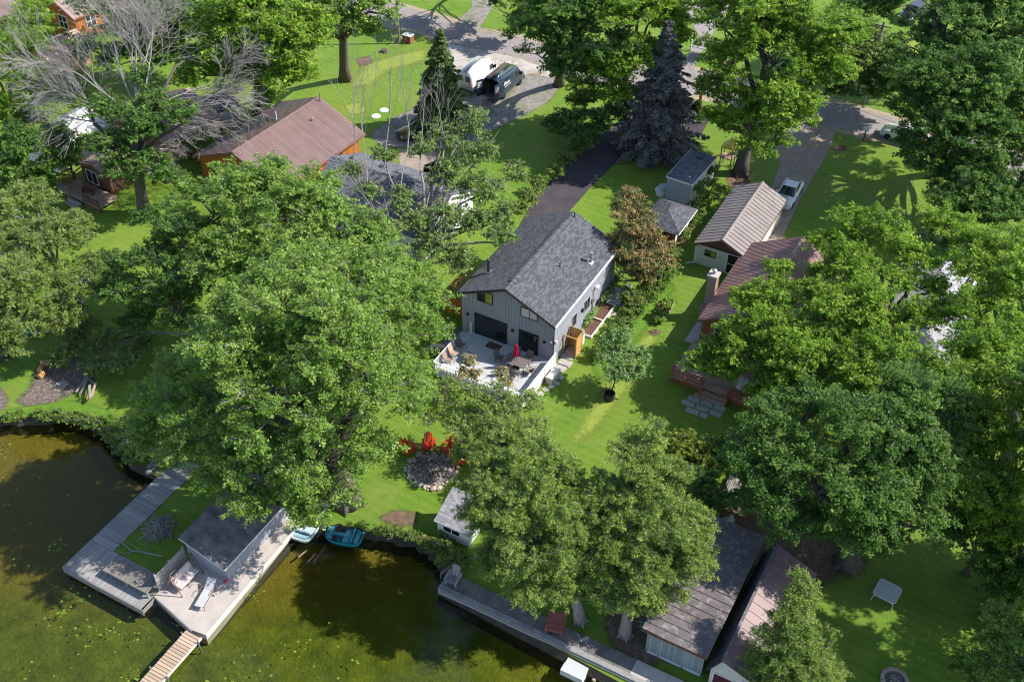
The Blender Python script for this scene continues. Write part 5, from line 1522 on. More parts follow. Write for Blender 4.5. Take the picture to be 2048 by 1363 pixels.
def sedan(name, label, mm, paint, suv=False, group=None):
    """car with its nose towards -y"""
    t = thing(name, label, 'car', mm, group)
    W = 0.92
    k = 0.28 if suv else 0.0
    g = 0.22 if suv else 0.16

    def low(w, zt, wt=None):
        return [(0, g), (w * .86, g), (w, g + .16), (w, zt * .62 + .1), (w * .985, zt - .08), ((wt or w * .86), zt), (0, zt + .02)]
    loft([(-2.32, low(W * .70, .52 + k * .5)), (-2.22, low(W * .86, .62 + k)), (-1.95, low(W * .96, .70 + k)), (-1.3, low(W, .80 + k)), (-0.75, low(W, .90 + k)), (0.6, low(W, .92 + k)), (1.5, low(W, .93 + k)), (1.95, low(W * .97, .92 + k)), (2.2, low(W * .9, .84 + k)), (2.32, low(W * .78, .62 + k))]).build('body', paint, t, None, True)
    zr = 1.44 + k * 1.15
    b = .88 + k

    def cab(wb, wt, zt):
        return [(0, b), (wb, b), (wt + (wb - wt) * .35, b + (zt - b) * .62), (wt, zt - .04), (wt * .8, zt), (0, zt + .015)]
    gl = [(-0.95, cab(.80, .76, b + .05)), (-0.25, cab(.83, .64, zr - .05)), (0.25, cab(.84, .64, zr)), (0.95, cab(.84, .62, zr - .04)), (1.95 if not suv else 2.1, cab(.78, .70, b + .08))]
    if suv: gl = [(-0.9, cab(.82, .78, b + .05)), (-0.2, cab(.84, .67, zr - .05)), (0.4, cab(.84, .68, zr)), (1.7, cab(.83, .66, zr - .06)), (2.2, cab(.78, .7, b + .15))]
    loft(gl).build('glasshouse', M['glass'], t, None, True)
    y0, y1 = (-.22, .92) if not suv else (-.18, 1.75)
    MB().prism([(-.60, zr - .015), (-.5, zr + .022), (.5, zr + .022), (.60, zr - .015)], y0, y1, 'y').build('roof_panel', paint, t)
    for s in (-1, 1):
        for (ya, za, yb, zb) in ((-0.98, b, -0.22, zr - .02), (1.0, zr - .03, 1.98, b + .05)):
            MB().tube([(s * .81, ya, za + .02), (s * .66, yb, zb)] if ya < 0 else [(s * .64, ya, za), (s * .77, yb, zb)], .045, 5).build('pillar', paint, t)
        MB().tube([(s * .65, -.2, zr - .015), (s * .66, .4, zr + .01), (s * .63, 1.0, zr - .03)], .035, 5).build('roof_rail', paint, t)
        MB().box(s * 1.0 - .09, s * 1.0 + .09, -.78, -.62, b - .02, b + .11, None, .02).build('mirror', paint, t)
        MB().box(s * .66 - .17, s * .66 + .17, -2.26, -2.18, .55 + k, .66 + k).build('headlight', M['mesh_top'], t)
        MB().box(s * .66 - .15, s * .66 + .15, 2.2, 2.27, .68 + k, .80 + k).build('tail_light', M['red_plastic'], t)
        for y in (-1.42, 1.42):
            wheel(t, s * .82, y, .34 if not suv else .37, .22, s)
    return t


def van(name, label, mm, paint, open_rear=False, group=None):
    """tall panel van, nose towards +y, rear at y=0"""
    t = thing(name, label, 'van', mm, group)
    H_, W = 2.58, 0.99

    def sec(w, zt, wt):
        return [(0, .36), (w * .94, .36), (w, .52), (w, 1.25), (w * .97, 1.9 if zt > 2 else zt * .8), (wt, zt - .1), (wt * .86, zt), (0, zt + .02)]
    st = [(0.0, sec(W, H_ - .03, .86)), (0.15, sec(W, H_, .88)), (3.6, sec(W, H_, .88)), (4.25, sec(W, H_ - .12, .86)), (4.62, sec(W, 2.05, .84)), (5.0, sec(W, 1.42, .86)), (5.55, sec(W * .96, 1.12, .82)), (5.75, sec(W * .86, .85, .7))]
    if open_rear:
        # shell open at the rear: leave the cap off and add a dark load space
        mb = MB(); vs = []; fs = []
        for y, half in st:
            ring = [(x, y, z) for x, z in half] + [(-x, y, z) for x, z in reversed(half)]
            n = len(ring); vs += ring
        for i in range(len(st) - 1):
            for j in range(n):
                q = (j + 1) % n
                fs.append((i * n + j, i * n + q, (i + 1) * n + q, (i + 1) * n + j))
        fs.append(tuple(range((len(st) - 1) * n, len(st) * n)))
        mb.add(vs, fs).build('body', paint, t, None, True)
        MB().box(-.88, .88, 0.02, 3.2, .55, .6).box(-.9, .9, 3.2, 3.25, .5, 2.4).build('load_floor', M['chrome'], t)
        for (x0, x1, y0, y1, z0, z1, mt) in ((-.85, -.4, .3, 2.6, .6, 1.9, 'darkgrey'), (.5, .85, .4, 2.8, .6, 1.7, 'bronze'), (-.3, .3, 1.2, 2.0, .6, 1.2, 'worn_plank'), (-.84, -.7, .06, .28, 1.2, 2.15, 'leaf_lime')):
            MB().box(x0, x1, y0, y1, z0, z1, None, .0).build('cargo', M[mt], t)
        d1 = MB().box(0, .86, -.03, .03, .55, 2.42, Matrix.Translation((-.97, -.02, 0)) @ Matrix.Rotation(R(-115), 4, 'Z')).build('rear_door', paint, t)
        MB().box(.12, .74, -.045, .045, 1.5, 2.2, Matrix.Translation((-.97, -.02, 0)) @ Matrix.Rotation(R(-115), 4, 'Z')).build('door_window', M['mesh_top'], d1)
        d2 = MB().box(-.86, 0, -.03, .03, .55, 2.42, Matrix.Translation((.97, -.02, 0)) @ Matrix.Rotation(R(85), 4, 'Z')).build('rear_door', paint, t)
        MB().box(-.74, -.12, -.045, .045, 1.5, 2.2, Matrix.Translation((.97, -.02, 0)) @ Matrix.Rotation(R(85), 4, 'Z')).build('door_window', M['mesh_top'], d2)
        MB().box(-.9, .9, -.16, .0, .42, .54).build('rear_step', M['chrome'], t)
        # pale lettering blocks on the side
        for k, (y0, y1, z0, z1) in enumerate(((1.0, 2.3, 1.55, 1.8), (1.2, 2.6, 1.28, 1.38), (1.1, 1.5, 1.82, 1.95))):
            MB().box(W - .012, W + .004, y0, y1, z0, z1).build('side_lettering', M['mesh_top'], t)
    else:
        loft(st).build('body', paint, t, None, True)
        MB().box(-.92, .92, -.10, .0, .42, .6).build('rear_step', M['darkgrey'], t)
        for s in (-1, 1):
            MB().box(s * .45 - .32, s * .45 + .32, -.012, .01, 1.5, 2.15).build('rear_window', M['glass'], t)
    MB().add([(-.80, 4.30, 2.32), (.80, 4.30, 2.32), (.84, 4.98, 1.48), (-.84, 4.98, 1.48), (-.80, 4.36, 2.34), (.80, 4.36, 2.34), (.84, 5.03, 1.49), (-.84, 5.03, 1.49)], [(0, 1, 2, 3), (7, 6, 5, 4), (0, 4, 5, 1), (1, 5, 6, 2), (2, 6, 7, 3), (3, 7, 4, 0)]).build('windscreen', M['glass'], t)
    for s in (-1, 1):
        x = s * (W + .002)
        MB().prism([(3.75, 1.38), (4.75, 1.38), (4.35, 1.98), (3.75, 2.02)], x - .01, x + .01, 'x').build('side_window', M['glass'], t)
        MB().box(s * 1.12 - .1, s * 1.12 + .1, 4.6, 4.78, 1.35, 1.72, None, .02).build('mirror', M['black'], t)
        MB().box(s * .7 - .16, s * .7 + .16, 5.62, 5.74, .78, 1.02).build('headlight', M['mesh_top'], t)
        MB().box(s * .97 - .03, s * .97 + .03, -.02, .06, 1.0, 1.5).build('tail_light', M['red_plastic'], t)
        for y in (1.15, 4.75):
            wheel(t, s * .88, y, .36, .24, s)
    MB().box(-.95, .95, 5.6, 5.84, .38, .72, None, .04).build('bumper', M['black'], t)
    if open_rear:
        for s in (-.55, -.3):
            MB().tube([(s, .3, H_ + .12), (s, 4.0, H_ + .10)], .03, 5).build('ladder_rail', M['fascia_rust'], t)
        for k in range(10):
            MB().tube([(-.55, .4 + k * .38, H_ + .12), (-.3, .4 + k * .38, H_ + .12)], .015, 4).build('ladder_rung', M['chrome'], t)
    return t


van('navy_van', 'navy panel van with its rear doors open on the gravel', frame(G(979, 199), 28.5) @ Matrix.Translation((.35, -.25, 0)), M['car_navy'], True)
van('white_van', 'white panel van parked behind the spruce beside the navy van', frame(G(936, 186), 29) @ Matrix.Translation((-.2, -.4, 0)), M['car_white'])
sedan('white_sedan', 'white sedan parked nose-in beside the metal roof garage', frame(G(1576, 396), 27) @ Matrix.Translation((-.05, 0, 0)), M['car_white'])
sedan('white_suv', 'white SUV parked on the street edge under the dark corner maple', frame(G(1806, 280), 122), M['car_white'], True)
sedan('dark_car', 'dark car half hidden by leaves at the top right', frame(G(1822, 38), 40), M['car_dark'], True)
sedan('pale_car', 'pale blue car half hidden by leaves, right of the dark car', frame(G(1876, 42), 25), M['car_pale'])
sedan('shaded_car', 'dark car in tree shade on the gravel drive by the sparse poplar', frame(G(838, 268), 60), M['car_dark'])


# ------------------------------------------------------------------ pedal boats
def pedal_boat(name, label, mm, hull, deckm, seatm):
    """bow towards +y; 2.4 m long"""
    t = thing(name, label, 'boat', mm)

    def outl(sc, n=28):
        pts = []
        for k in range(n):
            a = 2 * math.pi * k / n
            c_, s_ = math.cos(a), math.sin(a)
            x = .78 * math.copysign(abs(c_) ** .45, c_)
            y = 1.22 * math.copysign(abs(s_) ** .55, s_)
            if y > .2: x *= 1 - .28 * ((y - .2) / 1.02) ** 2
            pts.append((x * sc, y * sc))
        return pts
    rings = [(outl(.80), -.16), (outl(.95), .12), (outl(1.0), .30), (outl(.97), .36), (outl(.90), .35), (outl(.84), .18), (outl(.80), .12)]
    vs = []; fs = []; n = 28
    for pts, z in rings: vs += [(x, y, z) for x, y in pts]
    for i in range(len(rings) - 1):
        for k in range(n):
            j = (k + 1) % n
            fs.append((i * n + k, i * n + j, (i + 1) * n + j, (i + 1) * n + k))
    fs.append(tuple(range(n - 1, -1, -1)))
    fs.append(tuple(range((len(rings) - 1) * n, len(rings) * n)))
    MB().add(vs, fs).build('hull', hull, t, None, True)
    MB().box(-.62, .62, -.55, .02, .12, .30, None, .04).build('seat', seatm, t)
    for s in (-1, 1):
        MB().prism([(-.62, .26), (-.50, .26), (-.56, .56), (-.66, .56)], s * .31 - .26, s * .31 + .26, 'x').build('backrest', seatm, t)
        MB().box(s * .31 - .16, s * .31 + .16, .35, .75, .12, .20, None, .02).build('pedal_well', M['darkgrey'], t)
        MB().tube([(s * .31 - .1, .55, .24), (s * .31 + .1, .55, .24)], .03, 6).build('pedal', M['black'], t)
    MB().box(-.09, .09, -.5, .95, .12, .36, None, .03).build('console', deckm, t)
    MB().box(-.58, .58, -1.0, -.68, .12, .33, None, .04).build('rear_deck', deckm, t)
    MB().prism([(-.55, .75), (.55, .75), (.42, 1.02), (-.42, 1.02)], .13, .35, 'z').build('bow_deck', deckm, t)
    MB().tube([(0, .2, .34), (0, .16, .52), (.04, .1, .56)], .018, 6).build('tiller', M['black'], t)
    return t


p = G(615, 1056, WATER_Z)
pedal_boat('white_pedal_boat', 'sun-bleached white pedal boat moored against the concrete pad', frame((p.x, p.y, WATER_Z), 20) @ Matrix.Scale(1.12, 4), M['boat_white'], M['boat_blue'], M['boat_white'])
p = G(690, 1074, WATER_Z)
pedal_boat('teal_pedal_boat', 'teal pedal boat floating beside the white one near the bank', frame((p.x, p.y, WATER_Z), -79) @ Matrix.Scale(1.08, 4), M['teal'], M['teal_pale'], M['teal_pale'])
p = G(96, 657)
pedal_boat('yellow_pedal_boat', 'orange and white pedal boat pulled onto the left lawn', frame((p.x, p.y, .16), -28) @ Matrix.Scale(.62, 4), M['boat_white'], M['orange_plastic'], M['orange_plastic'])
mp = thing('mooring_posts', 'old timber stakes and sunken boards beside the white pedal boat', 'stakes', None)
for (u, v, L, a) in ((648, 1012, 1.4, 20), (655, 1022, 1.6, 32), (637, 1100, 1.5, 25), (604, 1098, .8, 40), (622, 1106, .9, 30)):
    q = G(u, v, -.1)
    MB().box(-.05, .05, -L / 2, L / 2, -.04, .04).build('stake', M['deadwood'] if v < 1090 else M['worn_plank'], mp, frame((q.x, q.y, -.15 if v < 1050 else -.55), a))
rp_ = G(650, 1030, 0); rq = G(656, 1056, -.1)
tag(MB().tube([tuple(rp_ + Vector((0, 0, .1))), tuple((rp_ + rq) / 2 + Vector((0.1, 0, -.05))), tuple(rq)], .015, 4).build('mooring_rope', M['deadwood'], None), 'thin pale rope tying the teal pedal boat to the bank', 'rope')
# ------------------------------------------------------------------ poles, boxes and small things
def pole(name, label, base, h, r_=.14, lean=(0, 0), arms=True):
    b = G(*base)
    t = thing(name, label, 'pole', frame((b.x, b.y, 0), 120))
    MB().tube([(0, 0, -.2), (lean[0] * .5, lean[1] * .5, h * .5), (lean[0], lean[1], h)], [r_, r_ * .88, r_ * .75], 8).build('shaft', M['pole_wood'], t)
    if arms:
        MB().box(lean[0] - .06, lean[0] + .06, lean[1] - .9, lean[1] + .9, h - .5, h - .38).build('crossarm', M['pole_wood'], t)
        for y in (-.8, 0.0, .8):
            MB().lathe([(.03, 0), (.05, .06), (.03, .14)], 8, TR(lean[0], lean[1] + y, h - .38 if y else h)).build('insulator', M['white'], t)
        MB().lathe([(.2, 0), (.22, .1), (.22, .7), (.15, .78)], 12, TR(lean[0] + .36, lean[1], h - 1.9)).build('transformer', M['chrome'], t)
    return b


b1 = pole('utility_pole', 'grey wooden utility pole by the street at the top left of centre', (798.5, 87), 10.5)
b2 = pole('leaning_utility_pole', 'utility pole with lamp head leaning behind the right end of the street', (1727, 208), 9.5, lean=(.2, .1))


def wire(label, pts, r_=.018, name='overhead_wire', group='overhead wires'):
    P = []
    for i in range(len(pts) - 1):
        a, b = Vector(pts[i]), Vector(pts[i + 1])
        for k in range(8):
            f = k / 8
            q = a.lerp(b, f); q.z -= (b - a).length * .03 * 4 * f * (1 - f)
            P.append(tuple(q))
    P.append(tuple(pts[-1]))
    tag(MB().tube(P, r_, 4).build(name, M['darkgrey'], None), label, 'wire', group)


q0 = (b2.x, b2.y, 9.0)
wire('overhead wire running from the leaning pole down towards the garage', [q0, tuple(G(1560, 380, 3.2))])
wire('overhead wire crossing the street past the white mailbox to the right house', [q0, tuple(G(1880, 560, 4.2))])
wire('overhead wire leaving the leaning pole to the left along the street', [q0, tuple(G(1480, 120, 8.6)), (b1.x + 60, b1.y - 40, 9.2)])
wire('overhead wire leaving the leaning pole to the right through the maple', [q0, tuple(G(2100, 250, 8.5))])
wire('overhead wire from the left pole across the street towards the top edge', [(b1.x, b1.y, 9.8), tuple(G(1060, 40, 8.5))])
wire('overhead wire from the left pole running off the top left', [(b1.x, b1.y, 9.9), tuple(G(600, -60, 9.0))])

bx_ = thing('wooden_box', 'brown wooden bin with pale lid next to the left utility pole', 'box', frame(G(817, 84), 30))
for k in range(5):
    box('side_board', M['brown_deck'], bx_, -.55, .55, -.4, .4, .02 + k * .17, .17 + k * .17)
box('lid', M['mesh_top'], bx_, -.6, .6, -.45, .45, .88, .94)
for i, (u, v) in enumerate(((752, 233), (768, 221))):
    tag(MB().lathe([(.48, 0), (.5, .05), (.42, .1), (.05, .14)], 18).build('septic_lid', M['white'], None, frame(G(u, v))), ('nearer' if i == 0 else 'farther') + ' of two round white septic lids on the lawn', 'lid', 'septic lids')
tag(MB().lathe([(.5, 0), (.42, .18), (.38, .32), (.05, .33)], 12).build('tree_stump', M['bark'], None, frame(G(769, 104))), 'low brown stump on the lawn by the wooden bin', 'stump')
mb_ = thing('white_mailbox', 'white box mailbox on a dark post at the corner of the right lawn', 'mailbox', frame(G(1727, 280), 120))
box('post', M['fascia_brown'], mb_, -.06, .06, -.06, .06, 0, 1.1)
MB().prism([(-.2, 1.1), (.2, 1.1), (.2, 1.38), (.1, 1.5), (-.1, 1.5), (-.2, 1.38)], -.3, .3, 'y').build('box', M['white'], mb_)
mb2 = thing('dark_mailbox', 'dark mailbox on a post on the lawn across the street', 'mailbox', frame(G(1370, 132), 30))
box('post', M['darkgrey'], mb2, -.06, .06, -.06, .06, 0, 1.0)
MB().prism([(-.14, 1.0), (.14, 1.0), (.14, 1.2), (.06, 1.28), (-.06, 1.28), (-.14, 1.2)], -.28, .28, 'y').build('box', M['darkgrey'], mb2)
fnc = thing('rail_fence', 'white post and rail fence on the lawn across the street', 'fence', frame(G(1381, 100), 118))
for k in range(3):
    box('post', M['white'], fnc, -.06, .06, k * 2.0 - .06, k * 2.0 + .06, 0, 1.3)
for z in (.45, .8, 1.15):
    box('rail', M['white'], fnc, -.03, .03, .065, 3.935, z, z + .1)
hb = thing('white_frame_stand', 'white post of a basketball stand behind the rail fence', 'post', frame(G(1417, 75), 30))
box('post', M['white'], hb, -.08, .08, -.08, .08, 0, 2.4)
box('arm', M['white'], hb, -.06, .06, -.9, .0, 2.1, 2.2)
yp = thing('yellow_marker', 'yellow marker post across the street at the top', 'post', frame(G(1029, 36)))
box('post', M['yellow'], yp, -.06, .06, -.05, .05, 0, 1.9)
box('cap', M['yellow'], yp, -.09, .09, -.07, .07, 1.9, 2.0)
og = thing('orange_sign', 'orange board sign by the street end of the driveway', 'sign', frame(G(1399, 212), 30))
box('board', M['orange_plastic'], og, -.16, .16, -.03, .03, .3, 1.5)
box('post', M['worn_plank'], og, -.05, .05, -.025 + .06, .085, 0, 1.4)
bh_ = thing('basketball_hoop', 'white backboard with orange rim half hidden in the bright maple', 'hoop', frame(G(1547, 285), 150))
box('pole', M['darkgrey'], bh_, -.05, .05, .1, .2, 0, 3.0)
box('backboard', M['white'], bh_, -.6, .6, .03, .07, 2.5, 3.3)
MB().tube([(.23 * math.cos(a * .524), -.2 + .23 * math.sin(a * .524), 2.7) for a in range(13)], .02, 5).build('rim', M['orange_plastic'], bh_)
ps = thing('play_slide', 'yellow play slide and roofed tower beside the grey box shed', 'play set', frame(G(1438, 335), 28))
for x in (0, 1.1):
    for y in (0, 1.1):
        box('post', M['worn_plank'], ps, x - .05, x + .05, y - .05, y + .05, 0, 2.4)
box('platform', M['worn_plank'], ps, 0, 1.1, 0, 1.1, 1.1, 1.18)
MB().prism([(-.15, 2.3), (1.25, 2.3), (.55, 2.9)], -.1, 1.2, 'y').build('roof', M['yellow'], ps)
MB().prism([(-.05, 1.16), (-1.9, .1), (-2.2, .08), (-2.2, .14), (-1.85, .2), (-.05, 1.28)], .3, .8, 'y').build('slide', M['yellow'], ps)
tub = thing('sapling_cage', 'black plastic bag-like tub at the foot of the sapling', 'tub', frame(G(1218, 798)))
vs = []; fs = []
rt = random.Random(2)
for i, (rr, zz) in enumerate([(.36, 0), (.42, .3), (.40, .62), (.44, .68), (.36, .64), (.30, .3)]):
    for k in range(14):
        a = 2 * math.pi * k / 14; q = rr * (1 + rt.uniform(-.08, .08))
        vs.append((q * math.cos(a), q * math.sin(a), zz + rt.uniform(-.03, .03) * (i > 0)))
for i in range(5):
    for k in range(14):
        j = (k + 1) % 14
        fs.append((i * 14 + k, i * 14 + j, (i + 1) * 14 + j, (i + 1) * 14 + k))
fs.append(tuple(range(13, -1, -1))); fs.append(tuple(range(70, 84)))
MB().add(vs, fs).build('tub', M['black'], tub)
for k in range(4):
    a = k * 1.57 + .4
    MB().tube([(.33 * math.cos(a), .33 * math.sin(a), .5), (.3 * math.cos(a), .3 * math.sin(a), 1.6)], .012, 4).build('stake', M['darkgrey'], tub)
vb = thing('vegetable_bed', 'raised bed of leafy plants edged with boards between the lawns', 'garden bed', frame(G(1326, 622), 24))
box('soil', M['fascia_brown'], vb, -.5, .5, -1.2, 1.2, 0, .12)
for (x0, x1, y0, y1) in ((-.58, -.51, -1.28, 1.28), (.51, .58, -1.28, 1.28), (-.5, .5, 1.21, 1.28), (-.5, .5, -1.28, -1.21)):
    box('edge_board', M['worn_plank'], vb, x0, x1, y0, y1, 0, .22)

# left lawn odds and ends
tag(MB().box(-.5, .5, -.9, .9, .0, .5, None, .1).build('covered_boat', M['white'], None, frame(G(172, 566), 75)), 'white covered dinghy-like bundle on the grass beyond the dark maple', 'bundle')
bt_ = thing('blue_toy_tub', 'blue plastic tub and chair on the left lawn by the orange pedal boat', 'tub', frame(G(55, 668), 10))
MB().lathe([(.3, 0), (.42, .35), (.45, .36), (.36, .3), (.05, .26)], 14).build('tub', M['blue_plastic'], bt_)
MB().box(.55, .95, -.2, .2, 0, .3, None, .05).build('crate', M['blue_plastic'], bt_)
for i, (u, v, w_) in enumerate(((88, 730, 'top'), (82, 742, 'middle'), (84, 753, 'bottom'), (97, 728, 'right'))):
    tag(MB().tube([(-.26, 0, .2), (.26, 0, .2)], .21, 9).build('cut_log', M['fresh_wood'], None, frame(G(u, v), 60 + i * 25)), w_ + ' one of the fresh orange cut logs on the left lawn', 'log', 'cut logs')
wk = thing('broken_bench', 'smashed grey bench and boards under the fallen bough', 'bench', frame(G(165, 772), 100))
for k, (x, y, z, a, L, mt) in enumerate(((0, 0, .25, 0, 1.8, 'grey_wood'), (.2, .3, .3, 8, 1.9, 'grey_wood'), (-.5, .5, .2, 60, .9, 'grey_wood'), (.9, 1.1, .5, 20, 1.7, 'fresh_wood'), (.7, 1.4, .55, 15, 1.6, 'worn_plank'), (1.0, 1.25, .6, 28, 1.5, 'grey_wood'), (-.9, .1, .15, 130, .8, 'old_wood'))):
    MB().box(-L / 2, L / 2, -.09, .09, -.02, .02, TR(x, y, z, a)).build('board', M[mt], wk)
tag(MB().box(-.45, .45, -.35, .35, 0, .06, None, 0).build('flat_slab', M['rock'], None, frame(G(126, 768), 40)), 'flat grey-green slab on the rubble by the broken bench', 'slab')
lm_ = thing('garden_light', 'small white garden light on a thin stake beyond the willow', 'lamp', frame(G(107, 378)))
MB().tube([(0, 0, 0), (0, 0, 1.3)], .03, 5).build('stake', M['darkgrey'], lm_)
MB().box(-.25, .25, -.18, .18, 1.28, 1.38).build('head', M['white'], lm_)
sw2 = thing('torn_tree_stub', 'pale torn-off trunk stub on the left lawn beside the willow', 'stump', frame(G(166, 625), 0))
MB().tube([(0.25, -.4, 0), (.05, .1, .5), (-.1, .5, 1.3), (-.2, .7, 2.0)], [.32, .26, .2, .12], 9).build('stub', M['deadwood'], sw2, None, True)
MB().tube([(.1, -.3, .1), (-.3, -.55, .02)], [.16, .06], 6).build('root', M['deadwood'], sw2)
rf = thing('red_bird_feeder', 'red feeder and lantern hanging under the dark maple', 'feeder', frame(G(362, 655), 0))
MB().tube([(0, 0, 0), (0, 0, 1.7), (.25, 0, 1.85)], .02, 5).build('pole', M['darkgrey'], rf)
for x, y, z in ((-.3, .1, 1.1), (.28, 0, 1.5), (.5, -.2, .8)):
    MB().lathe([(.02, 0), (.14, .05), (.15, .2), (.03, .3)], 10, TR(x, y, z)).build('feeder', M['red_plastic'], rf)
MB().tube([(-.3, .1, 1.4), (0, 0, 1.6)], .012, 4).tube([(.5, -.2, 1.1), (.2, 0, 1.8)], .012, 4).build('hanger', M['darkgrey'], rf)
lb_ = thing('lumber_pile', 'short stack of pale boards on the grass under the dark maple', 'lumber', frame(G(306, 592), 66))
for k in range(5):
    MB().box(-.7, .7, -.07, .07, 0, .05, TR(0.05 * k, -.4 + k * .2, .03 + .02 * (k % 2), k * 2)).build('board', M['cedar_new'], lb_)

# brush pile and bleached branch on the grass beside the dock
bp = thing('brush_pile', 'heap of grey dead twigs on the grass between the dock and boathouse', 'brush pile', frame(G(320, 1058), 0))
rngb = np.random.default_rng(31)
mb = MB()
for k in range(150):
    a = rngb.random() * 6.28; q = rngb.random() ** .6 * 1.1
    x, y = q * math.cos(a), q * math.sin(a)
    b_a = a + 1.57 + rngb.normal() * .7
    L = .4 + rngb.random() * 1.0
    z = max(.03, .75 * (1 - q / 1.3) * rngb.random() + .04)
    mb.tube([(x - L * math.cos(b_a) * .5, y - L * math.sin(b_a) * .5, z), (x, y, z + .1), (x + L * math.cos(b_a) * .5, y + L * math.sin(b_a) * .5, max(.02, z + rngb.normal() * .12))], .008 + .016 * rngb.random(), 3, cap=False)
o = mb.build('twigs', M['deadwood'], bp); o['kind'] = 'stuff'
for k in range(5):
    a = k * 1.3
    MB().tube([(-.9 * math.cos(a), -.9 * math.sin(a), .1), (0, 0, .5 + .05 * k), (.9 * math.cos(a), .9 * math.sin(a), .3)], .035, 5).build('branch', M['deadwood'], bp)
wbq = G(322, 1112)
wbr = thing('bleached_branch', 'bleached forked branch lying between the brush pile and slatted platform', 'branch', frame((wbq.x, wbq.y, 0), 0))
mb = MB()
for pts, r0 in (([(325, 1112), (290, 1104), (262, 1100), (240, 1082), (222, 1076)], .055), ([(265, 1101), (248, 1107), (224, 1096)], .035), ([(300, 1100), (288, 1090), (270, 1078)], .02), ([(285, 1102), (262, 1088), (232, 1066)], .018), ([(262, 1100), (255, 1118)], .02)):
    mb.tube([tuple(G(u, v, .22 - .03 * i) - wbq) for i, (u, v) in enumerate(pts)], list(np.linspace(r0, r0 * .4, len(pts))), 5)
mb.build('forked_limb', M['deadwood'], wbr)

# white stones along the left bank
rs = random.Random(77)
SP = [(215, 860), (240, 865), (248, 872), (256, 880), (262, 875), (270, 886), (278, 884), (252, 888), (282, 892), (292, 896), (298, 902), (290, 905), (304, 912), (312, 918), (306, 924), (300, 932), (308, 938), (315, 944), (297, 944), (286, 880), (266, 892), (310, 930), (275, 878), (302, 896), (316, 908), (246, 880)]
stones = [rock_mesh(1.0, rs, .7) for _ in range(6)]
for m_ in stones: m_.materials.append(M['rock'])
sr = thing('stone_edging', 'band of rounded grey stones along the bank beside the L-shaped dock', 'stones', None)
for (u, v) in SP:
    p = G(u, v); s_ = rs.uniform(.14, .28)
    link('stone', stones[rs.randrange(6)], None, sr, frame((p.x, p.y, .05), rs.uniform(0, 180)) @ Matrix.Scale(s_, 4))

# weeds growing in the vegetable bed, lily pads on the water
rngl = np.random.default_rng(12)
PADS = [(140, 1185, 9, .5), (155, 1195, 7, .4), (118, 1232, 14, .45), (195, 1258, 16, .55), (225, 1248, 6, .4), (258, 1355, 16, .5), (356, 1250, 6, .3), (280, 1262, 8, .35), (165, 1280, 5, .5), (170, 1275, 5, .6), (110, 1085, 8, .3), (110, 1100, 6, .3), (40, 960, 8, .6), (15, 1010, 6, .5), (70, 1050, 6, .8), (30, 1130, 8, .8), (60, 1320, 8, .7), (20, 1250, 7, .8), (130, 1340, 9, .9), (260, 1300, 7, .8), (515, 1190, 8, .35), (505, 1180, 6, .3), (540, 1330, 9, .8), (470, 1330, 7, .7), (620, 1300, 8, 1.0), (600, 1350, 10, 1.0), (520, 1345, 9, .9), (700, 1330, 6, .9), (650, 1270, 5, .9), (430, 1360, 6, .5), (640, 1340, 9, .6), (560, 1290, 5, .6), (12, 900, 5, .3), (8, 950, 5, .4), (155, 985, 5, .5)]
Cc = []; Ss = []
for (u, v, n_, sp_) in PADS:
    p = G(u, v, WATER_Z)
    for k in range(n_ if sp_ < .6 else n_ // 2):
        q = rngl.normal(size=2) * sp_
        Cc.append((p.x + q[0], p.y + q[1])); Ss.append(.035 + .06 * rngl.random())
vs = []; fs = []; tn = []
for (x, y), s_ in zip(Cc, Ss):
    a0 = rngl.random() * 6.28; n0 = len(vs)
    vs.append((x, y, WATER_Z + .012 + .01 * rngl.random()))
    for k in range(9):
        a = a0 + (2 * math.pi - .5) * k / 8
        vs.append((x + s_ * math.cos(a), y + s_ * math.sin(a) * .95, WATER_Z + .012 + .015 * rngl.random()))
    for k in range(8):
        fs.append((n0, n0 + 1 + k, n0 + 2 + k)); tn.append(rngl.random())
ly = link('lily_pads', mesh_np('lily_pads', vs, tris=fs, attrs={'tint': np.array(tn)}), M['lily'])
tag(ly, 'small green lily pads scattered over the weedy water', 'lily pads', kind='stuff')
# ------------------------------------------------------------------ trees and shrubs
def leaf_mesh(name, C, N, L, asp, tint, rng):
    """kite-shaped leaves: centres C, normals N, lengths L"""
    n = len(C)
    N = N / np.maximum(1e-6, np.linalg.norm(N, axis=1, keepdims=True))
    r = rng.normal(size=(n, 3))
    U = r - (r * N).sum(1, keepdims=True) * N
    U /= np.maximum(1e-6, np.linalg.norm(U, axis=1, keepdims=True))
    V = np.cross(N, U)
    L = L[:, None]
    W = L * asp
    co = np.empty((n, 3, 3))
    co[:, 0] = C - U * L * 0.45 + V * W * 0.55
    co[:, 1] = C - U * L * 0.45 - V * W * 0.55
    co[:, 2] = C + U * L * 0.6 - N * L * 0.12
    q = np.arange(n * 3).reshape(n, 3)
    return mesh_np(name, co.reshape(-1, 3), tris=q, attrs={'tint': tint})


def sph(rng, n):
    d = rng.normal(size=(n, 3))
    return d / np.linalg.norm(d, axis=1, keepdims=True)


LEAF_TOTAL = [0]


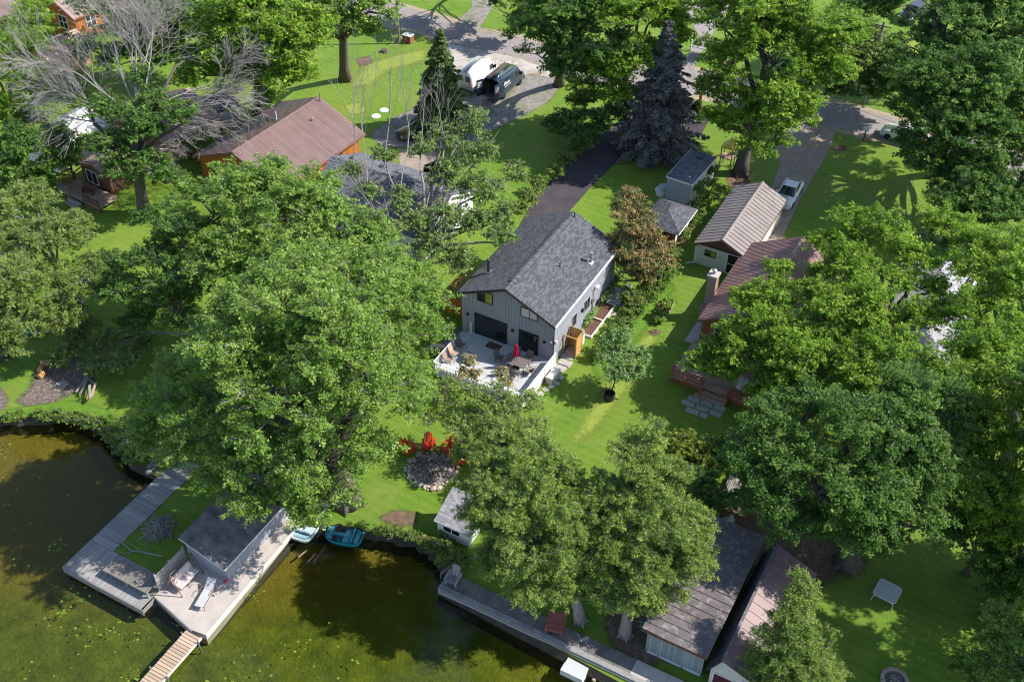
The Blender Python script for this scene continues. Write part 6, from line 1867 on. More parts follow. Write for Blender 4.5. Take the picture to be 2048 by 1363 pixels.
def foliage(lobes, rng, leaf=0.26, asp=0.8, bough=1.5, clump=0.75, cover=1.0, droop=0.3, updir=0.9, jitter=0.5, slim=0.34, core=0.45, gap=0.15):
    """lobes (x,y,z,r[,rz]) -> leaf centres, normals, sizes, tints; boughs carry leafy sprays that point outwards"""
    lobes = np.array([l if len(l) == 5 else (*l, l[3] * 0.85) for l in lobes], float)
    Cb = []
    for (x, y, z, r, rz) in lobes:
        bg_ = min(bough, r * 0.6)
        re = max(r - 0.5 * bg_, 0.45 * r); ze = max(rz - 0.5 * bg_, 0.4 * rz)
        nb = max(5, int(5.0 * (r / bg_) ** 2))
        d = sph(rng, nb * 2)
        d = d[d[:, 2] > -0.35][:nb]
        rad = 0.5 + 0.6 * rng.random(len(d)) ** 0.7
        rad *= 1 + 0.18 * np.sin(d[:, 0] * 5 + x) * np.cos(d[:, 1] * 4 + y)
        f = np.ones(len(d))
        Cb.append(np.stack([x + d[:, 0] * re * rad, y + d[:, 1] * re * rad, z + d[:, 2] * ze * rad, f * bg_, f * z, f * x, f * y], 1))
    B = np.concatenate(Cb)
    keep = rng.random(len(B)) > gap
    for (x, y, z, r, rz) in lobes:
        q = ((B[:, 0] - x) / r) ** 2 + ((B[:, 1] - y) / r) ** 2 + ((B[:, 2] - z) / rz) ** 2
        keep &= q > core * core * 0.8
    keep &= B[:, 2] > 0.2
    if keep.sum() < 4: keep[:] = True
    B = B[keep]
    br = B[:, 3] * (0.45 + 0.75 * rng.random(len(B)))
    CC = []; bt = rng.random(len(B))
    for i in range(len(B)):
        nc = max(4, int(4.0 * (br[i] / clump) ** 2))
        d = sph(rng, nc)
        d[:, 2] = np.abs(d[:, 2]) * 0.8 - 0.3
        out = B[i, :3] - np.array([B[i, 5], B[i, 6], B[i, 4] - 1.5])
        out = out / max(1e-6, np.linalg.norm(out))
        d = d + out * 0.6
        d /= np.linalg.norm(d, axis=1, keepdims=True)
        p = B[i, :3] + d * (br[i] * (0.25 + 0.6 * rng.random((nc, 1)))) * np.array([1, 1, 0.75])
        CC.append(np.concatenate([p, d, np.full((nc, 1), bt[i]), np.full((nc, 1), i)], 1))
    K = np.concatenate(CC)
    K = K[K[:, 2] > 0.1]
    sl = clump * 1.7; sw = clump * slim
    nl = max(5, int(cover * 1.15 * sl * sw * 2 / (0.5 * leaf * leaf * asp)))
    n = len(K) * nl
    ci = np.repeat(np.arange(len(K)), nl)
    ax = K[ci, 3:6].copy(); ax[:, 2] *= 0.7
    ax /= np.linalg.norm(ax, axis=1, keepdims=True)
    t = rng.random(n) ** 0.85
    lens = np.repeat(sl * (0.6 + 0.7 * rng.random(len(K))), nl)
    w = sw * (1.15 - 0.75 * t)
    off = rng.normal(size=(n, 3)) * w[:, None] * np.array([1, 1, 0.55])
    C = K[ci, :3] + ax * ((t - 0.25) * lens)[:, None] + off
    C[:, 2] -= droop * (t * lens) ** 2 / sl * 0.6
    N = ax * 0.35 + np.array([0, 0, updir]) + rng.normal(size=(n, 3)) * jitter
    N[:, 2] = np.where(rng.random(n) < 0.9, np.abs(N[:, 2]), N[:, 2])
    S = leaf * (0.5 + 0.55 * rng.random(n) + 0.55 * rng.random(n) ** 3)
    T = np.clip(0.28 * K[ci, 6] + 0.05 + 0.24 * np.repeat(rng.random(len(K)), nl) + 0.36 * t + 0.20 * rng.normal(size=n), 0, 1)
    ok = C[:, 2] > 0.05
    LEAF_TOTAL[0] += int(ok.sum())
    return C[ok], N[ok], S[ok], T[ok], B, K


def branch_pts(a, b, rng, sag=0.1, k=4, wig=0.06):
    a = np.array(a, float); b = np.array(b, float)
    L = np.linalg.norm(b - a)
    t = np.linspace(0, 1, k)
    p = a[None] + (b - a)[None] * t[:, None]
    p[:, 2] += np.sin(t * math.pi) * L * sag
    p[1:-1] += rng.normal(size=(k - 2, 3)) * L * wig
    return [tuple(x) for x in p]


def tree(name, label, base, lobes, leafmat, seed, trunk_r=0.3, leaf=None, asp=0.8, bough=1.5, clump=0.75, cover=1.0, bark='bark', cat='tree', group=None, trunk_h=None, lean=(0, 0), dead=0, low=None, px=4.9, **kw):
    rng = np.random.default_rng(seed)
    W = []
    if np.mean([l[1] for l in lobes]) < 230 and len(lobes) > 5:
        lobes = [(l[0], l[1], l[2], l[3] * 1.2) for l in lobes]
    for l in lobes:
        p = G(l[0], l[1], l[2])
        W.append((p.x, p.y, p.z, l[3]) if len(l) == 4 else (p.x, p.y, p.z, l[3], l[4]))
    if base is None:
        b = Vector((np.mean([w[0] for w in W]), np.mean([w[1] for w in W]), 0))
    else:
        b = G(*base)
    cx = np.mean([w[0] for w in W]); cy = np.mean([w[1] for w in W]); cz = np.mean([w[2] for w in W])
    if leaf is None:
        leaf = px / pxm(Vector((cx, cy, cz)))
    C, N, S, T, B, K = foliage(W, rng, leaf, asp, bough, clump, cover, **kw)
    root = thing(name, label, cat, Matrix.Translation((b.x, b.y, 0)), group)
    inv = np.array([b.x, b.y, 0.0])
    me = leaf_mesh('crown', C - inv, N, S, asp, T, rng)
    link('crown', me, leafmat, root)
    # trunk up to the lower middle of the crown, limbs to lobes, branches to boughs
    top = trunk_h or max(1.0, cz * 0.72)
    tx = (cx - b.x) * 0.5 + lean[0]; ty = (cy - b.y) * 0.5 + lean[1]
    tpts = [(0, 0, -0.1), (tx * .10, ty * .10, top * .2), (tx * .35, ty * .35, top * .5), (tx * .65, ty * .65, top * .78), (tx, ty, top)]
    mb = MB().tube(tpts, [trunk_r * 1.5, trunk_r * 1.05, trunk_r * .92, trunk_r * .8, trunk_r * .55], 10)
    for k in range(5):      # root flare
        a = 2 * math.pi * k / 5 + seed
        mb.tube([(0, 0, trunk_r * 1.6), (trunk_r * 1.3 * math.cos(a), trunk_r * 1.3 * math.sin(a), trunk_r * .3), (trunk_r * 1.9 * math.cos(a), trunk_r * 1.9 * math.sin(a), -0.05)], [trunk_r * .5, trunk_r * .3, trunk_r * .1], 6)
    mb.build('trunk', M[bark], root, None, True)
    lm = MB()
    fork = np.array(tpts[2]); tp = np.array(tpts[4])
    ends = []
    for w in W:
        e = np.array([w[0], w[1], w[2] - 0.25 * w[3]]) - inv
        f = min(1.0, max(0.0, (e[2] * 0.62 - fork[2]) / max(0.1, tp[2] - fork[2])))
        s = fork + (tp - fork) * f
        pts = branch_pts(s, e, rng, 0.08, 5, 0.035)
        lm.tube(pts, list(np.linspace(trunk_r * .5, trunk_r * .16, 5)), 6)
        ends.append(e)
    E_ = np.array(ends)
    for i in range(len(B)):
        e = B[i, :3] - inv
        j = np.argmin(((E_ - e) ** 2).sum(1))
        lm.tube(branch_pts(E_[j], e, rng, 0.06, 4, 0.07), [trunk_r * .15, trunk_r * .11, trunk_r * .07, 0.02], 4, cap=False)
    lm.build('limbs', M[bark], root, None, True)
    tw = MB()
    for q in K:
        s = B[int(q[7]), :3] - inv
        e = q[:3] - inv
        ax = q[3:6] * np.array([1, 1, .7]) * clump * (.4 + .9 * rng.random())
        tw.tube([tuple(s), tuple(e + np.array([0, 0, 0.03])), tuple(e + ax + np.array([0, 0, 0.05]))], [0.03, 0.022, 0.01], 3, cap=False)
    o = tw.build('twigs', M['bark_pale'], root)
    o['kind'] = 'stuff'
    return root


def bare(mb, p, d, L, r, depth, rng, spread=0.55, up=0.12, segs=4, kids=5):
    """recursive leafless branch"""
    pts = [np.array(p, float)]
    d = np.array(d, float); d /= np.linalg.norm(d)
    for k in range(segs):
        d = d + rng.normal(size=3) * 0.10 + np.array([0, 0, up * 0.3])
        d /= np.linalg.norm(d)
        pts.append(pts[-1] + d * L / segs)
    rad = list(np.linspace(r, max(0.012, r * 0.35), segs + 1))
    mb.tube([tuple(q) for q in pts], rad, 5 if r > 0.05 else 3, cap=False)
    if depth <= 0: return
    for k in range(kids):
        t = 0.3 + 0.7 * (k + rng.random()) / kids
        i = min(segs - 1, int(t * segs)); f = t * segs - i
        q = pts[i] * (1 - f) + pts[i + 1] * f
        dd = (pts[i + 1] - pts[i]); dd /= np.linalg.norm(dd)
        s = rng.normal(size=3); s -= dd * (s @ dd); s /= np.linalg.norm(s)
        nd = dd * (1 - spread * 0.5) + s * spread
        bare(mb, q, nd, L * (0.62 - 0.25 * t + 0.12 * rng.random()), max(0.015, rad[i] * 0.6), depth - 1, rng, spread, up, 3, max(3, kids - 1))


def spruce(name, label, base, h, rad, leafmat, seed, z0=0.6, trunk_r=0.22, dens=1.0, cat='conifer', group=None, droop=0.25, px=6.5, bark='bark', ragged=0.25):
    rng = np.random.default_rng(seed)
    b = G(*base)
    root = thing(name, label, cat, Matrix.Translation((b.x, b.y, 0)), group)
    MB().tube([(0, 0, -0.1), (0.02, 0, h * .5), (0, 0, h)], [trunk_r, trunk_r * .6, 0.02], 8).build('trunk', M[bark], root, None, True)
    leaf = px / pxm(Vector((b.x, b.y, h * .5)))
    P = []; Nn = []; Tt = []
    lm = MB()
    z = z0
    while z < h - 0.15:
        f = (z - z0) / (h - z0)
        R_ = rad * (1 - f) ** 0.85 + 0.12
        nb = int(6 + 7 * (1 - f))
        for k in range(nb):
            a = rng.random() * 6.283
            L = R_ * (1 - ragged + 2 * ragged * rng.random())
            dx, dy = math.cos(a), math.sin(a)
            end = np.array([dx * L, dy * L, z - L * droop + 0.25 * L * rng.random()])
            st = np.array([0, 0, z])
            lm.tube([tuple(st), tuple((st + end) / 2 + np.array([0, 0, L * 0.08])), tuple(end)], [0.035, 0.022, 0.01], 3, cap=False)
            m_ = int(dens * (14 + 30 * L))
            t = 0.12 + 0.9 * rng.random(m_) ** 0.75
            w = (0.12 + 0.28 * L * (1 - t)) * rng.normal(size=m_) * 0.8
            q = st[None] + (end - st)[None] * t[:, None]
            q[:, 2] += np.sin(t * math.pi) * L * 0.07 - np.abs(w) * 0.35 - 0.05 * rng.random(m_)
            q[:, 0] += -dy * w; q[:, 1] += dx * w
            P.append(q)
            nn = np.tile(np.array([dx * .35, dy * .35, 1.0]), (m_, 1)) + rng.normal(size=(m_, 3)) * 0.45
            Nn.append(nn)
            Tt.append(np.clip(0.25 + 0.5 * t + 0.22 * rng.normal(size=m_), 0, 1))
        z += 0.33 * (0.7 + 0.6 * rng.random()) * (1.0 if h > 4 else 0.6)
    P = np.concatenate(P); Nn = np.concatenate(Nn); Tt = np.concatenate(Tt)
    ok = P[:, 2] > 0.08
    P, Nn, Tt = P[ok], Nn[ok], Tt[ok]
    LEAF_TOTAL[0] += len(P)
    link('crown', leaf_mesh('crown', P, Nn, leaf * (0.7 + 0.6 * rng.random(len(P))) * 1.15, 0.5, Tt, rng), leafmat, root)
    lm.build('limbs', M[bark], root)
    return root


T_ = tree
# trees just outside the right edge that shade the lawn in view
T_('neighbour_maple', 'maple beyond the right edge shading the lower right lawn', (2190, 1120),
   [(2170, 800, 13, 3.6), (2260, 850, 12, 3.6), (2180, 930, 10, 3.2), (2300, 960, 9, 3.2), (2130, 880, 10.5, 2.4), (2220, 1020, 8, 3.0)],
   M['leaf_dark'], 80, 0.5, trunk_h=6, px=6.6)
T_('neighbour_ash', 'second tree beyond the right edge below the neighbour maple', (2280, 1380),
   [(2260, 1020, 13, 3.6), (2200, 1100, 11.5, 3.2), (2330, 1100, 11, 3.4), (2230, 1190, 9.5, 3.2), (2160, 1060, 11, 2.4), (2140, 1180, 8.5, 2.2), (2300, 1250, 8, 3)],
   M['leaf_dark'], 81, 0.5, trunk_h=6, px=6.6)
# ---- the big maple in the left middle
T_('silver_maple', 'huge spreading maple filling the left middle between boathouse and grey house', (695, 1002),
   [(560, 610, 15.5, 4.0), (660, 690, 15, 4.0), (470, 700, 13, 3.8), (570, 790, 12.5, 4.0), (720, 800, 11, 3.7), (800, 690, 11, 3.2), (430, 830, 9, 3.3), (345, 770, 8, 2.8), (640, 910, 8.5, 3.0), (520, 930, 7, 3.0), (735, 905, 7, 2.0), (305, 855, 5.5, 2.2), (700, 560, 14.5, 3.4), (830, 610, 11, 2.3), (400, 915, 5.5, 2.2), (860, 680, 9, 1.5), (560, 1000, 6, 2.0), (650, 990, 6.5, 1.9), (480, 1000, 5.5, 1.4), (830, 760, 8.5, 1.6)],
   M['leaf_maple'], 11, 0.75, clump=0.68, cover=0.78, gap=0.22, trunk_h=8)
T_('backyard_maple', 'tall maple behind the big one, crown rising over the brown roof cottage', (600, 625),
   [(420, 430, 10, 2.8), (510, 400, 12, 3.0), (610, 430, 12.5, 3.2), (690, 470, 11.5, 2.8), (470, 510, 10, 3.2), (590, 520, 11, 3.4), (740, 540, 10, 2.6), (820, 560, 9, 2.0), (540, 345, 12, 1.5), (460, 350, 10.5, 1.3), (640, 370, 12, 1.4), (390, 380, 9, 1.4)],
   M['leaf_maple'], 12, 0.5, clump=0.68, cover=0.9, trunk_h=7)
T_('dark_maple', 'darker maple left of the big one, over the red feeder', (372, 648),
   [(300, 545, 8, 2.6), (370, 490, 9.5, 2.7), (250, 590, 6, 2.0), (345, 610, 6, 2.2), (415, 570, 8.5, 2.6), (330, 430, 9, 1.8), (230, 540, 6, 1.4), (280, 640, 4, 1.4)],
   M['leaf_dark'], 13, 0.38, clump=0.7, cover=0.85, trunk_h=5.5)
T_('sparse_poplar', 'sparse poplar with bare upper stems before the grey shingle roof', (812, 610),
   [(705, 345, 8.5, .9), (735, 385, 8, .9), (770, 320, 9, 1.0), (800, 400, 7.5, 1.1), (840, 300, 9.5, 1.1), (830, 440, 6.5, 1.5), (890, 270, 9.5, 1.3), (940, 250, 9.5, 1.6), (955, 310, 9, 1.6), (900, 350, 8, 1.7), (960, 380, 7.5, 1.7), (900, 440, 6.5, 1.7), (960, 450, 6.5, 1.7), (1005, 480, 6.5, 1.2), (1010, 420, 7, 1.2), (870, 500, 5.5, 1.7), (930, 520, 5.2, 1.4), (780, 470, 6.5, 1.2), (1030, 350, 6, 1.1)],
   M['leaf_poplar'], 14, 0.34, clump=0.6, cover=0.65, bough=0.95, bark='bark_pale', trunk_h=4.5)
rngd = np.random.default_rng(5)


def dead_tops(name, label, base, specs, mat='deadwood', seed=1, depth=3, spread=0.55, kids=5, r0=0.07):
    """separate bare crown parts of a tree: specs (u0,v0,z0,u1,v1,z1)"""
    rng = np.random.default_rng(seed)
    b = G(*base)
    mb = MB()
    for (u0, v0, z0, u1, v1, z1) in specs:
        p = G(u0, v0, z0); q = G(u1, v1, z1)
        d = q - p
        bare(mb, (p.x - b.x, p.y - b.y, p.z), tuple(d), d.length, r0, depth, rng, spread, 0.0, 5, kids)
    return mb


pop = [o for o in col.objects if o.name == 'sparse_poplar'][0]
dead_tops('', '', (812, 610), [(705, 340, 8.8, 690, 165, 14), (735, 380, 8.2, 745, 170, 14), (770, 330, 9, 780, 150, 14.5), (800, 390, 8, 800, 165, 14.5), (840, 300, 9.8, 845, 175, 14), (890, 280, 9.8, 872, 180, 13.5), (780, 470, 6.5, 705, 350, 8.8), (800, 560, 3.5, 760, 400, 8), (810, 580, 3, 850, 300, 9.6), (820, 580, 3, 900, 280, 9.6), (830, 540, 4, 940, 260, 9.6)], seed=3, depth=2, spread=0.3, kids=5, r0=0.06).build('bare_stems', M['bark_pale'], pop)

# ---- half-dead tree at upper left
T_('half_dead_tree', 'half-dead tree with bleached bare limbs spreading over green regrowth at upper left', (290, 428),
   [(270, 235, 9, 2.3), (225, 290, 7, 2.0), (320, 215, 9, 1.7), (370, 235, 9, 1.5), (200, 220, 9, 1.6), (300, 330, 6, 1.9), (250, 345, 5, 1.7), (330, 360, 4.5, 1.6), (290, 160, 10.5, 1.4), (385, 105, 11, .9), (150, 190, 8.5, 1.3), (290, 275, 8, 1.6)],
   M['leaf_dark'], 15, 0.5, clump=0.6, cover=0.8, bough=1.2, trunk_h=8.5, bark='bark')
hd = [o for o in col.objects if o.name == 'half_dead_tree'][0]
dead_tops('', '', (290, 428), [(265, 250, 8, 95, 150, 12), (270, 240, 8.5, 130, 70, 14), (270, 215, 9, 205, 10, 15.5), (272, 200, 9.5, 265, -20, 16), (275, 200, 9.5, 320, 5, 15.5), (280, 215, 9, 355, 45, 14.5), (285, 230, 8.5, 440, 110, 12.5), (290, 240, 8, 465, 165, 10.5), (255, 260, 8, 70, 190, 10), (250, 265, 7.5, 110, 225, 8), (275, 250, 8, 250, 60, 14), (290, 250, 7.5, 400, 260, 7), (270, 240, 8, 240, 245, 6.5), (285, 290, 7, 330, 305, 5)], seed=7, depth=3, spread=0.55, kids=8, r0=0.10).build('bare_limbs', M['deadwood'], hd)

# ---- trees along the top
T_('roadside_maple', 'broad maple with bright leaves left of the street lawn at the top', (521, 224), [(430, 70, 12, 2.8), (510, 40, 13.5, 3.0), (590, 80, 12, 2.8), (480, 140, 9, 2.6), (590, 150, 8.5, 1.9), (410, 140, 9, 2.0), (550, 120, 10, 2.6), (610, 30, 13, 2.4), (460, -10, 14, 2.6), (540, 195, 5, 1.1)], M['leaf_bright'], 16, 0.5, trunk_h=7, px=5.3)
T_('lawn_maple', 'tall maple with long bare trunk on the lawn by the utility pole', (690, 160), [(680, -30, 14, 2.6), (730, 5, 12.5, 2.0), (765, 20, 11.5, 1.5), (640, 20, 12, 2.0), (700, 40, 11, 1.4), (620, 80, 9.5, 1.3), (740, 60, 9.5, .9)], M['leaf_maple'], 17, 0.5, trunk_h=9, px=5.3)
T_('locust', 'feathery light green tree at the left edge near the peach roof', (20, 300), [(15, 90, 11.5, 2.3), (60, 75, 10.5, 1.6), (30, 160, 9.5, 2.2), (62, 195, 8, 1.3), (5, 230, 7, 2.0), (70, 30, 12, 1.5), (-20, 130, 10, 2.2), (60, 240, 6, 1.0)], M['leaf_bright'], 18, 0.3, asp=0.5, trunk_h=6, px=5.7)
T_('dense_green_tree', 'dense blue-green tree on the left edge beside the white cottage', (50, 405), [(40, 300, 6, 2.5), (100, 320, 4.5, 1.6), (15, 345, 4.5, 2.0), (80, 360, 3, 1.4), (120, 280, 5, 1.2), (30, 385, 2.5, 1.3)], M['leaf_dark'], 19, 0.3, trunk_h=3.5)
T_('shrub_by_tan_house', 'bright rounded shrub against the tan house wall', (410, 305), [(400, 285, 1.5, 1.0), (420, 275, 1.6, .9), (388, 297, 1.2, .8)], M['leaf_bright'], 20, 0.08, bough=.7, clump=.4, cat='shrub', leaf=.2)
T_('street_maple', 'large dark-leaved maple standing between the dark van and the driveway', (1118, 170), [(1100, 45, 12, 2.6), (1170, 75, 11.5, 2.6), (1085, 105, 9, 2.0), (1150, 130, 8.5, 2.2), (1130, 0, 14, 2.6), (1200, 20, 13.5, 2.6), (1180, 150, 7, 1.8), (1060, 60, 10.5, 1.6), (1230, 100, 10, 2.2)], M['leaf_dark'], 21, 0.45, trunk_h=7)
T_('tall_roadside_tree', 'tall yellow-green maple behind the grey-brown spruce', (1240, 215), [(1260, 40, 13.5, 2.6), (1310, 20, 13, 2.4), (1220, 130, 9, 2.0), (1270, 110, 10, 2.0), (1340, 60, 11, 1.8), (1290, -20, 14, 2.4), (1230, 180, 6, 1.8), (1330, 110, 9, 1.4)], M['leaf_bright'], 22, 0.42, trunk_h=7)
T_('lime_shrub', 'yellow-green bushy small tree under the dark street maple', (1170, 225), [(1165, 175, 4, 1.5), (1180, 200, 2.8, 1.2), (1150, 205, 2.5, 1.1)], M['leaf_weed'], 23, 0.12, bough=.9, clump=.5, cat='shrub')
T_('driveway_shrubs', 'mass of dark shrubs along the shaded edge of the asphalt driveway', (1165, 290), [(1140, 235, 2.2, 1.5), (1190, 250, 2.4, 1.6), (1150, 270, 1.8, 1.4), (1175, 285, 1.5, 1.2), (1225, 235, 2.6, 1.5), (1120, 265, 1.2, 1.0), (1105, 250, 1.4, .9), (1250, 220, 2.5, 1.3)], M['leaf_dark'], 24, 0.1, bough=.9, clump=.5, cat='shrub')
T_('fence_shrubs', 'leafy hedge of shrubs along the left edge of the asphalt driveway', (1085, 380), [(1130, 320, 1.0, .9), (1105, 345, 1.0, .9), (1080, 370, 1.0, .9), (1060, 395, 1.1, .9), (1040, 420, 1.2, .9), (1150, 300, 1.1, .9)], M['leaf_weed'], 25, 0.06, bough=.6, clump=.4, cat='shrub', leaf=.22)
spruce('grey_spruce', 'tall grey-brown ailing spruce beside the asphalt driveway', (1312, 300), 14.0, 3.6, M['leaf_purple'], 26, 1.0, 0.25, 1.5, ragged=0.45)
spruce('lawn_spruce', 'dark green spruce in front of the white van', (885, 258), 11.2, 2.9, M['leaf_spruce'], 27, 0.6, 0.22, 1.25)
for (u, v, lb) in ((1362, 232, 'leftmost of three small dark cone cedars by the street end of the driveway'), (1376, 236, 'middle of three small dark cone cedars by the street end of the driveway'), (1393, 240, 'rightmost of three small dark cone cedars by the street end of the driveway')):
    spruce('cone_cedar', lb, (u, v), 2.4, 0.5, M['leaf_spruce'], int(u), 0.15, 0.05, 1.6, 'shrub', 'cone cedars by the street')
T_('basket_maple', 'broad bright maple with thick trunk beside the metal roof garage', (1481, 347), [(1450, 40, 14, 2.7), (1540, 20, 15.5, 3.2), (1630, 60, 14, 3.2), (1550, 110, 12.5, 3.2), (1450, 130, 11, 2.3), (1640, 150, 11, 2.6), (1560, 200, 10, 2.6), (1480, 215, 8, 2.0), (1440, 245, 6.5, 1.4), (1530, 285, 7, 1.8), (1690, 70, 12, 2.3), (1600, 240, 8, 1.6), (1430, 180, 8, 1.6), (1500, -30, 16, 3.0)], M['leaf_bright'], 28, 0.6, trunk_h=8)
T_('pale_bush_tree', 'pale green tree behind the leaning utility pole', (1715, 190), [(1715, 130, 5, 1.6), (1735, 155, 3.5, 1.3), (1695, 150, 4, 1.3), (1720, 90, 7, 1.5), (1740, 60, 8, 1.3)], M['leaf_willow'], 29, 0.15, bough=1.0, clump=.55)
T_('corner_maple', 'dense dark maple filling the upper right corner above the parked SUV', (1900, 345),
   [(1890, 70, 13, 3.4), (1980, 50, 13.5, 3.5), (2040, 130, 12, 3.2), (1870, 165, 12, 3.0), (1960, 160, 12.5, 3.4), (1840, 230, 9.5, 2.4), (1920, 260, 9.5, 3.0), (2010, 260, 9.5, 3.0), (1865, 320, 7, 2.2), (1950, 360, 6.5, 2.6), (2040, 350, 6.5, 2.8), (1850, 100, 11, 2.2), (2050, 30, 14, 2.8), (1830, 160, 10, 2.0), (1860, 270, 8, 2.2), (1900, 410, 5, 2.2), (1990, 430, 5, 2.6)],
   M['leaf_dark'], 30, 0.6, trunk_h=8, cover=1.15, gap=0.1)
T_('back_lot_tree', 'leafy tree at the top edge over the two parked cars', (1860, 70), [(1800, -20, 9, 2.0), (1900, -10, 10, 2.2), (1860, -40, 11, 2.4), (1960, 0, 10, 2.4), (1760, 20, 7, 1.8), (2020, -10, 11, 2.6)], M['leaf_dark'], 31, 0.3, trunk_h=6, px=5.7)
T_('roadside_thicket', 'dark thicket of trees behind the street at the leaning pole', (1650, 190),
   [(1660, 160, 4, 1.6), (1620, 140, 5, 1.8), (1780, 150, 4.5, 2.0), (1800, 190, 4, 2.0), (1760, 110, 5, 2.0), (1820, 140, 6, 2.2), (1690, 185, 2.5, 1.2), (1760, 190, 2.5, 1.4), (1700, 30, 7, 2.2), (1740, 0, 8, 2.4), (1650, 100, 7, 2)],
   M['leaf_dark'], 32, 0.15, bough=1.1, clump=.6)
T_('top_edge_thicket', 'dark trees across the street at the top centre', (905, -5),
   [(850, -30, 5, 2.0), (900, -35, 6, 2.2), (1000, -2, 3.5, 1.3), (1020, -20, 6, 2.0), (1060, 10, 5, 1.8), (960, -60, 7, 2.4), (790, -60, 7, 2.6), (1040, 40, 3, 1.2)],
   M['leaf_dark'], 33, 0.2, bough=1.1, clump=.6, px=5.7)
T_('apple_tree', 'small rounded tree behind the rail fence across the street', (1420, 105), [(1412, 88, 1.8, 1.2), (1425, 95, 1.2, .9)], M['leaf_willow'], 34, 0.1, bough=.8, clump=.45, trunk_h=1.2)
spruce('blue_cedar', 'grey-green pointed conifer between the garage lawn and the right maples', (1880, 500), 8.4, 2.3, M['leaf_sage'], 35, 0.5, 0.18, 1.3)

T_('corner_thicket', 'dark leafy trees behind the half-dead tree at the top left', None, [(200, 20, 7, 2.2), (260, 60, 6.5, 2.2), (330, 30, 8, 2.8), (300, 90, 5, 2.2), (420, 30, 8, 2.2), (180, 90, 4, 1.6), (240, 120, 4, 1.8), (380, 60, 6, 2.0), (350, 110, 4, 1.6), (310, -20, 9, 2.4), (140, -30, 9, 2.0)], M['leaf_dark'], 60, 0.3, trunk_h=4, px=6.1)
T_('left_corner_tree', 'bright tree between the corner brown house and the orange wooden house', None, [(60, 20, 7, 1.8), (40, 55, 5, 1.5), (85, 60, 4.5, 1.2), (20, 75, 4, 1.4)], M['leaf_bright'], 61, 0.25, trunk_h=3, px=6.1)
T_('cottage_side_bush', 'leafy bush beside the white-walled cottage below the half-dead tree', None, [(150, 300, 3, 1.3), (130, 330, 2, 1.2), (180, 280, 3.5, 1.2), (120, 260, 4, 1.2), (90, 370, 1.5, 1.0)], M['leaf_maple'], 62, 0.12, px=7, bough=.9, clump=.5, cat='shrub')
# ---- willow and left side
T_('willow', 'grey-green willow along the left edge above the yellow pedal boat', (160, 628), [(45, 430, 8, 2.6), (110, 480, 8, 2.6), (60, 550, 7.5, 2.8), (150, 570, 6, 2.2), (30, 640, 5.5, 2.4), (110, 640, 4.5, 1.8), (5, 500, 8, 2.3), (190, 530, 5.5, 1.4), (10, 700, 4, 1.6), (70, 400, 8, 1.6)], M['leaf_willow'], 36, 0.42, asp=0.42, clump=0.7, droop=0.5, trunk_h=4.5, bark='bark_pale', px=6.1)
T_('left_edge_tree', 'dark trunked tree cut by the left edge above the shore', (4, 715), [(-40, 600, 6, 2.2), (-20, 660, 5, 1.6), (10, 615, 6, 1.0)], M['leaf_willow'], 37, 0.4, asp=0.5, trunk_h=4)

# ---- trees on the right
T_('deck_maple', 'bright maple leaning over the ribbed roof house and the red deck', (1560, 790),
   [(1485, 600, 5.6, .8, .6), (1525, 590, 6, 1.1, .8), (1580, 595, 6.2, 1.9, 1.2), (1540, 655, 6, 2.0, 1.3), (1600, 670, 6.4, 2.3, 1.4), (1470, 665, 4.6, 1.3, 1.0), (1430, 705, 3.6, 1.0, .8), (1500, 715, 4.6, 1.9, 1.5), (1570, 745, 5, 2.2, 1.8), (1640, 600, 6.6, 2.0, 1.3), (1400, 735, 3.0, .8, .7), (1450, 735, 3.6, 1.0, .8), (1560, 540, 5.8, .8, .6), (1640, 545, 6, 1.0, .7), (1620, 730, 6, 2.2, 1.8), (1540, 790, 4, 1.5, 1.3)],
   M['leaf_bright'], 38, 0.45, trunk_h=7)
T_('house_maple', 'tall bright maple in front of the pale shingle roof', None,
   [(1710, 455, 7.5, 2.1), (1770, 470, 8, 1.8), (1700, 540, 7.5, 2.4), (1690, 640, 7, 2.7), (1660, 745, 6.5, 2.5), (1750, 610, 8, 1.8), (1750, 730, 7.5, 2.4), (1650, 490, 6.5, 1.0), (1800, 560, 8.2, 1.2), (1830, 635, 8, 1.3), (1780, 690, 8, 1.6), (1895, 620, 8, 1.2), (1870, 740, 8, 1.6), (1850, 525, 8.2, 1.3), (1870, 580, 8, .9), (1800, 500, 8.5, 1.5), (1730, 800, 6.5, 2.2)],
   M['leaf_bright'], 39, 0.5, trunk_h=8)
T_('shore_maple', 'massive dark maple over the boathouse and the shaded right lawn', (1695, 1128),
   [(1600, 840, 9.5, 2.8), (1690, 860, 10, 3.2), (1550, 920, 8, 2.4), (1640, 970, 8.5, 2.8), (1780, 880, 9.5, 3.0), (1540, 1000, 6.5, 2.0), (1740, 990, 8, 2.8), (1845, 820, 10, 2.8), (1850, 930, 8.5, 3.0), (1585, 1050, 6, 1.8), (1690, 1060, 6, 1.8), (1820, 1040, 6.5, 2.1), (1505, 930, 5.5, 1.4), (1500, 860, 4, 1.2), (1760, 1080, 4.5, 1.3)],
   M['leaf_dark'], 40, 0.65, trunk_h=6)
T_('right_edge_maple', 'maple cut by the right edge beside the pale shingle roof', (2010, 940),
   [(1990, 520, 10, 2.8), (2050, 580, 10, 3.0), (1965, 620, 9.5, 2.0), (2010, 690, 9.5, 2.8), (1930, 790, 8.5, 2.4), (2040, 790, 9, 3.0), (1960, 870, 8, 2.8), (2040, 930, 7.5, 3.0), (1950, 970, 6.5, 2.6), (1950, 500, 9.5, 1.8), (1930, 700, 8.5, 1.4), (2010, 1030, 5.5, 2.4), (1900, 880, 7, 2.2), (1890, 450, 8, 1.8)],
   M['leaf_bright'], 41, 0.5, trunk_h=8)
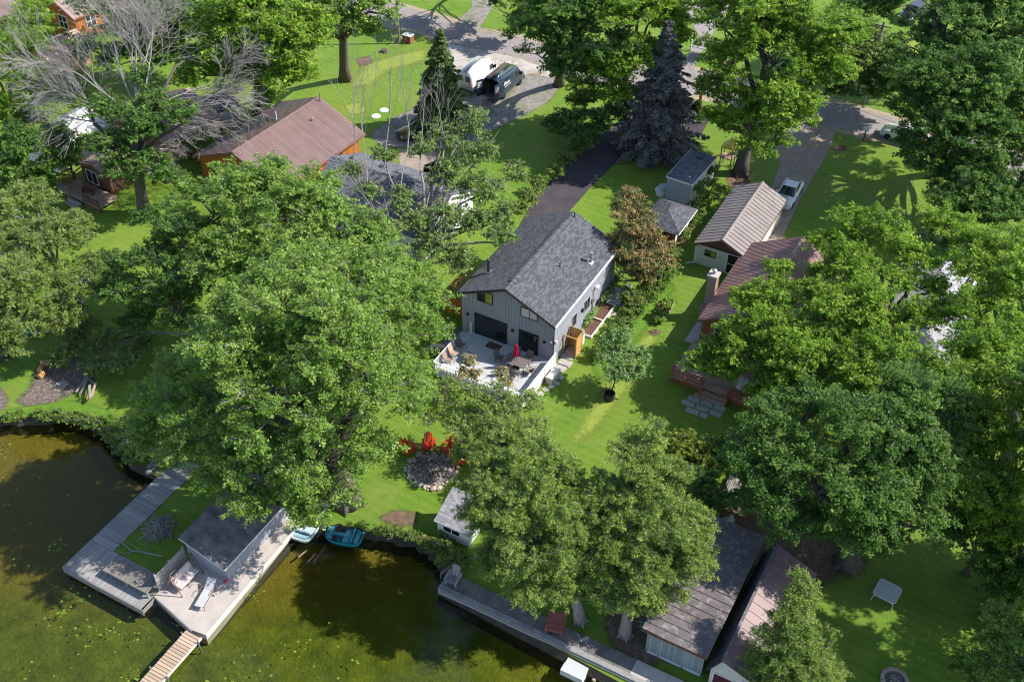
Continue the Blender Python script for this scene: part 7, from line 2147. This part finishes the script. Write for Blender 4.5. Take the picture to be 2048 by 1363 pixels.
T_('corner_tree', 'sunlit leafy tree in the bottom right corner', (2030, 1400), [(2025, 1265, 5, 1.6), (2050, 1320, 4.5, 1.8), (1985, 1320, 3.5, 1.3), (2020, 1370, 3, 1.6), (1930, 1330, 1.5, .9), (1960, 1370, 1.5, 1.0)], M['leaf_maple'], 42, 0.2, trunk_h=2.5, bough=1.1, clump=.5)
T_('edge_undergrowth', 'dark leafy tree mass at the right edge above the mesh-top table lawn', None, [(1960, 1060, 4, 1.9), (2030, 1100, 4, 2.2), (1930, 1020, 4, 1.6), (2000, 1150, 2.5, 1.6), (1900, 1060, 3, 1.2)], M['leaf_dark'], 63, 0.2, px=6, trunk_h=2)
spruce('dark_edge_spruce', 'very dark conifer at the right edge beside the mesh-top table lawn', (2040, 1215), 7.0, 2.6, M['leaf_dark'], 43, 0.8, 0.2, 1.1)

# ---- cedars by the water
ck = dict(asp=0.4, clump=0.42, bough=0.85, cover=0.85, droop=0.45, updir=0.6, jitter=0.6, slim=0.42, px=4.9)
T_('leaning_cedar', 'large cedar with leaning trunk over the sea wall, left of two', (1160, 1242),
   [(1010, 880, 9.5, 1.7), (1050, 940, 9.5, 2.2), (960, 940, 8.5, 1.8), (1010, 1010, 8.2, 2.4), (1095, 1010, 8, 2.2), (1060, 1090, 6.2, 2.4), (1130, 1080, 6, 2.0), (978, 1030, 6.5, 1.6), (1015, 1120, 5, 1.7), (1115, 1190, 3.2, 1.2), (1150, 1185, 3.2, 1.2), (1100, 1150, 4.5, 1.8), (1155, 1140, 4.2, 1.6), (1050, 1165, 4.2, 1.5), (1110, 940, 8, 1.5), (1150, 1020, 6.5, 1.5)],
   M['leaf_cedar'], 44, 0.32, trunk_h=5, bark='bark_pale', **ck)
T_('straight_cedar', 'large cedar with straight pale trunk beside the ribbed roof boathouse', (1250, 1268),
   [(1285, 880, 10.5, 1.3), (1265, 930, 9.3, 1.8), (1320, 950, 8.8, 1.8), (1225, 1000, 7.8, 2.0), (1300, 1020, 7.6, 2.3), (1360, 1050, 6.4, 1.8), (1215, 1090, 5.8, 2.0), (1290, 1110, 5.6, 2.5), (1365, 1120, 5, 1.8), (1250, 1170, 4.2, 1.8), (1330, 1165, 4, 1.6), (1195, 1150, 4.2, 1.4), (1190, 1040, 6.5, 1.4), (1245, 1195, 3, 1.3), (1290, 1195, 3, 1.4), (1215, 1185, 3.2, 1.2)],
   M['leaf_cedar'], 45, 0.34, trunk_h=5, bark='bark_pale', **ck)
T_('front_cedar', 'cedar in the bottom foreground beside the gable boathouse', (1590, 1440),
   [(1605, 1170, 7, .8), (1595, 1205, 6.2, 1.2), (1580, 1250, 5.4, 1.5), (1615, 1290, 4.6, 1.7), (1555, 1300, 4.4, 1.5), (1530, 1345, 3.2, 1.3), (1600, 1350, 3.5, 2.0), (1645, 1350, 3, 1.3), (1560, 1380, 2.5, 1.7), (1625, 1390, 2.2, 1.6)],
   M['leaf_cedar'], 46, 0.25, trunk_h=4, bark='bark_pale', **ck)
T_('deck_tree', 'thin open-branched cedar before the white deck railing', (985, 905), [(900, 790, 4.4, 1.2), (950, 800, 5, 1.3), (1000, 790, 5.4, 1.2), (1050, 810, 4.6, 1.2), (930, 850, 3.6, 1.4), (1000, 850, 4, 1.5), (870, 830, 3.2, 1.1), (1070, 860, 3.6, 1.2), (940, 890, 2.8, 1.2), (1030, 900, 3, 1.2), (1060, 900, 4.5, 1.1)], M['leaf_cedar'], 47, 0.16, trunk_h=3.5, bark='bark_pale', asp=0.5, clump=0.4, bough=0.85, cover=0.5, px=5)
T_('rusty_tip_shrub', 'reddish-tipped thin sapling poking above the deck railing', (930, 800), [(935, 725, 3.4, .55), (925, 745, 2.8, .6), (950, 750, 2.6, .5), (1005, 745, 3.4, .4), (1010, 765, 2.6, .5)], M['leaf_rust'], 48, 0.05, leaf=.18, bough=.4, clump=.3, cover=.6, trunk_h=2)
T_('browning_cedar', 'cedar with rusty brown dying foliage between grey house and hip-roofed shed', (1275, 560),
   [(1262, 392, 7.2, .8), (1248, 425, 6.4, 1.2), (1285, 435, 6.0, 1.1), (1265, 465, 5.4, 1.5), (1305, 480, 4.6, 1.3), (1240, 490, 4.4, 1.4), (1280, 515, 3.6, 1.5), (1312, 525, 3, 1.3), (1248, 535, 2.6, 1.2), (1290, 545, 2.2, 1.2)],
   M['leaf_rust'], 49, 0.16, trunk_h=4.5, **ck)
T_('sapling', 'small sage-green sapling in a black cage on the lawn', (1222, 792),
   [(1240, 685, 3.8, 1.15), (1220, 718, 3.0, 1.1), (1265, 718, 3.0, 1.1), (1240, 750, 2.2, 1.15), (1268, 750, 2.0, .8)],
   M['leaf_sage'], 50, 0.05, leaf=.2, asp=.45, bough=.7, clump=.4, cover=.9, trunk_h=2.2)
T_('yellow_bush', 'yellow-green bushy shrub at the edge of the lawn right of the cedars', (1395, 935), [(1370, 890, 2, 1.1), (1410, 900, 2, 1.2), (1390, 925, 1.2, 1.1), (1425, 930, 1.2, 1.0), (1350, 915, 1.2, .8)], M['leaf_lime'], 51, 0.08, leaf=.22, bough=.8, clump=.42, cat='shrub')
T_('understory', 'shaded undergrowth under the maples above the ribbed roof boathouse', (1430, 1010), [(1420, 985, 1.5, 1.1), (1445, 1010, 1.2, 1.0), (1400, 960, 1.6, 1.0), (1460, 900, 2, 1.2), (1500, 880, 2.5, 1.2), (1500, 1000, 1.5, 1.0)], M['leaf_dark'], 52, 0.08, leaf=.22, bough=.8, clump=.42, cat='shrub')
T_('property_line_weeds', 'line of tall weeds between the two lawns right of the grey house', (1270, 640), [(1195, 705, 0.57, 0.65), (1210, 690, 0.69, 0.72), (1230, 668, 0.69, 0.72), (1248, 650, 0.69, 0.78), (1262, 630, 0.80, 0.78), (1278, 612, 0.80, 0.85), (1292, 595, 0.92, 0.91), (1308, 575, 0.92, 0.91), (1322, 560, 0.92, 0.91), (1335, 540, 1.03, 0.91), (1265, 600, 0.80, 0.78), (1250, 590, 0.69, 0.65), (1345, 510, 1.03, 0.78), (1365, 470, 1.03, 0.78), (1380, 440, 1.03, 0.78)], M['leaf_weed'], 53, 0.03, leaf=.17, bough=.45, clump=.3, cat='weeds')
T_('shed_vine_shrub', 'green shrub with orange leaves between grey box shed and garage', (1395, 410), [(1402, 385, 1.6, .8), (1410, 365, 1.6, .8), (1395, 410, 1, .7), (1420, 345, 1.6, .7), (1400, 430, .8, .6), (1440, 380, .6, .7), (1430, 400, .5, .6)], M['leaf_weed'], 54, 0.05, leaf=.2, bough=.6, clump=.36, cat='shrub')
T_('orange_weeds', 'rust-orange weeds in front of the hip-roofed shed', (1335, 500), [(1325, 470, 1.2, .6), (1340, 490, .8, .5), (1320, 500, .9, .6), (1365, 480, .5, .4), (1380, 460, .5, .4)], M['leaf_rust'], 55, 0.04, leaf=.17, bough=.5, clump=.3, cat='weeds')
T_('bed_shrubs', 'pale grey-green shrubs in the timber-edged bed by the house', (1200, 612), [(1205, 598, .5, .45), (1212, 590, .6, .5), (1218, 575, .7, .5), (1182, 625, .5, .4), (1175, 638, .5, .35), (1228, 560, .8, .5)], M['leaf_sage'], 56, 0.03, leaf=.15, bough=.4, clump=.26, cat='shrub')
T_('shore_weeds_shrub', 'low leafy weeds on the bank below the small grey shed', (905, 1110), [(880, 1080, .3, .5), (900, 1095, .3, .55), (915, 1108, .4, .55), (895, 1112, .2, .5), (925, 1122, .3, .5), (850, 1078, .2, .45), (820, 1074, .15, .5), (790, 1068, .15, .45), (760, 1062, .12, .4), (840, 1080, .15, .5), (870, 1100, .15, .5), (720, 1052, .1, .35), (885, 1125, .2, .5)], M['leaf_weed'], 57, 0.03, leaf=.16, bough=.4, clump=.28, cat='weeds')
T_('west_shore_weeds', 'dark weedy growth along the left shore under the fallen bough', (200, 850), [(120, 830, .25, .5), (160, 835, .25, .5), (200, 850, .3, .55), (225, 875, .3, .5), (245, 900, .3, .5), (80, 830, .2, .45), (40, 832, .2, .4), (180, 845, .3, .5), (20, 838, .2, .5), (100, 836, .2, .55), (140, 840, .2, .55), (215, 868, .2, .6), (232, 890, .2, .55), (255, 915, .2, .5), (275, 925, .3, .5), (260, 850, .8, .8), (290, 880, 1, .9), (330, 900, 1.2, 1.0)], M['leaf_weed'], 58, 0.03, leaf=.18, bough=.45, clump=.3, cat='weeds')
T_('vegetable_plants', 'leafy green plants growing in the raised bed between the lawns', (1326, 622), [(1322, 628, .35, .45), (1330, 615, .4, .45), (1336, 603, .4, .4), (1318, 640, .3, .35)], M['leaf_bright'], 64, 0.03, leaf=.17, bough=.35, clump=.26, cat='plants')
T_('fallen_bough', 'broken maple bough fallen on the lawn with wilting leaves and pale limbs', (300, 668), [(150, 690, 1.0, 1.4), (215, 690, 1.2, 1.3), (180, 655, 1.0, 1.0), (130, 720, .8, 1.0), (250, 720, 1.5, 1.3), (200, 740, 1.0, 1.0), (280, 690, 1.2, 1.1)], M['leaf_poplar'], 59, 0.10, leaf=.24, bough=.8, clump=.5, cover=.75, cat='branch', trunk_h=1.0)
fb = [o for o in col.objects if o.name == 'fallen_bough'][0]
b_ = G(300, 668)
mb = MB()
for pts, r0 in (([(415, 662, 1.6), (360, 668, 1.3), (300, 663, 1.1), (250, 665, .9), (190, 668, .5)], .13), ([(300, 668, 1.0), (240, 685, .8), (195, 700, .5)], .1), ([(210, 690, .7), (200, 710, .5), (190, 735, .3)], .05), ([(230, 688, .7), (205, 715, .4), (205, 730, .2)], .04)):
    P_ = [G(*p) - b_ for p in pts]
    mb.tube([tuple(p) for p in P_], list(np.linspace(r0, r0 * .4, len(P_))), 7)
mb.build('fallen_limb', M['deadwood'], fb, None, True)
mb = MB()
P_ = [G(*p) - b_ for p in ((272, 695, .5), (305, 672, .9))]
mb.tube([tuple(p) for p in P_], [.16, .1], 7)
mb.build('split_end', M['fresh_wood'], fb)
print('LEAVES', LEAF_TOTAL[0])
bpy.context.view_layer.update()
